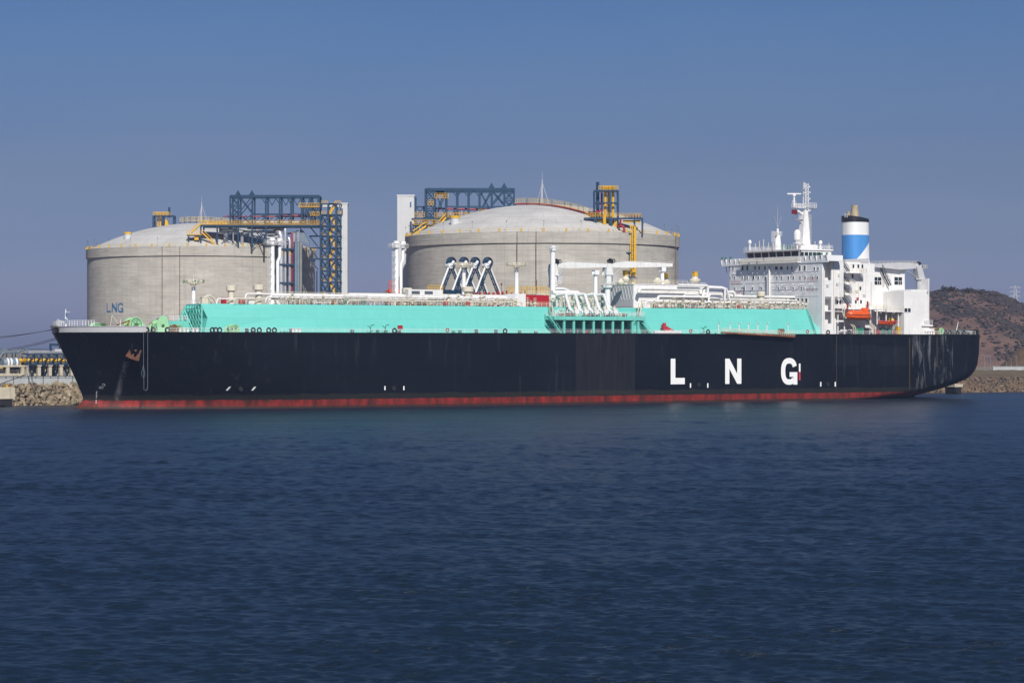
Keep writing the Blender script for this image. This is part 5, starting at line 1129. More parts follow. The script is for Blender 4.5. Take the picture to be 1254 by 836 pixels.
# anchor
v = 9.; u = S(163,v)
for _ in range(12): v = port_v(u, 12.2); u = S(163, v)
za = Zs(432,u,v)
t = ship_thing('anchor', 'rusty stockless anchor housed high on the black bow', 'anchor', u-.3, v-1.0, za)
hd = math.atan2(-(half(u+.5,12)-half(u-.5,12)), 1.); t.rotation_euler = (-.25, 0, YAW+hd); t.scale = (1.0,1.0,1.0)
m = MB(); m.bar((1.1,-.1,1.9),(-.3,-.25,-.9),.55,.5); m.build('shank', M['anchor'], t)
m = MB(); m.loft([(-1.2,-.5,-1.3),(.9,-.5,-2.1),(.9,.2,-2.1),(-1.2,.2,-1.3)],[(-1.5,-.5,-.4),(.8,-.5,-1.2),(.8,.2,-1.2),(-1.5,.2,-.4)]); m.build('crown', M['anchor'], t)
for x, z in ((-1.35,-.6),(.75,-1.4)):
    m = MB(); m.loft([(x-.55,-.5,z-.3),(x+.55,-.5,z-.7),(x+.55,.1,z-.7),(x-.55,.1,z-.3)],[(x+.85,-.35,z+2.1),(x+1.05,-.35,z+2.0),(x+1.05,-.1,z+2.0),(x+.85,-.1,z+2.1)]); m.build('fluke', M['anchor'], t)
m = MB(); m.torus((u+.4,port_v(u+.4,14.)-.1,za+1.3),1.5,.3,'y',18,7,1.1,.9); o = m.build('hawse_lip', M['hull'], hull)
# lines hanging down the bow
def hang(px, y0, y1): 
    v = 6.; u = S(px, v); z0 = DK+.1
    for _ in range(10): v = port_v(u, 16); u = S(px, v)
    pts = []
    for k in range(9):
        z = z0-(z0-Zs(y1,u,v))*k/8; pts.append((u, port_v(u, z)-.18 if z > 3 else 0, z))
    # hang plumb outboard of the rail
    vv = min(p[1] for p in pts); return u, vv, Zs(y1,u,v)
u, vv, z1 = hang(177.,405,478); u2, vv2, _ = hang(170.5,405,470)
pts = [(u,vv,DK+.3),(u,vv,z1+1.2),(u-.1,vv,z1+.4),(u-.5,vv,z1),(u-1.,vv,z1+.3),(u2+.1,vv,z1+1.4),(u2,vv,z1+6)]
t = ship_thing('heaving_line', 'thin pale line looped down the black bow beside the anchor', 'rope', u, vv, z1)
m = MB(); m.path(pts, .04, 6); m.path([(u2,vv,DK+.3),(u2,vv,z1+6),(u2-.5,vv,z1+4.2),(u2-.35,vv,z1+3.3),(u2+.1,vv,z1+3.2),(u2+.35,vv,z1+4.),(u2,vv,z1+5.6)],.035,6)
o = m.build('line', M['duct'], t, (u,vv,z1))
# life rings on the rail
m = MB(); m.torus((0,0,0),.42,.13,'y',18,7)
ring_src = m.build('life_ring', M['letterred']); first = True
for px, nm in ((548,'orange life ring on the deck rail below the white ventilator, amidships'),(846,'orange life ring on the deck rail right of the green recess'),(989,'orange life ring on the deck rail at the aft end of the mint wall')):
    u = S(px,.1); o = ring_src if first else clone(ring_src); first = False
    o.location = L2W(u,.12,DK+.85); o.rotation_euler.z = YAW; tag(o, nm, 'life ring')
# flag
u = S(970,22); z = Zs(259.5,u,22)
t = ship_thing('flag', 'small crimson flag flying left of the radar mast', 'flag', u, 21, z)
m = MB(); gx = 9
vs = [(-1.0+2.0*i/gx, .18*math.sin(i*1.1), dz-.08*i*.2) for dz in (-.65,.65) for i in range(gx+1)]; vs += [(x, y+.03, z_) for x, y, z_ in vs]
m.add(vs, [(i,i+1,gx+2+i,gx+1+i) for i in range(gx)]+[(2*gx+2+i,2*gx+3+i,3*gx+4+i,3*gx+3+i) for i in range(gx)]); m.build('cloth', M['flag'], t)
m = MB(); m.bar((1.05,0,-2.5),(1.05,0,3.2),.04); m.build('halyard', M['rope'], t)

# ================================================================== LAND
SH = 62.                                     # shoreline, metres off the ship's port side
def shore_pt(u, v, z): return L2W(u, v, z)
# ground: one sheet behind the shore out to the horizon
m = MB(); us_ = [-4000,-600]+list(range(-120,900,30))+[1500,9000]
rows_ = [(68.,4.6),(78,4.9),(110,4.9),(300,5.),(430,5.)]
vs = [shore_pt(u, v, z) for v, z in rows_ for u in us_]; k = len(us_)
m.add(vs, [(j*k+i, j*k+i+1, (j+1)*k+i+1, (j+1)*k+i) for j in range(len(rows_)-1) for i in range(k-1)])
tag(m.build('ground', M['ground']), kind='structure')
m = MB(); m.add([shore_pt(255,430.3,4.98), shore_pt(9000,430.3,4.98), shore_pt(9000,5200,4.98), shore_pt(1400,5200,4.98)],[(0,1,2,3)]); tag(m.build('ground', M['ground']), kind='structure')
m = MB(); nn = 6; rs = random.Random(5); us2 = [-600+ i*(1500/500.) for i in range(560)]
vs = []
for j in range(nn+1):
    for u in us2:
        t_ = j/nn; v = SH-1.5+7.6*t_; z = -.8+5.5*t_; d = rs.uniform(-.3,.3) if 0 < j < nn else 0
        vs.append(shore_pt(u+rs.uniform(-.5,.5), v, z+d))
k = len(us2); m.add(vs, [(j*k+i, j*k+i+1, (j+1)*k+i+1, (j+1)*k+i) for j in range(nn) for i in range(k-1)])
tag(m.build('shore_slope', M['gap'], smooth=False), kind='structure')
# boulders of the breakwater, left of the bow
import bmesh
def rock_mesh(seed):
    bm = bmesh.new(); bmesh.ops.create_icosphere(bm, subdivisions=1, radius=.5); rr = random.Random(seed)
    for v in bm.verts: v.co *= rr.uniform(.72, 1.25)
    for _ in range(8):
        d = Vector((rr.gauss(0,1), rr.gauss(0,1), rr.gauss(0,1))).normalized(); c = rr.uniform(.26,.36)
        for v in bm.verts:
            e = v.co.dot(d)-c
            if e > 0: v.co -= d*e
    me = bpy.data.meshes.new('boulder'); bm.to_mesh(me); bm.free(); me.materials.append(M['rock']); return me
rmes = [rock_mesh(s_) for s_ in range(9)]
rr = random.Random(21); cnt = 0
ua, ub = S(-6,62), S(114,66)
nrow, ncol = 7, 40
for j in range(nrow):
    for i in range(ncol):
        t_ = (j+rr.uniform(-.3,.3))/(nrow-1); u = ua+(ub-ua)*(i+rr.uniform(-.4,.4)+.25*(j % 2))/(ncol-1)
        o = bpy.data.objects.new('boulder', rr.choice(rmes)); C.objects.link(o)
        o.location = shore_pt(u, SH-1.2+6.6*t_, -.25+5.*t_+rr.uniform(-.1,.25)); o.rotation_euler = (rr.uniform(0,6.3), rr.uniform(0,6.3), rr.uniform(0,6.3))
        s_ = rr.uniform(1.15,2.1); o.scale = (s_*rr.uniform(.8,1.3), s_*rr.uniform(.8,1.2), s_*rr.uniform(.7,1.0))
        tag(o, 'tan angular boulder in the breakwater slope left of the bow', 'boulder', 'boulders of the breakwater left of the bow')
# rubble on the far shore to the right: too fine to count
m = MB(); rr = random.Random(9)
def add_rock(m, p, s_):
    me = rr.choice(rmes); a = rr.uniform(0,6.3); c_, q_ = math.cos(a), math.sin(a)
    m.add([(p[0]+s_*(v.co.x*c_-v.co.y*q_), p[1]+s_*(v.co.x*q_+v.co.y*c_), p[2]+s_*v.co.z) for v in me.vertices], [tuple(f.vertices) for f in me.polygons])
for k in range(2600):
    u = rr.uniform(300, 400); t_ = rr.random(); add_rock(m, shore_pt(u, SH-1+7*t_, -.2+4.6*t_), rr.uniform(.5,1.3))
tag(m.build('rubble_bank', M['rockd'], smooth=False), 'fine brown rubble along the far waterline right of the stern', 'rubble', kind='stuff')
# parapet wall on the breakwater
t = thing('parapet_wall', 'pale grey concrete parapet with dark joints on the boulders left of the bow', 'wall', shore_pt(0,68.4,4.4))
t.rotation_euler.z = YAW
pl = 4.05; n_ = 24
for k in range(n_):
    u = -45+k*pl+.0; m = MB(); m.box(u+.07,u+pl-.07,0,.5,0,2.35); o = m.build('wall_panel', M['wallc'], t, smooth=False)
m = MB(); m.box(-45,-45+n_*pl,-.12,.62,2.36,2.72); m.build('coping', M['wallc'], t, smooth=False)
m = MB(); m.box(-45,-45+n_*pl,-.2,.7,2.72,2.86)
for k in range(n_+1): m.box(-45+k*pl-.08,-45+k*pl+.08,-.1,.4,0,2.3)
for k in range(n_*2): m.box(-45+k*pl/2-.2,-45+k*pl/2+.1,-.16,-.1,2.4,2.68)
m.build('joint_strip', M['darkst'], t, smooth=False)

def rack(name, label, cat, group=None, loc=(0,0,0)): return thing(name, label, cat, loc, group, YAW)
# blue pipe bridge with yellow pipe, left of the bow (ship axes, behind the parapet)
V1 = 73.; ub0, ub1 = S(33,V1), S(135,V1)
t = thing('pipe_bridge', 'blue truss pipe bridge carrying a yellow pipe on white piers, left of the bow', 'pipe bridge', (OX,OY,0), rz=YAW)
zt, zb = Zs(433.5,ub0,V1), Zs(446,ub0,V1)
def truss(m, u0, u1, v, z0, z1, n, w, alt=False):
    m.bar((u0,v,z0),(u1,v,z0),w*1.3); m.bar((u0,v,z1),(u1,v,z1),w*1.3)
    for i in range(n+1): u = u0+(u1-u0)*i/n; m.bar((u,v,z0),(u,v,z1),w)
    for i in range(n):
        a, b = u0+(u1-u0)*i/n, u0+(u1-u0)*(i+1)/n
        if alt and i % 2: m.bar((a,v,z1),(b,v,z0),w)
        else: m.bar((a,v,z0),(b,v,z1),w)
m = MB(); truss(m, ub0, ub1, V1, zb, zt, 11, .24); truss(m, ub0, ub1, V1+3, zb, zt, 11, .24)
for i in range(12): u = ub0+(ub1-ub0)*i/11; m.bar((u,V1,zb),(u,V1+3,zb),.2); m.bar((u,V1,zt),(u,V1+3,zt),.2)
m.build('truss', M['blue'], t)
m = MB(); m.tube((ub0-2.6,V1+1,zb+.95),(ub1,V1+1,zb+.95),.55,n=12); m.path([(ub0-2.4,V1+1,zb+.9),(ub0-2.,V1+.4,zb+.3),(ub0-1.7,V1+.2,zb-.6),(ub0-1.2,V1+.1,zb-1.)],.4,8); m.build('yellow_pipe', M['yellow'], t)
m = MB()
for dv, dz, r_ in ((.4,2.1,.2),(1.4,2.2,.28),(2.2,2.1,.2),(2.4,.9,.35)): m.tube((ub0-1,V1+dv,zb+dz),(ub1,V1+dv,zb+dz),r_,n=8)
m.box(ub0,ub1,V1-.2,V1+.6,zt+.15,zt+.3); m.tube((ub0,V1+1,zt+.55),(ub1,V1+1,zt+.55),.22,n=8); m.tube((ub0,V1+2,zt+.6),(ub1,V1+2,zt+.6),.26,n=8)
m.build('silver_pipe', M['steel'], t)
for i, px in enumerate((31,48,61.5,75,88.5,102)):
    m = MB(); u = S(px,V1); m.box(u-.42,u+.42,V1-.1,V1+.8,4.8,zb-.2); m.box(u-.42,u+.42,V1+2.3,V1+3.1,4.8,zb-.2); m.box(u-.6,u+.6,V1-.3,V1+3.2,zb-.5,zb-.2); m.build('pier', M['buff'], t, smooth=False)
m = MB()
for pa, pb in ((34,44),(50,60),(63,73.5),(77,87)):
    a, b = S(pa,V1+2), S(pb,V1+2)
    m.bar((a,V1+2,zb-.3),(b,V1+2,5),.28); m.bar((b,V1+2,zb-.3),(a,V1+2,5),.28)
m.build('cross_brace', M['blue'], t)
m = MB(); m.box(S(52,V1+6),S(60,V1+6),V1+6,V1+7,4.9,zb-.6); m.box(S(62,V1+6),S(72,V1+6),V1+6,V1+7,4.9,zb-.4); m.build('equipment_box', M['darkst'], t, smooth=False)
m = MB(); m.rail([(S(40,V1-1),V1-1,4.9),(S(47,V1-1),V1-1,4.9)],2.2,.6,.08,3); m.build('yellow_guard', M['yellow'], t)
m = MB()
for k in range(40): u = R.uniform(ub0,ub1); m.box(u-.25,u+.25,V1+.9,V1+1.6,zb+1.7,zb+1.7+R.uniform(.3,.8))
m.build('pipe_clamp', M['greyp'], t)
# blue goal-post frame
t = thing('pipe_portal', 'small blue steel portal standing above the pipe bridge', 'steel frame', L2W(S(68,V1+2),V1+2,zt), rz=YAW)
a, b = S(62,V1+2)-S(68,V1+2), S(73.5,V1+2)-S(68,V1+2); h = Zs(421.5,ub0,V1+2)-zt
m = MB(); m.bar((a,0,0),(a,0,h),.45); m.bar((b,0,0),(b,0,h),.45); m.bar((a-.2,0,h),(b+.2,0,h),.4); m.bar((a,0,.6),(a+1,0,0),.3); m.build('frame', M['blue'], t)
m = MB(); m.tube((a+.6,.2,h-.05-.35),(b-.3,.2,h-.35),.14); m.box(a+1.,b+1.6,-.5,.5,.15,1.3); m.build('tray', M['greyp'], t)
# expansion-loop pipes and silver vessel at the far left
t = thing('pipe_loop_rack', 'silver pipes bent over in stepped loops at the left edge', 'pipework', L2W(S(18,74),74,5), rz=YAW)
o_ = (S(18,74),74,5); m = MB()
for k in range(5):
    v = 73.5+k*.75; zz = lambda y: Zs(y,S(20,v),v)
    p = lambda px, y: (S(px,v)-o_[0], v-o_[1], zz(y)-o_[2])
    d = k*1.1; m.path([p(-14,444),p(-3,443),p(2+d*.4,434+d*.2),p(4+d*.4,431.5+d*.2),p(18,431.+d*.3),p(21+d*.3,430.6+d*.3),p(26+d*.5,427+d*.4),p(27+d*.5,426.4+d*.4),p(30+d*.5,426.4+d*.4),p(31+d*.5,427+d*.4),p(36+d,432),p(60,433)],.09,7)
m.build('loop_pipe', M['duct'], t)
m = MB()
for px in (1,8,15,19): u = S(px,75)-o_[0]; m.bar((u,1,0),(u,1,Zs(428,S(px,75),75)-5),.25)
m.box(S(1,75)-o_[0],S(22,75)-o_[0],.2,1.6,Zs(433,S(5,75),75)-5,Zs(432.3,S(5,75),75)-5); m.rail([(S(1,75)-o_[0],.2,Zs(432.3,S(5,75),75)-5),(S(20,75)-o_[0],.2,Zs(432.3,S(5,75),75)-5)],1.,1.,.06); m.box(S(2,75)-o_[0],S(6,75)-o_[0],.2,1.2,Zs(430,S(5,75),75)-5,Zs(427,S(5,75),75)-5)
m.build('loop_support', M['duct'], t)
t = thing('silver_vessel', 'fat silver horizontal vessel banded in white at the left edge', 'vessel', L2W(S(14,72),72,Zs(444,S(14,72),72)), rz=YAW)
u_ = S(14,72); a, b = S(3,72)-u_, S(23.5,72)-u_; m = MB(); m.lathe([(.2,a),(.9,a+.15),(1.15,a+.6),(1.15,b-.6),(.9,b-.15),(.2,b)],(0,0,0),20,'x'); m.build('shell', M['duct'], t)
m = MB(); 
for x in (a+1.2,(a+b)/2-.2,b-1.): m.lathe([(1.22,-.22),(1.22,.22)],(x,0,0),20,'x')
m.build('band', M['trunkwall'], t)
m = MB(); m.box(a+.4,a+1.3,-1,1,-2.,-.8); m.box(b-1.4,b-.6,-1,1,-2.,-.8); m.build('saddle', M['darkst'], t)
t = thing('pipe_trestle', 'cream post-and-beam trestle holding silver pipes below the vessel', 'trestle', L2W(S(14,70.6),70.6,4.6), rz=YAW)
u_ = S(14,70.6); m = MB()
for px in (-8,9.3,27.5,33): u = S(px,70.6)-u_; m.box(u-.42,u+.42,-.3,.5,0,Zs(448,S(14,70),70.6)-4.6)
a, b = S(-12,70.6)-u_, S(34.5,70.6)-u_; z0_, z1_ = Zs(449.2,S(14,70),70.6)-4.6, Zs(447,S(14,70),70.6)-4.6
m.box(a,b,-.38,.58,z0_,z1_); m.box(a,b,-.36,.56,Zs(460.2,S(14,70),70.6)-4.6,Zs(457.4,S(14,70),70.6)-4.6); m.build('trestle_frame', M['buff'], t, smooth=False)
m = MB(); m.tube((a,1.4,Zs(453,S(14,70),70.6)-4.6),(b-2.2,1.4,Zs(453,S(14,70),70.6)-4.6),.42,n=12); m.tube((a,2.4,Zs(455,S(14,70),70.6)-4.6),(b-2.,2.4,Zs(455,S(14,70),70.6)-4.6),.3,n=10); m.build('silver_pipe', M['steel'], t)
m = MB(); m.tube((a,2.2,Zs(451.4,S(14,70),70.6)-4.6),(b-5,2.2,Zs(451.4,S(14,70),70.6)-4.6),.3,n=10); m.build('yellow_pipe', M['yellow'], t)
# mooring dolphins
def dolphin(name, label, u, v, w_, d_, ztop, zmid, bolls):
    t = thing(name, label, 'dolphin', L2W(u, v, 0), rz=YAW); m = MB(); m.box(-w_/2,w_/2,-d_/2,d_/2,zmid,ztop); m.build('cap_block', M['buff'], t, smooth=False)
    m = MB(); m.loft([(-w_*.42,-d_*.4,-2.),(w_*.4,-d_*.4,-2.),(w_*.4,d_*.4,-2.),(-w_*.42,d_*.4,-2.)],[(-w_*.42,-d_*.45,zmid-.01),(w_*.36,-d_*.45,zmid-.01),(w_*.36,d_*.45,zmid-.01),(-w_*.42,d_*.45,zmid-.01)]); m.box(-w_*.5,-w_*.1,-d_*.5-.4,-d_*.5+.6,.3,zmid-.02); m.build('fender', M['black'], t, smooth=False)
    m = MB()
    for x in bolls: m.lathe([(.3,0),(.25,.1),(.25,.45),(.42,.5),(.42,.62)],(x,0,ztop),10); m.box(x-.6,x+.6,-.6,.6,ztop+.002,ztop+.1)
    m.build('bollard', M['yellow'], t)
ud = S(3.,52); dolphin('mooring_dolphin', 'cream concrete mooring block on a black fender at the left edge, yellow bollards on top', ud, 52, 4.4, 5., Zs(474,ud,52), Zs(488.,ud,52), (-1.2,1.2))
ud = S(1167.5,47.5); dolphin('mooring_dolphin', 'cream concrete block on dark fender peeping out under the stern', ud, 47.5, 3.4, 5., Zs(470,ud,47.5), Zs(473.5,ud,47.5), (0,))
# mooring ropes, from bow chocks to shore and from the dolphin up the breakwater
def rope(label, a, b, sag, r_=.07):
    t = bpy.data.objects; m = MB(); a = Vector(a); b = Vector(b); pts = []
    for k in range(13): s_ = k/12; p = a.lerp(b, s_); p.z -= sag*4*s_*(1-s_); pts.append(p)
    m.path(pts, r_, 6); o = m.build('mooring_rope', M['rope'], None, tuple(a)); o.location = a; return tag(o, label, 'rope', None)
bowc = [L2W(S(66,21),20.2,18.9), L2W(S(67,21),21.,18.8)]; low = [L2W(17.2-3.6,VC-2.3,14.2), L2W(17.2-3.4,VC-2.6,13.8)]
for k in range(2):
    rope(('upper rope of the pair running left from the bow rail','lower rope of the pair running left from the bow rail')[k], bowc[k], W(-40,416.3-k*2.2,760), .5)
    rope(('upper rope of the pair leaving the stem below the rail','lower rope of the pair leaving the stem below the rail')[k], W(72+k*1.2,412.5+k*1.6,622), W(8+k*2,427.5+k*1.2,690), .3)
rope('dark rope slanting across the parapet wall to the left edge', W(32,458,655.), W(-12,474,640), .1, .12)
# ------------------------------------------------------------------ right-hand shore
m = MB(); nn, k = 16, 60; rr = random.Random(4); vs = []
for j in range(nn+1):
    for i in range(k+1):
        u = 296+i*5; v = 67.5+j*4.2; q = j/nn; z = 4.5+3.0*math.sin(min(1,q*1.3)*PI*.5)*(1 if u > 300 else .3)+rr.uniform(-.25,.25)*(1 if 0<j<nn else 0)
        if u > 352: z -= max(0,(q-.35))*4
        if j == nn: z = 4.6
        vs.append(shore_pt(u, v, z))
m.add(vs, [(j*(k+1)+i, j*(k+1)+i+1, (j+1)*(k+1)+i+1, (j+1)*(k+1)+i) for j in range(nn) for i in range(k)])
tag(m.build('shore_berm', M['bank']), kind='structure')
m = MB(); rr = random.Random(12)
for kk in range(900):
    u = rr.uniform(300, 352); v = rr.uniform(72, 126); p = shore_pt(u, v, 4.8+2.8*math.sin(min(1,(v-67.5)/67*1.3)*PI*.5)); add_rock(m, p, rr.uniform(.3,1.1))
tag(m.build('low_scrub', M['shrub']), 'low dry scrub dotted over the far shore bank', 'scrub', kind='stuff')
Yw = 945.
t = thing('sea_wall', 'long pale grey concrete wall on the far shore at the right edge', 'wall', W(1216,457,Yw))
m = MB(); a = W(1214,457,Yw); m.box(0,150,0,1,-2.,W(0,449.6,Yw)[2]-a[2]); m.build('wall_body', M['wallc'], t, smooth=False)
m = MB(); m.box(-.1,150.1,-.1,1.1,W(0,449.6,Yw)[2]-a[2]+.002,W(0,449.6,Yw)[2]-a[2]+.3); m.build('coping', M['wallc'], t, smooth=False)
for i, (px, yt, Y, lab) in enumerate(((1205.6,435,960,'tall grey lamp post nearest the ship stern on the far shore'),(1213.,436.5,975,'grey lamp post with a short arm, second from the stern on the far shore'),(1232.5,443,990,'short grey lamp post before the brown slope, left of two others'),(1238.3,439,985,'thin grey lamp post in the middle before the brown slope'),(1245.3,436,970,'tallest lamp post before the brown slope at the right edge'))):
    b = W(px,0,Y); zt_ = W(0,yt,Y)[2]; zb_ = 5.; t = thing('street_lamp', lab, 'lamp post', (b[0],Y,zb_), 'lamp posts on the far shore'); h = zt_-zb_
    m = MB(); m.lathe([(.16,0),(.10,.5),(.07,h)],(0,0,0),8); m.build('pole', M['duct'], t); m = MB(); m.bar((0,0,h),(-.8,0,h+.2),.07); m.box(-1.2,-.7,-.1,.1,h+.12,h+.24); m.build('lamp_head', M['duct'], t)
# hills
def hills():
    rs = np.random.RandomState(11)
    nx, ny = 300, 130
    xs = np.linspace(170, 1500, nx); ys = np.concatenate([np.linspace(1230, 1500, 70), np.linspace(1508, 3200, 60)])
    X, Y = np.meshgrid(xs, ys)
    def vnoise(X, Y, sc, seed):
        r = np.random.RandomState(seed); g = r.rand(260, 260); a = X/sc+40; b = Y/sc+7
        i = np.floor(a).astype(int); j = np.floor(b).astype(int); fa = a-i; fb = b-j; fa = fa*fa*(3-2*fa); fb = fb*fb*(3-2*fb); i %= 259; j %= 259
        return (g[j,i]*(1-fa)+g[j,i+1]*fa)*(1-fb)+(g[j+1,i]*(1-fa)+g[j+1,i+1]*fa)*fb
    Yr = 1480.
    px = CX+F*X/np.minimum(Y, Yr)                 # bearing of the crest line, from the survey
    tab = np.array([(900,430),(1000,415),(1060,385),(1100,366),(1140,355.5),(1160,352.5),(1180,354),(1205,356.5),(1218,356.5),(1230,361),(1240,366.5),(1254,373),(1300,388),(1400,402),(1700,415),(2600,425)])
    zr = CZ+(HY-np.interp(px, tab[:,0], tab[:,1])-2.5)*Yr/F
    q = np.clip((Y-1230)/(Yr-1230), 0, 1); prof = (q**.8)*(1-.0*q)
    prof = np.where(Y > Yr, np.clip(1-(Y-Yr)/1500, 0, 1), prof)
    rid = 1-np.abs(2*vnoise(X+.35*Y, Y*.6, 85, 1)-1); rid2 = 1-np.abs(2*vnoise(X-.5*Y, Y, 38, 2)-1)
    am = np.sin(np.clip(q, 0, 1)*PI)
    Z = 5+(zr-5)*prof+am*((rid-.6)*24+(rid2-.6)*8)+ (vnoise(X,Y,14,3)-.5)*2.2*np.minimum(1,q*4)
    Z = np.where(q <= 0.0, 4.7, Z)
    m = MB(); m.v = [tuple(p) for p in np.stack([X,Y,Z],-1).reshape(-1,3)]; i = (np.arange(ny-1)[:,None]*nx+np.arange(nx-1)[None,:]).ravel()
    m.f = [tuple(f) for f in np.stack([i,i+1,i+nx+1,i+nx],-1).tolist()]; m.m = [0]*len(m.f)
    tag(m.build('hills', M['hill']), kind='structure')
    # scrub, denser in the hollows
    mb = MB(); rr = random.Random(8); dens = vnoise(X, Y*.35, 42, 5)*.6+vnoise(X, Y*.4, 15, 6)*.4
    bl = []
    import bmesh as _b
    for s_ in range(5):
        bm = _b.new(); _b.ops.create_icosphere(bm, subdivisions=1, radius=1); r3 = random.Random(s_)
        for v in bm.verts: v.co *= r3.uniform(.7,1.2); v.co.z *= .75
        bl.append(([tuple(v.co) for v in bm.verts], [tuple(v.index for v in f.verts) for f in bm.faces])); bm.free()
    n = 0
    while n < 12000:
        jj, ii = rr.randrange(2, 88), rr.randrange(0, 250)
        if dens[jj,ii]+rr.uniform(-.14,.14) < .47: continue
        if not (1120 < px[jj,ii] < 1275): 
            if rr.random() < .93: continue
        x, y, z = X[jj,ii]+rr.uniform(-2,2), Y[jj,ii]+rr.uniform(-1.5,1.5), Z[jj,ii]; s_ = rr.uniform(.6,1.5)*(1.35 if dens[jj,ii] > .62 else .75)
        vs, fs = rr.choice(bl); mb.add([(x+a*s_, y+b*s_, z+c*s_*rr.uniform(.9,1.1)+s_*.2) for a, b, c in vs], fs); n += 1
    tag(mb.build('hill_scrub', M['shrub'], smooth=False), 'dark scrub growing in patches over the brown hills', 'scrub', kind='stuff')
    # individual trees on the crest
    for kk, pxx in enumerate((1157,1166,1183,1190,1203)):
        i_ = 0
        x = (pxx-CX)/F*Yr; z = CZ+(HY-np.interp(pxx, tab[:,0], tab[:,1])-2.)*Yr/F
        t = thing('hill_tree', ('rounded dark tree on the hill crest just right of the white stern house','wide low tree on the crest, second from the house','small dark tree mid-crest of the hill','lone bushy tree on the crest right of the middle','dark bush-like tree where the crest starts to drop')[kk], 'tree', (x, Yr, z), 'trees along the hill crest')
        m = MB(); m.tube((0,0,-1),(0,0,1.6),.25,.12); m.build('trunk', M['rust'], t)
        m = MB()
        for q_ in range(60):
            vs, fs = rr.choice(bl); s_ = rr.uniform(.35,.7); a, b, c = rr.gauss(0,1.3), rr.gauss(0,1.), abs(rr.gauss(.7,.5)); m.add([(a+p*s_, b+r_*s_, c+w_*s_) for p, r_, w_ in vs], fs)
        m.build('crown', M['shrub'], t, smooth=False)
    # nearer brown slope at the right edge
    m = MB(); nx2, ny2 = 60, 20; vs = []
    r4 = np.random.RandomState(2)
    for j in range(ny2+1):
        for i in range(nx2+1):
            y = 985+j*6.; pxx = 1222+i*1.6; x = (pxx-CX)/F*y; top = np.interp(pxx, (1222,1232,1243,1254,1275,1320),(450,441,430.5,424,418,420)); zt_ = CZ+(HY-top)*1060/F; q = min(1, j/12)
            zz = 4.6+(zt_-4.6)*math.sin(q*PI/2)*(1 if j < 13 else max(0,1-(j-12)/8))+(r4.rand()-.5)*.5*min(1,j/3); vs.append((x,y,zz))
    m.add(vs, [(j*(nx2+1)+i, j*(nx2+1)+i+1, (j+1)*(nx2+1)+i+1, (j+1)*(nx2+1)+i) for j in range(ny2) for i in range(nx2)]); tag(m.build('near_slope', M['hill2']), kind='structure')
    # pylon on the far shoulder
    Yp = 1700.; b = W(1243,372,Yp); hp = W(0,350,Yp)[2]-b[2]+6
    t = thing('power_pylon', 'faint grey lattice pylon on the hill shoulder at the right edge', 'pylon', (b[0],Yp,b[2]-6)); m = MB()
    lev = [(0,2.4),(.35,1.7),(.6,1.1),(.8,.8),(1,.35)]
    for (h0,w0),(h1,w1) in zip(lev[:-1],lev[1:]):
        c0 = [(-w0,-w0),(w0,-w0),(w0,w0),(-w0,w0)]; c1 = [(-w1,-w1),(w1,-w1),(w1,w1),(-w1,w1)]
        for k_ in range(4):
            a0, b0_ = c0[k_], c0[(k_+1)%4]; a1, b1_ = c1[k_], c1[(k_+1)%4]; m.bar((*a0,h0*hp),(*a1,h1*hp),.16); m.bar((*a0,h0*hp),(*b1_,h1*hp),.1); m.bar((*b0_,h0*hp),(*a1,h1*hp),.1)
    for h_ in (.62,.78,.94): m.bar((-3.6,0,h_*hp),(3.6,0,h_*hp),.14); m.bar((-3.6,0,h_*hp),(0,0,h_*hp+1),.1); m.bar((3.6,0,h_*hp),(0,0,h_*hp+1),.1)
    m.build('lattice', M['greyp'], t)
hills()

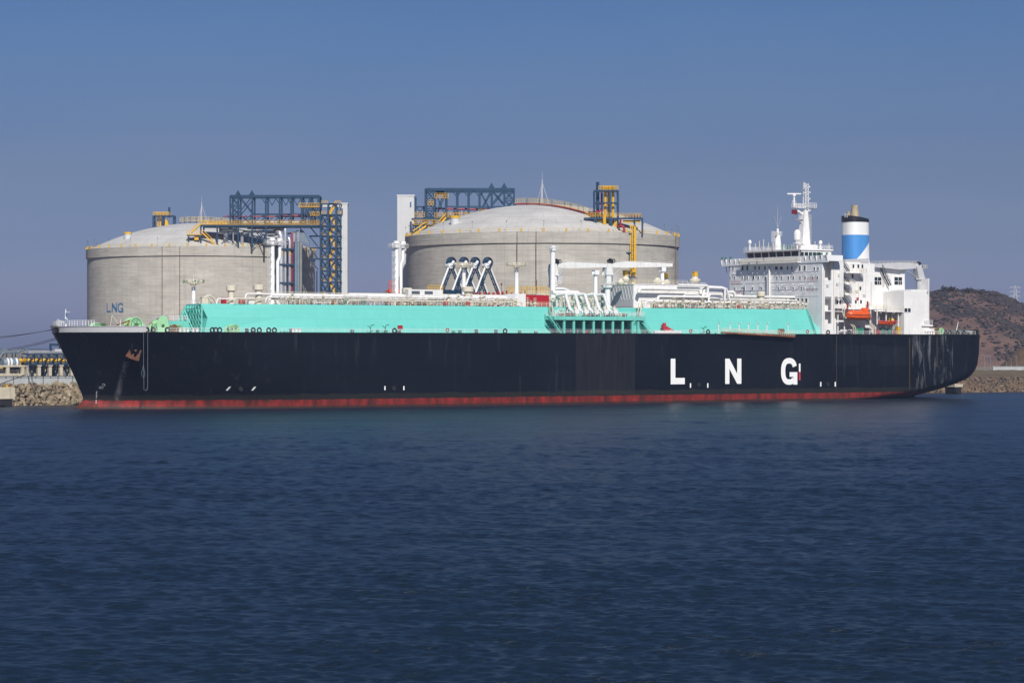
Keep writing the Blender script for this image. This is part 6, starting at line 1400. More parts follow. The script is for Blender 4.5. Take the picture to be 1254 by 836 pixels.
# ================================================================== TANKS
def tank(label, cx, cy, Rr, z_ring, px_c, text=False, pil=()):
    zg = 5.; t = thing('storage_tank', label, 'tank', (cx, cy, zg)); H = z_ring-zg
    mw, mr = tank_mat(Rr), tank_mat(Rr, True)
    m = MB(); n = 128; m.lathe([(Rr-.45,0),(Rr-.45,H-3.45)],(0,0,0),n); m.build('wall', mw, t)
    m = MB(); m.lathe([(Rr-.5,H-3.45),(Rr,H-3.4),(Rr,H),(Rr-.6,H+.02)],(0,0,0),n); m.build('ring_beam', mw, t)
    h = 10.5; rb = Rr-1.2; Rs = (rb*rb+h*h)/(2*h); m = MB(); prof = [(rb,H-.4)]
    for k in range(25):
        r_ = rb*(1-k/24.4); prof.append((r_, H+.05+math.sqrt(Rs*Rs-r_*r_)-(Rs-h)))
    m.lathe(prof,(0,0,0),n); m.build('roof', mr, t)
    def dome_z(x, y): 
        r2 = min(x*x+y*y, rb*rb); return H+.05+math.sqrt(Rs*Rs-r2)-(Rs-h)
    m = MB(); k = 120
    ring = [((Rr-.25)*math.cos(2*PI*i/k),(Rr-.25)*math.sin(2*PI*i/k),H+.02) for i in range(k+1)]
    for a, b in zip(ring[:-1],ring[1:]):
        m.bar(a,(a[0],a[1],H+1.2),.09)
        for z in (.6,1.2): m.bar((a[0],a[1],H+z),(b[0],b[1],H+z),.07)
    m.build('edge_rail', M['ypale'], t)
    m = MB(); m.box(-.28,.28,-.28,.28,.04,.9); m.box(-.32,.32,-.32,.32,.9,.97); eb = m.build('edge_box', M['yellow'], t)
    for i in range(0,k,3): a = ring[i]; o = eb if i == 0 else clone(eb, t); o.location = a
    m = MB(); m.bar((0,0,0),(0,0,3.2),.06); m.box(-.15,.15,-.15,.15,3.1,3.4); ls = m.build('lamp_stick', M['darkst'], t)
    for i in range(0,k,5): a = ring[i]; o = ls if i == 0 else clone(ls, t); o.location = a
    for a_ in pil:
        m = MB(); x, y = (Rr+.12)*math.sin(a_), -(Rr+.12)*math.cos(a_); m.tube((x,y,0),(x,y,H),.11,n=8); m.build('drain_pipe', M['drain'], t)
    m = MB(); zt_ = dome_z(0,0); hm = 8.; m.bar((0,0,zt_-.2),(0,0,zt_+hm),.22); 
    for a_ in (.3,2.4,4.5): m.bar((2.4*math.cos(a_),2.4*math.sin(a_),zt_-.2),(0,0,zt_+hm-1),.12)
    m.bar((0,0,zt_+hm),(0,0,zt_+hm+2.5),.06); m.build('lightning_mast', M['greyp'], t)
    return t, dome_z, zg, H
RX, RY = W(664,0,838)[0], 838.
LX, LY = W(247,0,1006)[0], 1006.
rt, rdome, rzg, rH = tank('right concrete tank with white domed roof, directly behind the ship amidships', RX, RY, 44., 49.6, 664, pil=(math.asin(-31/168.),math.asin(-9/168.),math.asin(160/168.)))
lt, ldome, lzg, lH = tank('left concrete tank with white domed roof and blue letters, behind the bow', LX, LY, 44., 51.5, 247, pil=(math.asin(-30/140.),math.asin(-9/140.)))
# blue letters wrapped on the left tank
for ch, p0, p1 in (('L',144.2,150.2),('N',151.6,159.),('G',160.,167.6)):
    y0, y1 = 371., 382.3; Rr = 44.-.45+.05; f = lambda px: math.asin(max(-1,min(1,(px-247)/140.)))
    a0, a1 = f(p0), f(p1); Yf = LY-Rr*math.cos((a0+a1)/2); z1_, z0_ = CZ+(HY-y0)*Yf/F, CZ+(HY-y1)*Yf/F; wd = (a1-a0)*Rr; m = MB()
    for kq, q in enumerate(glyph(ch, wd, z1_-z0_, .52)):
        pts = [((Rr+.004*kq)*math.sin(a0+x/Rr), -(Rr+.004*kq)*math.cos(a0+x/Rr), z0_+z-lzg) for x, z in q]; m.add(pts, [tuple(range(len(pts)))])
    tag(m.build('letter', M['letterblue'], lt, smooth=False), 'blue letter %s on the tank wall' % ch)
for t_, px, yb, Y, dz in ((lt,156.4,298,982,0),(rt,557,282,816,0)):
    b = W(px,yb,Y); m = MB(); cxy = (b[0]-t_.location.x, b[1]-t_.location.y); z = (ldome if t_ is lt else rdome)(*cxy); m.lathe([(1.4,-.6),(1.4,1.3),(1.5,1.4),(1.5,1.9),(1.2,2.1)],(cxy[0],cxy[1],z),16); o = m.build('roof_hatch', M['shaft'], t_)
    m = MB(); m.lathe([(1.55,1.5),(1.55,2.1),(1.3,2.25)],(cxy[0],cxy[1],z),16); m.build('hatch_cap', M['yellow'], o)

def frame_block(m, xs, ys, zs_, w, brace=True, faces=('f','b')):
    """steel frame: columns on a grid with beams at each level and X braces on the long faces"""
    for x in xs:
        for y in ys: m.bar((x,y,zs_[0]),(x,y,zs_[-1]),w)
    for z in zs_[1:]:
        for y in ys: m.bar((xs[0],y,z),(xs[-1],y,z),w*.85)
        for x in xs: m.bar((x,ys[0],z),(x,ys[-1],z),w*.7)
def XB(m, x0, x1, y, z0, z1, w): m.bar((x0,y,z0),(x1,y,z1),w); m.bar((x1,y,z0),(x0,y,z1),w)
def land_thing(name, label, cat, px, Y, z, group=None):
    p = W(px,0,Y); return thing(name, label, cat, (p[0],Y,z), group), p[0]
# ---- left tank: roof pipe rack
Y0, Y1 = 966., 975.; t, x0 = land_thing('roof_pipe_rack', 'large blue steel frame full of pipes on the right side of the left tank roof', 'steel frame', 335, Y0, 51.5)
X = lambda px, Y=Y0: (px-CX)/F*Y-x0
Z = lambda y, Y=Y0: CZ+(HY-y)*Y/F-51.5
m = MB(); cols = [282,291.8,309,325.5,342.5,356.5,369.5,380,390.8]; ztop, zw, zd = Z(240.3), Z(263.5), Z(276.5)
for i, px in enumerate(cols):
    for y in (0,9):
        sh_ = 0 if y == 0 else 3.5*.0
        m.bar((X(px),y,-.3 if (286 < px < 330 and y == 0) else zd),(X(px),y,ztop),.62)
for y in (0,9):
    m.bar((X(282),y,ztop),(X(391),y,ztop+ (0)),.8,.9); m.bar((X(246),y,zd),(X(391),y,zd),.8,.8); m.bar((X(309),y,Z(262)),(X(391),y,Z(262)),.35)
for px in cols: m.bar((X(px),0,ztop),(X(px),9,ztop),.5); m.bar((X(px),0,zd),(X(px),9,zd),.5)
for a, b in ((282,291.8),(291.8,309),(369.5,380),(380,390.8)):
    for y in (0,9):
        if b-a < 12 and a < 300:
            for k in range(3): z0_, z1_ = Z(276)+(ztop-Z(276))*k/3, Z(276)+(ztop-Z(276))*(k+1)/3; XB(m, X(a), X(b), y, z0_, z1_, .3); m.bar((X(a),y,z1_),(X(b),y,z1_),.3)
        else: m.bar((X(a),y,Z(262)),(X(b),y,ztop),.36) if a < 300 else XB(m, X(a), X(b), y, Z(276), ztop, .34)
        if a == 291.8: m.bar((X(a),y,ztop),(X(b),y,Z(262)),.36); XB(m, X(a), X(b), y, Z(276), Z(262), .3)
for px in (325.5,342.5,356.5): 
    for s_ in (-1,1): m.bar((X(px),0,Z(250)),(X(px)+s_*2.,0,ztop),.34); m.bar((X(px)+1.5,9,Z(250)),(X(px)+1.5+s_*1.6,9,ztop),.3)
for a, b in ((309,325.5),(325.5,342.5),(342.5,356.5)): m.bar((X(a),9,Z(276)),(X(b),9,Z(262)),.3); m.bar((X(a),0,zd),(X(a)+2.5,0,Z(266)),.3)
for px in (291.5,308.5): m.prism([(X(px)-1.1,ztop+.4),(X(px)+1.1,ztop+.4),(X(px),ztop+2.3)],-.3,.3,'y')
for a, b in ((266,292),(309,325.5)): XB(m, X(a), X(b), 1.2, -.3, zd, .3)
for px in (246,266): 
    for y in (0,9): m.bar((X(px),y,-.3),(X(px),y,zd),.55)
m.build('frame', M['blue'], t)
m = MB()
def deck_rail(m, pa, pb, y, z, d=1.25, Yd=Y0):
    a, b = X(pa,Yd), X(pb,Yd); m.box(a,b,y-.05,y+.02,z,z+.18); m.rail([(a,y,z),(b,y,z)],d,.9,.07,3)
for y in (-.4,8.): deck_rail(m, 246, 391, y, zd+.4, 1.6)
m.box(X(246),X(391),-.4,9.4,zd+.3,zd+.4)
deck_rail(m, 366, 391, -.45, Z(253.5), 1.5); m.box(X(366),X(391),-.4,6,Z(254),Z(253.6)); deck_rail(m, 380, 391, -.45, Z(264), 1.4)
deck_rail(m, 229, 247, -.4, Z(287.5), 1.6); m.box(X(229),X(247),-.4,4,Z(288),Z(287.6))
for pa, ya, pb, yb in ((234,285,246.5,274),(248,285,264,300.5)):
    for y in (-.4,.7):
        m.bar((X(pa),y,Z(ya)),(X(pb),y,Z(yb)),.3,.5); m.bar((X(pa),y,Z(ya)+1.2),(X(pb),y,Z(yb)+1.2),.16)
for k in range(9): u_ = X(250)+k*R.uniform(.8,1.6); m.box(u_,u_+.5,1.5,2.2,zd+.4,zd+1.5)
m.box(X(238),X(243),.2,1.8,Z(294),Z(288.2))
m.build('walkway', M['yellow'], t)
m = MB(); m.bar((X(229),0,Z(288.3)),(X(247),0,Z(288.3)),.5); m.bar((X(231),.5,Z(303)),(X(231),.5,Z(288)),.4); m.bar((X(231),.5,Z(297)),(X(237),.5,Z(301)),.3); m.bar((X(243),.5,Z(303)),(X(243),.5,Z(288)),.4); m.build('stair_post', M['blue'], t)
m = MB()
for z, r_, pa, pb, y in ((Z(281),.55,270,289,2),(Z(283.5),.8,267,290,4),(Z(279.5),.35,302,348,2.5),(Z(286),.6,325,340,3),(Z(283),.45,296,340,5),(Z(271.5),.5,296,372,5)): m.tube((X(pa),y,z),(X(pb),y,z),r_,n=10)
m.tube((X(275.5),3,-1),(X(275.5),3,Z(282)),.85,n=12); m.tube((X(285),1.5,-1),(X(285),1.5,Z(283)),.25); m.tube((X(295),4,-1),(X(295),4,Z(284)),.6)
for k in range(26): px = R.uniform(300,372); y = R.uniform(.5,8); m.tube((X(px),y,zd+.4),(X(px),y,zd+R.uniform(1.2,2.6)),R.choice((.15,.25,.4)),n=8)
m.build('roof_pipe', M['steel'], t)
m = MB(); m.path([(X(271),6,Z(264)),(X(384),6,Z(264.5)),(X(385),6,Z(266)),(X(385),6,Z(276))],.22,8); m.path([(X(340),5,Z(261.5)),(X(375),5,Z(263.5))],.22,8); m.build('red_pipe', M['redpipe'], t)
# vertical pipes down the wall (their own bundle)
t, x0 = land_thing('wall_pipe_bundle', 'bundle of silver and crimson pipes running down the left tank wall', 'pipework', 350, 966., 5.); Yb = 966.
X = lambda px: (px-CX)/F*Yb-x0
Z = lambda y: CZ+(HY-y)*Yb/F-5.
m = MB(); m.path([(X(327),10,Z(285)),(X(336),6,Z(284.5)),(X(340),1.5,Z(284.5)),(X(342.6),.3,Z(285.6)),(X(344),0,Z(289)),(X(344),0,0)],1.0,14); m.build('silver_pipe', M['steel'], t)
m = MB(); m.path([(X(333),9,Z(281)),(X(347),4,Z(280.5)),(X(349,),0,Z(281.5)),(X(349.4),0,Z(284)),(X(349.4),0,0)],.45,10); m.build('silver_pipe', M['steel'], t)
m = MB(); m.path([(X(351),6,Z(292)),(X(353.5),0,Z(292.5)),(X(354.8),0,Z(295)),(X(354.8),0,Z(357)),(X(356.3),0,Z(361)),(X(356.3),0,0)],.5,12); m.build('silver_pipe', M['steel'], t)
m = MB(); m.path([(X(362),7,Z(283)),(X(364,),2,Z(284)),(X(365),.5,Z(286)),(X(365),.5,Z(296))],.6,10); m.path([(X(358),7,Z(284)),(X(359),2,Z(285)),(X(360),.5,Z(287)),(X(360),.5,Z(296))],.5,10); m.build('silver_pipe', M['steel'], t)
m = MB(); m.path([(X(350),8,Z(285)),(X(356),2,Z(285.3)),(X(357.3),.2,Z(286)),(X(357.6),.2,Z(288)),(X(357.6),.2,0)],.3,8); m.build('red_pipe', M['redpipe'], t)
m = MB(); m.box(X(359.3),X(363.6),-.3,1.6,0,Z(295.5)); m.box(X(364.1),X(366.5),-.1,1.6,0,Z(296.5)); m.box(X(367),X(369.6),.1,1.6,0,Z(297)); m.loft([(X(366),2,Z(295)),(X(379),2,Z(299)),(X(379),5,Z(299)),(X(366),5,Z(295))],[(X(367),2,Z(279)),(X(371),2,Z(283)),(X(371),5,Z(283)),(X(367),5,Z(279))]); m.build('duct', M['duct'], t, smooth=False)
m = MB()
for y in (305,324,346.5): m.bar((X(340),-.9,Z(y)),(X(360.5),-.9,Z(y)),.5,.6); m.bar((X(340.3),-.9,Z(y)),(X(340.3),4,Z(y)),.4); m.bar((X(360),-.9,Z(y)),(X(360),4,Z(y)),.4)
m.bar((X(360.5),-.5,0),(X(360.5),-.5,Z(296)),.55); m.bar((X(370),0,0),(X(370),0,Z(300)),.4)
m.build('pipe_bracket', M['blue'], t)
m = MB()
for y in (308,312): m.lathe([(1.06,-.15),(1.06,.15)],(X(344),0,Z(y)),14); m.lathe([(.56,-.15),(.56,.15)],(X(354.8),0,Z(y)),12)
m.tube((X(369.3),-.1,0),(X(369.3),-.1,Z(297)),.12); m.build('pipe_band', M['yellow'], t)
# ---- stair tower and lift shaft right of the left tank
def stair_tower(label, pa, pm, pb, Y, ytop, ytop2, levels, flip=1, brackets=True, zlow=5.):
    t, x0 = land_thing('stair_tower', label, 'stair tower', (pa+pb)/2, Y, zlow)
    X = lambda px: (px-CX)/F*Y-x0
    Z = lambda y: CZ+(HY-y)*Y/F-zlow
    m = MB(); zz = [0]+[Z(y) for y in levels]
    for y in (0,6):
        m.bar((X(pa),y,0),(X(pa),y,Z(ytop2)),.6); m.bar((X(pm),y,0),(X(pm),y,Z(ytop)),.7); m.bar((X(pm+ (pb-pm)*.62),y,0),(X(pm+(pb-pm)*.62),y,Z(ytop)),.6); m.bar((X(pb),y,0),(X(pb),y,Z(ytop2)),.5)
        for z in zz[1:]: m.bar((X(pa),y,z),(X(pb),y,z),.5)
        for k, (z0_, z1_) in enumerate(zip(zz[:-1], zz[1:])):
            if z1_ > Z(ytop2)+.1: continue
            XB(m, X(pa), X(pm), y, z0_, z1_, .28); q = pm+(pb-pm)*.62
            m.bar((X(pm),y,z0_),(X(q),y,z1_),.34) if k % 2 else m.bar((X(q),y,z0_),(X(pm),y,z1_),.34)
            XB(m, X(q), X(pb), y, z0_, z1_, .24)
    for px in (pa,pm,pm+(pb-pm)*.62,pb):
        for z in zz[1:]: m.bar((X(px),0,z),(X(px),6,z),.4)
    m.bar((X(pm),0,Z(ytop)),(X(pm+(pb-pm)*.62),0,Z(ytop)),.5); m.bar((X(pm),6,Z(ytop)),(X(pm+(pb-pm)*.62),6,Z(ytop)),.5)
    if brackets:
        for y in levels[3:]: m.bar((X(pa-14),2,Z(y)),(X(pa),2,Z(y)),.5); m.bar((X(pa-14),2,Z(y)),(X(pa-3.5),2,Z(y+13)),.4)
        m.bar((X(pa-5),2,0),(X(pa-5),2,Z(levels[2])),.5)
    m.build('frame', M['blue'], t)
    m = MB()
    for k, (z0_, z1_) in enumerate(zip(zz[:-1], zz[1:])):
        q0, q1 = X(pm+ (pb-pm)*.08), X(pm+(pb-pm)*.58); a, b = (q0,q1) if (k % 2 == 0) == (flip > 0) else (q1,q0)
        for y in (.8,1.7): m.bar((a,y,z0_),(b,y,z1_),.4,.6); m.bar((a,y,z0_+1.2),(b,y,z1_+1.2),.18,.3)
        m.box(X(pa)+.3,X(pm)-.3,.6,2.2,z1_-.05,z1_+.1); m.rail([(X(pa)+.3,.5,z1_),(X(pm)-.3,.5,z1_)],1.3,.7,.07,3); m.rail([(X(pm+(pb-pm)*.65),.5,z1_),(X(pb),.5,z1_)],1.3,.7,.07,3)
    m.build('stair_flight', M['yellow'], t)
    return t
stair_tower('blue stair tower with yellow flights beside the white shaft, right of the left tank', 392.5, 402, 417.5, 968., 250, 262, (361,345.5,331.5,317,303.5,289,276.5,263,250), 1)
def shaft(label, pa, pb, Y, ya, yb, side=False):
    t, x0 = land_thing('lift_shaft', label, 'lift shaft', (pa+pb)/2, Y, 5.); a, b = (pa-CX)/F*Y-x0, (pb-CX)/F*Y-x0; h = CZ+(HY-ya)*Y/F-5
    m = MB(); m.box(a,b,0,6,0,h); m.build('shaft_body', M['shaft'], t, smooth=False)
    m = MB(); m.box(a-.15,b+.15,-.15,6.15,h+.002,h+.5); 
    for k in range(1,10): m.box(a-.03,b+.03,-.03,-.004,h*k/10,h*k/10+.06)
    m.build('cladding_trim', M['shaft'], t, smooth=False)
    return t, a, b, h
t, a, b, h = shaft('tall narrow white lift shaft at the right of the left tank', 416.3, 425.5, 972., 250, 0)
m = MB(); m.box(a-6.5,a-.16,1,5,h-1.,h+.2); m.build('roof_arm', M['shaft'], t, smooth=False)
m = MB(); m.box(a+.5,a+1.1,-.08,-.035,h-4.2,h-1.6); m.build('vent_slot', M['darkst'], t, smooth=False)
t, a, b, h = shaft('broad white lift shaft at the left of the right tank', 486.5, 507.2, 858., 240.3, 0)
m = MB(); m.box(a,a+ (b-a)*.55,-.05,-.035,0,h); m.build('front_panel', M['shaft'], t, smooth=False)
m = MB(); m.box(b-1.4,b-.9,-.1,-.04,h-3.6,h-1.9); m.build('wall_mark', M['letterblue'], t, smooth=False)
# ---- right tank: roof pipe rack
Y0 = 847.; z00 = 49.6; t, x0 = land_thing('roof_pipe_rack', 'blue steel frame half hidden by the dome on the left side of the right tank', 'steel frame', 575, Y0, z00)
X = lambda px, Y=Y0: (px-CX)/F*Y-x0
Z = lambda y: CZ+(HY-y)*Y0/F-z00
ztop, zd = Z(232), Z(266.5); m = MB(); cols = [521,531.5,546,559.5,573.5,587,602,617.5,629.5]
for px in cols:
    for y in (0,11): m.bar((X(px),y,0),(X(px),y,ztop),.62)
for y in (0,11): m.bar((X(521),y,ztop),(X(630),y,ztop),.8,.9); m.bar((X(521),y,zd),(X(630),y,zd),.8); m.bar((X(546),y,Z(253)),(X(630),y,Z(253)),.4)
for px in cols: m.bar((X(px),0,ztop),(X(px),11,ztop),.5)
for y in (0,11):
    for a, b in ((521,531.5),(617.5,629.5)):
        for k in range(3): z0_, z1_ = Z(268)+(ztop-Z(268))*k/3, Z(268)+(ztop-Z(268))*(k+1)/3; XB(m, X(a), X(b), y, z0_, z1_, .3); m.bar((X(a),y,z1_),(X(b),y,z1_),.3)
    XB(m, X(531.5), X(546), y, Z(266), ztop, .34); XB(m, X(587), X(602), y, Z(260), ztop, .34); m.bar((X(602),y,ztop),(X(617.5),y,Z(250)),.36); m.bar((X(602),y,Z(250)),(X(617.5),y,ztop),.36)
for px in (559.5,573.5,587):
    for s_ in (-1,1): m.bar((X(px),0,Z(241)),(X(px)+s_*2,0,ztop),.34)
for px in (602,617.5): m.prism([(X(px)-1.,ztop+.4),(X(px)+1.,ztop+.4),(X(px),ztop+2.2)],-.3,.3,'y')
m.box(X(534),X(545),1,4,Z(238),Z(232)); m.build('frame', M['blue'], t)
m = MB()
def dr(m, pa, pb, y, yy, h_=1.5): a, b = X(pa), X(pb); z = Z(yy); m.box(a,b,y,y+1.2,z-.12,z); m.rail([(a,y,z),(b,y,z)],h_,.9,.07,3)
dr(m,532,586,-.5,266); dr(m,586,606,-.5,262.5); dr(m,532,549,-.6,242.5); dr(m,524,531,-.6,251); dr(m,506,540,-1.5,275); dr(m,508,520,-1,265.5)
for pa, ya, pb, yb in ((506,288,522,277),(538,276,546,267)):
    for y in (-2,-1): m.bar((X(pa),y,Z(ya)),(X(pb),y,Z(yb)),.35,.6); m.bar((X(pa),y,Z(ya)+1.3),(X(pb),y,Z(yb)+1.3),.16,.3)
m.box(X(524),X(528.5),-1,.5,Z(282),Z(276)); m.build('walkway', M['yellow'], t)
m = MB(); m.tube((X(533),4,Z(254.5)),(X(628),4,Z(257)),.3); m.tube((X(555),3,Z(267.5)),(X(570),3,Z(268.5)),.3); m.build('red_pipe', M['redpipe'], t)
m = MB()
for k in range(22): px = R.uniform(550,600); y = R.uniform(.5,6); m.tube((X(px),y,zd),(X(px),y,zd+R.uniform(1,2.8)),R.choice((.15,.25,.4)),n=8)
for k in range(3): m.tube((X(541),2+k*2,Z(272+k*2)),(X(580),2+k*2,Z(271+k*2)),.4,n=8)
m.build('roof_pipe', M['steel'], t)
m = MB()
for px in (506,512,519,530,540,551): m.bar((X(px),-1,Z(290)),(X(px),-1,Z(274) if px < 530 else Z(268)),.5)
m.bar((X(504),-1,Z(268.5)),(X(551),-1,Z(268.5)),.6); m.bar((X(505),-1,Z(276)),(X(540),-1,Z(276)),.5)
for pa, pb in ((506,519),(540,551)): XB(m, X(pa), X(pb), -1, Z(282), Z(269), .3)
m.bar((X(508.7),2,Z(290)),(X(508.7),2,Z(241)),.6); m.bar((X(519),2,Z(290)),(X(519),2,Z(252)),.5); m.bar((X(508.7),2,Z(253)),(X(521),2,Z(253)),.5); XB(m, X(509), X(519), 2, Z(265), Z(253), .3); m.build('stair_post', M['blue'], t)
# ---- pump towers on the domes
def pump_tower(label, tk, dome, pa, pb, Y, ytop, ybase, ymid, tall):
    zz = tk.location.z; xm = ((pa+pb)/2-CX)/F*Y; zb_ = zz+dome(xm-tk.location.x, Y-tk.location.y)
    t, x0 = land_thing('pump_tower', label, 'steel frame', (pa+pb)/2, Y, zb_-.6)
    X = lambda px: (px-CX)/F*Y-x0
    Z = lambda y: CZ+(HY-y)*Y/F-(zb_-.6)
    m = MB(); cs = [pa,pa+(pb-pa)*.66,pb] if tall else [pa,pa+(pb-pa)*.45,pb]; D = 5.
    lv = [Z(y) for y in ymid]+[Z(ytop)]
    for px in cs:
        for y in (0,D): m.bar((X(px),y,0),(X(px),y,Z(ytop)),.5)
    for z in lv:
        for y in (0,D): m.bar((X(pa),y,z),(X(pb),y,z),.45)
        for px in cs: m.bar((X(px),0,z),(X(px),D,z),.4)
    m.build('frame', M['blue'], t)
    return t, X, Z
t, X, Z = pump_tower('small blue and yellow pump frame on the left shoulder of the left dome', lt, ldome, 187.5, 212.5, 1000., 264.5, 280, (278,), False)
m = MB(); m.rail([(X(187.5),0,Z(264)),(X(207),0,Z(264))],1.4,.7,.09,3); m.rail([(X(187.5),5,Z(264)),(X(207),5,Z(264))],1.4,.7,.09,3)
for px in (192.5,195.5): m.tube((X(px),2,0),(X(px),2,Z(263)),.35)
m.loft([(X(201),1,0),(X(207),1,0),(X(207),3,0),(X(201),3,0)],[(X(202),1,Z(268)),(X(204),1,Z(268)),(X(204),3,Z(268)),(X(202),3,Z(268))])
for px in (190,194,198,202,206): m.tube((X(px),1,Z(264)),(X(px),1,Z(260.5)),.3)
m.build('pump_column', M['yellow'], t); m = MB(); m.tube((X(206.5),2,Z(266)),(X(206.5),2,Z(253.5)),.4); m.build('vent_pipe', M['blue'], t)
t, X, Z = pump_tower('taller blue and yellow pump frame on the right shoulder of the right dome', rt, rdome, 728, 757, 806., 233.5, 285, (267.5,248.5), True)
m = MB(); m.rail([(X(733),0,Z(232.8)),(X(757),0,Z(232.8))],1.3,.7,.08,3); m.rail([(X(717),-.3,Z(266.5)),(X(757),-.3,Z(266.5))],1.4,.8,.07,3); m.rail([(X(757),-.3,Z(266.5)),(X(785),-.3,Z(266.5))],1.3,.8,.07,3)
m.box(X(717),X(785),0,4,Z(267.4),Z(266.8))
for px in (741.5,745.5,751): m.tube((X(px),2,Z(283)),(X(px),2,Z(228.5)),.42)
for px in (739,743,747,751.5): m.tube((X(px),1,Z(232.8)),(X(px),1,Z(227.5)),.5)
m.tube((X(740.2),-.2,Z(284)),(X(740.2),-.2,Z(262)),.5); m.tube((X(751),1,Z(281)),(X(756),1,Z(270)),.7); m.box(X(763),X(784),.5,2,Z(272.5),Z(269.5)); m.box(X(732),X(743),.5,2,Z(271.5),Z(269.5))
m.build('pump_column', M['yellow'], t)
m = MB(); m.bar((X(715),0,Z(267.6)),(X(787),0,Z(267.6)),.55)
for px in (718.5,730,749,777,786.5): m.bar((X(px),0,-3 if px > 740 else -1),(X(px),0,Z(267.6)),.5)
m.tube((X(732.3),3,Z(267)),(X(732.3),3,Z(222.2)),.5); m.bar((X(733),3,Z(262)),(X(738.5),3,Z(250)),.3); m.build('platform_frame', M['blue'], t)
m = MB(); m.tube((X(737.5),4,Z(264)),(X(737.5),4,Z(235)),.3); m.box(X(724),X(729),1,2.5,Z(262.5),Z(259)); m.box(X(729.5),X(735.5),1,2.5,Z(260),Z(257.5)); m.tube((X(716),1,Z(268.8)),(X(752),1,Z(268.8)),.22); m.build('red_pipe', M['redpipe'], t)
m = MB()
for k in range(6): px = 765.5+k*3.6; m.box(X(px),X(px+1.4),.4,1.4,Z(266.4),Z(262.3))
m.build('fire_box', M['rust'], t)
# walkway across the right dome, following it
t, x0 = land_thing('dome_walkway', 'yellow railed walkway with red pipe arching over the top of the right dome', 'walkway', 664, 838, 49.6)
m, m2, m3 = MB(), MB(), MB(); pr = None
steps = [(631,0),(645,0),(660,0),(675,0),(690,0),(697,0),(706,0),(712,0),(722,0),(727,0)]
for px, _ in steps:
    yy = -7+(px-631)*(-.21); xx = (px-664)*.262; zz_ = rdome(xx, yy)+rzg-49.6+.7; p = (xx, yy, zz_)
    if pr: m.rail([pr,p],1.5,.9,.07,3); m.bar(pr,p,1.,.15); m2.bar((pr[0],pr[1]-.5,pr[2]-.3),(p[0],p[1]-.5,p[2]-.3),.35)
    m3 = MB(); m3.bar((p[0],p[1],p[2]-.9),p,.3); m3.build('post', M['blue'], t)
    pr = p
m.build('railing', M['ypale'], t); m2.build('red_pipe', M['redpipe'], t)
t, x0 = land_thing('dome_walkway', 'yellow railed walkway rising over the top of the left dome to the blue frame', 'walkway', 247, 1006, 51.5)
m = MB(); pr = None; m3 = MB()
for px in (222,228,235,243,252,262,275,290):
    xx = (px-247)*.305; yy = -6-(px-222)*.05; zz_ = ldome(xx, yy)+lzg-51.5+.8; p = (xx,yy,zz_)
    if pr: m.rail([pr,p],1.6,.9,.08,3); m.bar(pr,p,1.,.18)
    m3 = MB(); m3.bar((p[0],p[1],p[2]-1.),p,.3); m3.build('post', M['blue'], t)
    pr = p
m.build('railing', M['ypale'], t)
# caged ladder and red riser on the right tank's wall
Yl = 838-43.*math.cos(math.asin(108/168.))-2.2; t, x0 = land_thing('caged_ladder', 'tall yellow caged ladder down the right tank wall beside a red pipe', 'ladder', 775.5, Yl, 5.)
X = lambda px: (px-CX)/F*Yl-x0
Z = lambda y: CZ+(HY-y)*Yl/F-5.
m = MB(); zt_ = Z(276.5)
for px in (772.2,774.2): m.bar((X(px),0,0),(X(px),0,zt_),.3,.3)
m.box(X(776),X(779),-.2,.5,0,zt_)
for k in range(34): m.bar((X(772),-.02,zt_*k/34),(X(776),-.02,zt_*k/34),.12)
m.bar((X(771),0,zt_),(X(779.4),0,zt_),.4); m.build('cage', M['yellow'], t)
m = MB()
for y in (286.5,309.5,332.5):
    m.bar((X(761),0,Z(y)),(X(773),0,Z(y)),.5,.4)
    for k in range(4): m.bar((X(765),.4,Z(y+1.6+k*2)),(X(772),.4,Z(y+2.8+k*2)),.2)
    m.bar((X(764),.4,Z(y+1)),(X(772),.4,Z(y+11)),.25)
m.build('wall_bracket', M['blue'], t)
m = MB(); m.path([(X(757),3,Z(277)),(X(760),0,Z(277)),(X(763.5),0,Z(277.5)),(X(764.3),0,Z(279.5)),(X(764.3),0,0)],.42,10); m.tube((X(760),1,Z(277)),(X(760),1,Z(268)),.3); m.build('red_pipe', M['redpipe'], t)
# ---- unloading arms on the jetty behind the ship
jv = 52.
tj = thing('jetty_platform', 'low concrete jetty platform with orange and yellow rails behind the ship', 'jetty', L2W(S(580,jv),jv,0), rz=YAW)
u_ = S(580,jv); a, b = S(430,jv)-u_, S(665,jv)-u_
m = MB(); m.box(a,b,-4,7,16.,17.5); m.build('deck_slab', M['wallc'], tj, smooth=False)
m = MB()
k = int((b-a)/8)
for i in range(k+1):
    for y in (-3,6): m.tube((a+(b-a)*i/k,y,-3),(a+(b-a)*i/k,y,16),.6,n=12)
m.build('pile', M['wallc'], tj)
zj = Zs(362,S(575,jv),jv)
for pa, pb in ((515,533),(612,636),(636.4,672)):
    m = MB(); x0_, x1_ = S(pa,jv)-u_, S(pb,jv)-u_; m.rail([(x0_,-3.8,zj-.3),(x1_,-3.8,zj-.3)],2.9,.9,.11,4); m.box(x0_,x1_,-3.8,-2,zj-.5,zj-.32); m.bar((x0_+.2,-3,17.5),(x0_+.2,-3,zj-.5),.3); m.bar((x1_-.2,-3,17.5),(x1_-.2,-3,zj-.5),.3); m.build('yellow_rail', M['yellow'], tj)
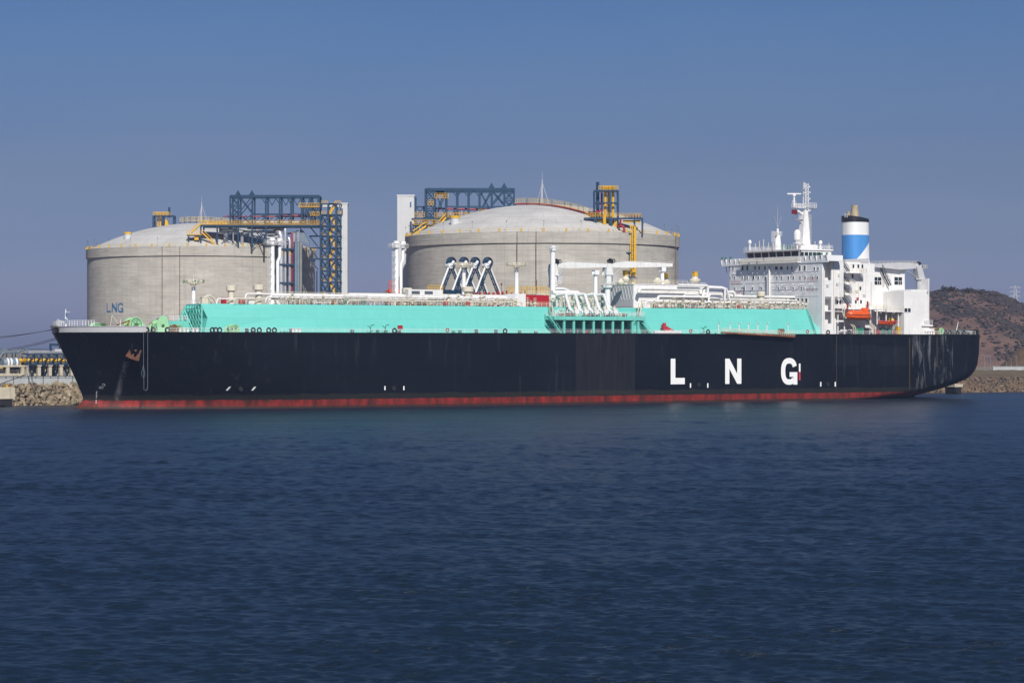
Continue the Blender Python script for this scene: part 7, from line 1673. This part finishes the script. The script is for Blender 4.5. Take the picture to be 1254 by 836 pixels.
m = MB(); a, b = S(468,jv)-u_, S(482,jv)-u_; m.rail([(a,-3.5,zj+1.),(b,-3.5,zj+1.)],2.6,.8,.1,4); m.bar((a+.4,-3,17.5),(a+.4,-3,zj+1.4),.5); m.bar((b-.4,-3,17.5),(b-.4,-3,zj+1.4),.7); m.box(a,b,-3.6,-1.5,zj+.6,zj+1.); m.bar((a,-3,zj-.2),(b,-3,zj-.2),.6); m.build('orange_platform', M['orange'], tj)
m = MB(); a, b = S(540,jv)-u_, S(560,jv)-u_; 
for i in range(9): m.box(a+(b-a)*i/9,a+(b-a)*i/9+.9,-3,-1,17.5,zj+R.uniform(.2,1.6))
m.build('control_cabinet', M['blue'], tj, smooth=False)
m = MB()
for i in range(12): u = S(575+i*5.5,jv)-u_; m.tube((u,-3,17.5),(u,-3,zj+R.uniform(.4,1.6)),R.uniform(.15,.35)); m.lathe([(.3,0),(.4,.3),(.2,.6)],(u,-3,zj+.3),8)
m.build('jetty_valve', M['red'], tj)
m = MB(); m.bar((S(606,jv)-u_,-3.3,17.5),(S(606,jv)-u_,-3.3,Zs(347,S(606,jv),jv)),.1); m.box(S(605.2,jv)-u_,S(606.6,jv)-u_,-3.4,-3.2,Zs(350,S(606,jv),jv),Zs(347,S(606,jv),jv)); m.bar((S(649,jv)-u_,-3.3,17.5),(S(649,jv)-u_,-3.3,Zs(343,S(649,jv),jv)),.14); m.build('lamp_stick', M['rust'], tj)
def loading_arm(i, px, label):
    u = S(px, jv); za_ = Zs(321.5,u,jv); t = thing('loading_arm', label, 'loading arm', L2W(u, jv, 17.5), 'unloading arms in a row on the jetty', YAW)
    sc_ = 1/ca; X = lambda p: (S(px+p, jv)-u); zr = za_-17.5; zl = zj-17.5-1.5
    # front strut pair (white product pipe and blue structural leg) down to the left, and to the right
    m = MB(); m.tube((X(-3.5),-.6,zr-1.2),(X(-19.5),-.8,zl),.25,n=10); m.tube((X(4.2),.6,zr-.4),(X(22.5),.8,zl),.25,n=10); m.lathe([(.75,-.9),(.75,.9)],(X(-2),-.3,zr-.9),12,'y'); m.path([(X(-2),-1.2,zr-.9),(X(-1),-1.6,zr-.2),(X(1),-1.2,zr+.2)],.4,8); m.tube((X(-20),-.8,zl-1),(X(-19.3),-.8,zl+1.2),.6,n=10); m.build('product_pipe', M['trunkwall'], t)
    m = MB()
    for d in (0,1.9):
        m.bar((X(-.8+d*1.1),-.4,zr-1.4),(X(-16.5+d*1.1),-.6,zl),.24); m.bar((X(1.5+d*1.15),.5,zr-1.2),(X(18.4+d*1.15),.9,zl),.24)
    for k in range(1,6): q = k/6; m.box(X(-.8-15.7*q)-.1,X(-.8-15.7*q+2.1)+.1,-.9,-.3,zr-1.4+(zl-zr+1.4)*q-.12,zr-1.4+(zl-zr+1.4)*q+.12); m.box(X(1.5+16.9*q)-.1,X(1.5+16.9*q+2.2)+.1,.4,1.,zr-1.2+(zl-zr+1.2)*q-.12,zr-1.2+(zl-zr+1.2)*q+.12)
    m.bar((X(3),0,zr+1),(X(6),0,-0.),.1) if False else None
    m.build('arm_leg', M['blue'], t)
    m = MB(); rw = 1.9/1.; m.torus((X(1.6),.4,zr),1.4,.2,'y',26,6); m.torus((X(1.6),-.1,zr),1.4,.16,'y',26,6); m.lathe([(.55,-.9),(.55,.9)],(X(1.6),.2,zr),12,'y')
    for k in range(14): a_ = 2*PI*k/14; m.bar((X(1.6)+.4*math.cos(a_),.2,zr+.4*math.sin(a_)),(X(1.6)+1.35*math.cos(a_),.2,zr+1.35*math.sin(a_)),.2,.24)
    m.lathe([(.8,-.3),(.8,.3)],(X(1.6),.3,zr),18,'y'); m.build('pulley_wheel', M['blue'], t)
    m = MB()
    for d in (-9,-6): m.tube((X(-1+d*.1),.8,zr-1),(X(d),.8,zl),.035,n=5)
    m.build('counter_cable', M['rope'], t)
for i, (px, lab) in enumerate(((551.5,'first unloading arm from the left, its wheel clear of the others'),(567.,'second unloading arm from the left, behind the dished lamp mast'),(580.8,'third unloading arm from the left, wheel close to the second'),(596.2,'last unloading arm on the right with a long bare right leg'))): loading_arm(i, px, lab)
# ================================================================== AIR
def haze(dens):
    m = MB(); m.box(-900, 1700, -60, 3400, -1.6, 118); o = m.build('haze', haze_mat(dens), smooth=False); tag(o, kind='stuff')
def haze_mat(d):
    m, nt, b = nodes('thin_sea_haze'); nt.nodes.remove(b); v = N(nt, 'ShaderNodeVolumePrincipled'); v.inputs['Color'].default_value = (.50,.64,1.0,1); v.inputs['Density'].default_value = d; v.inputs['Anisotropy'].default_value = .0
    out = [n for n in nt.nodes if n.type == 'OUTPUT_MATERIAL'][0]; nt.links.new(v.outputs[0], out.inputs['Volume']); return m
if HAZE: haze(HAZE)
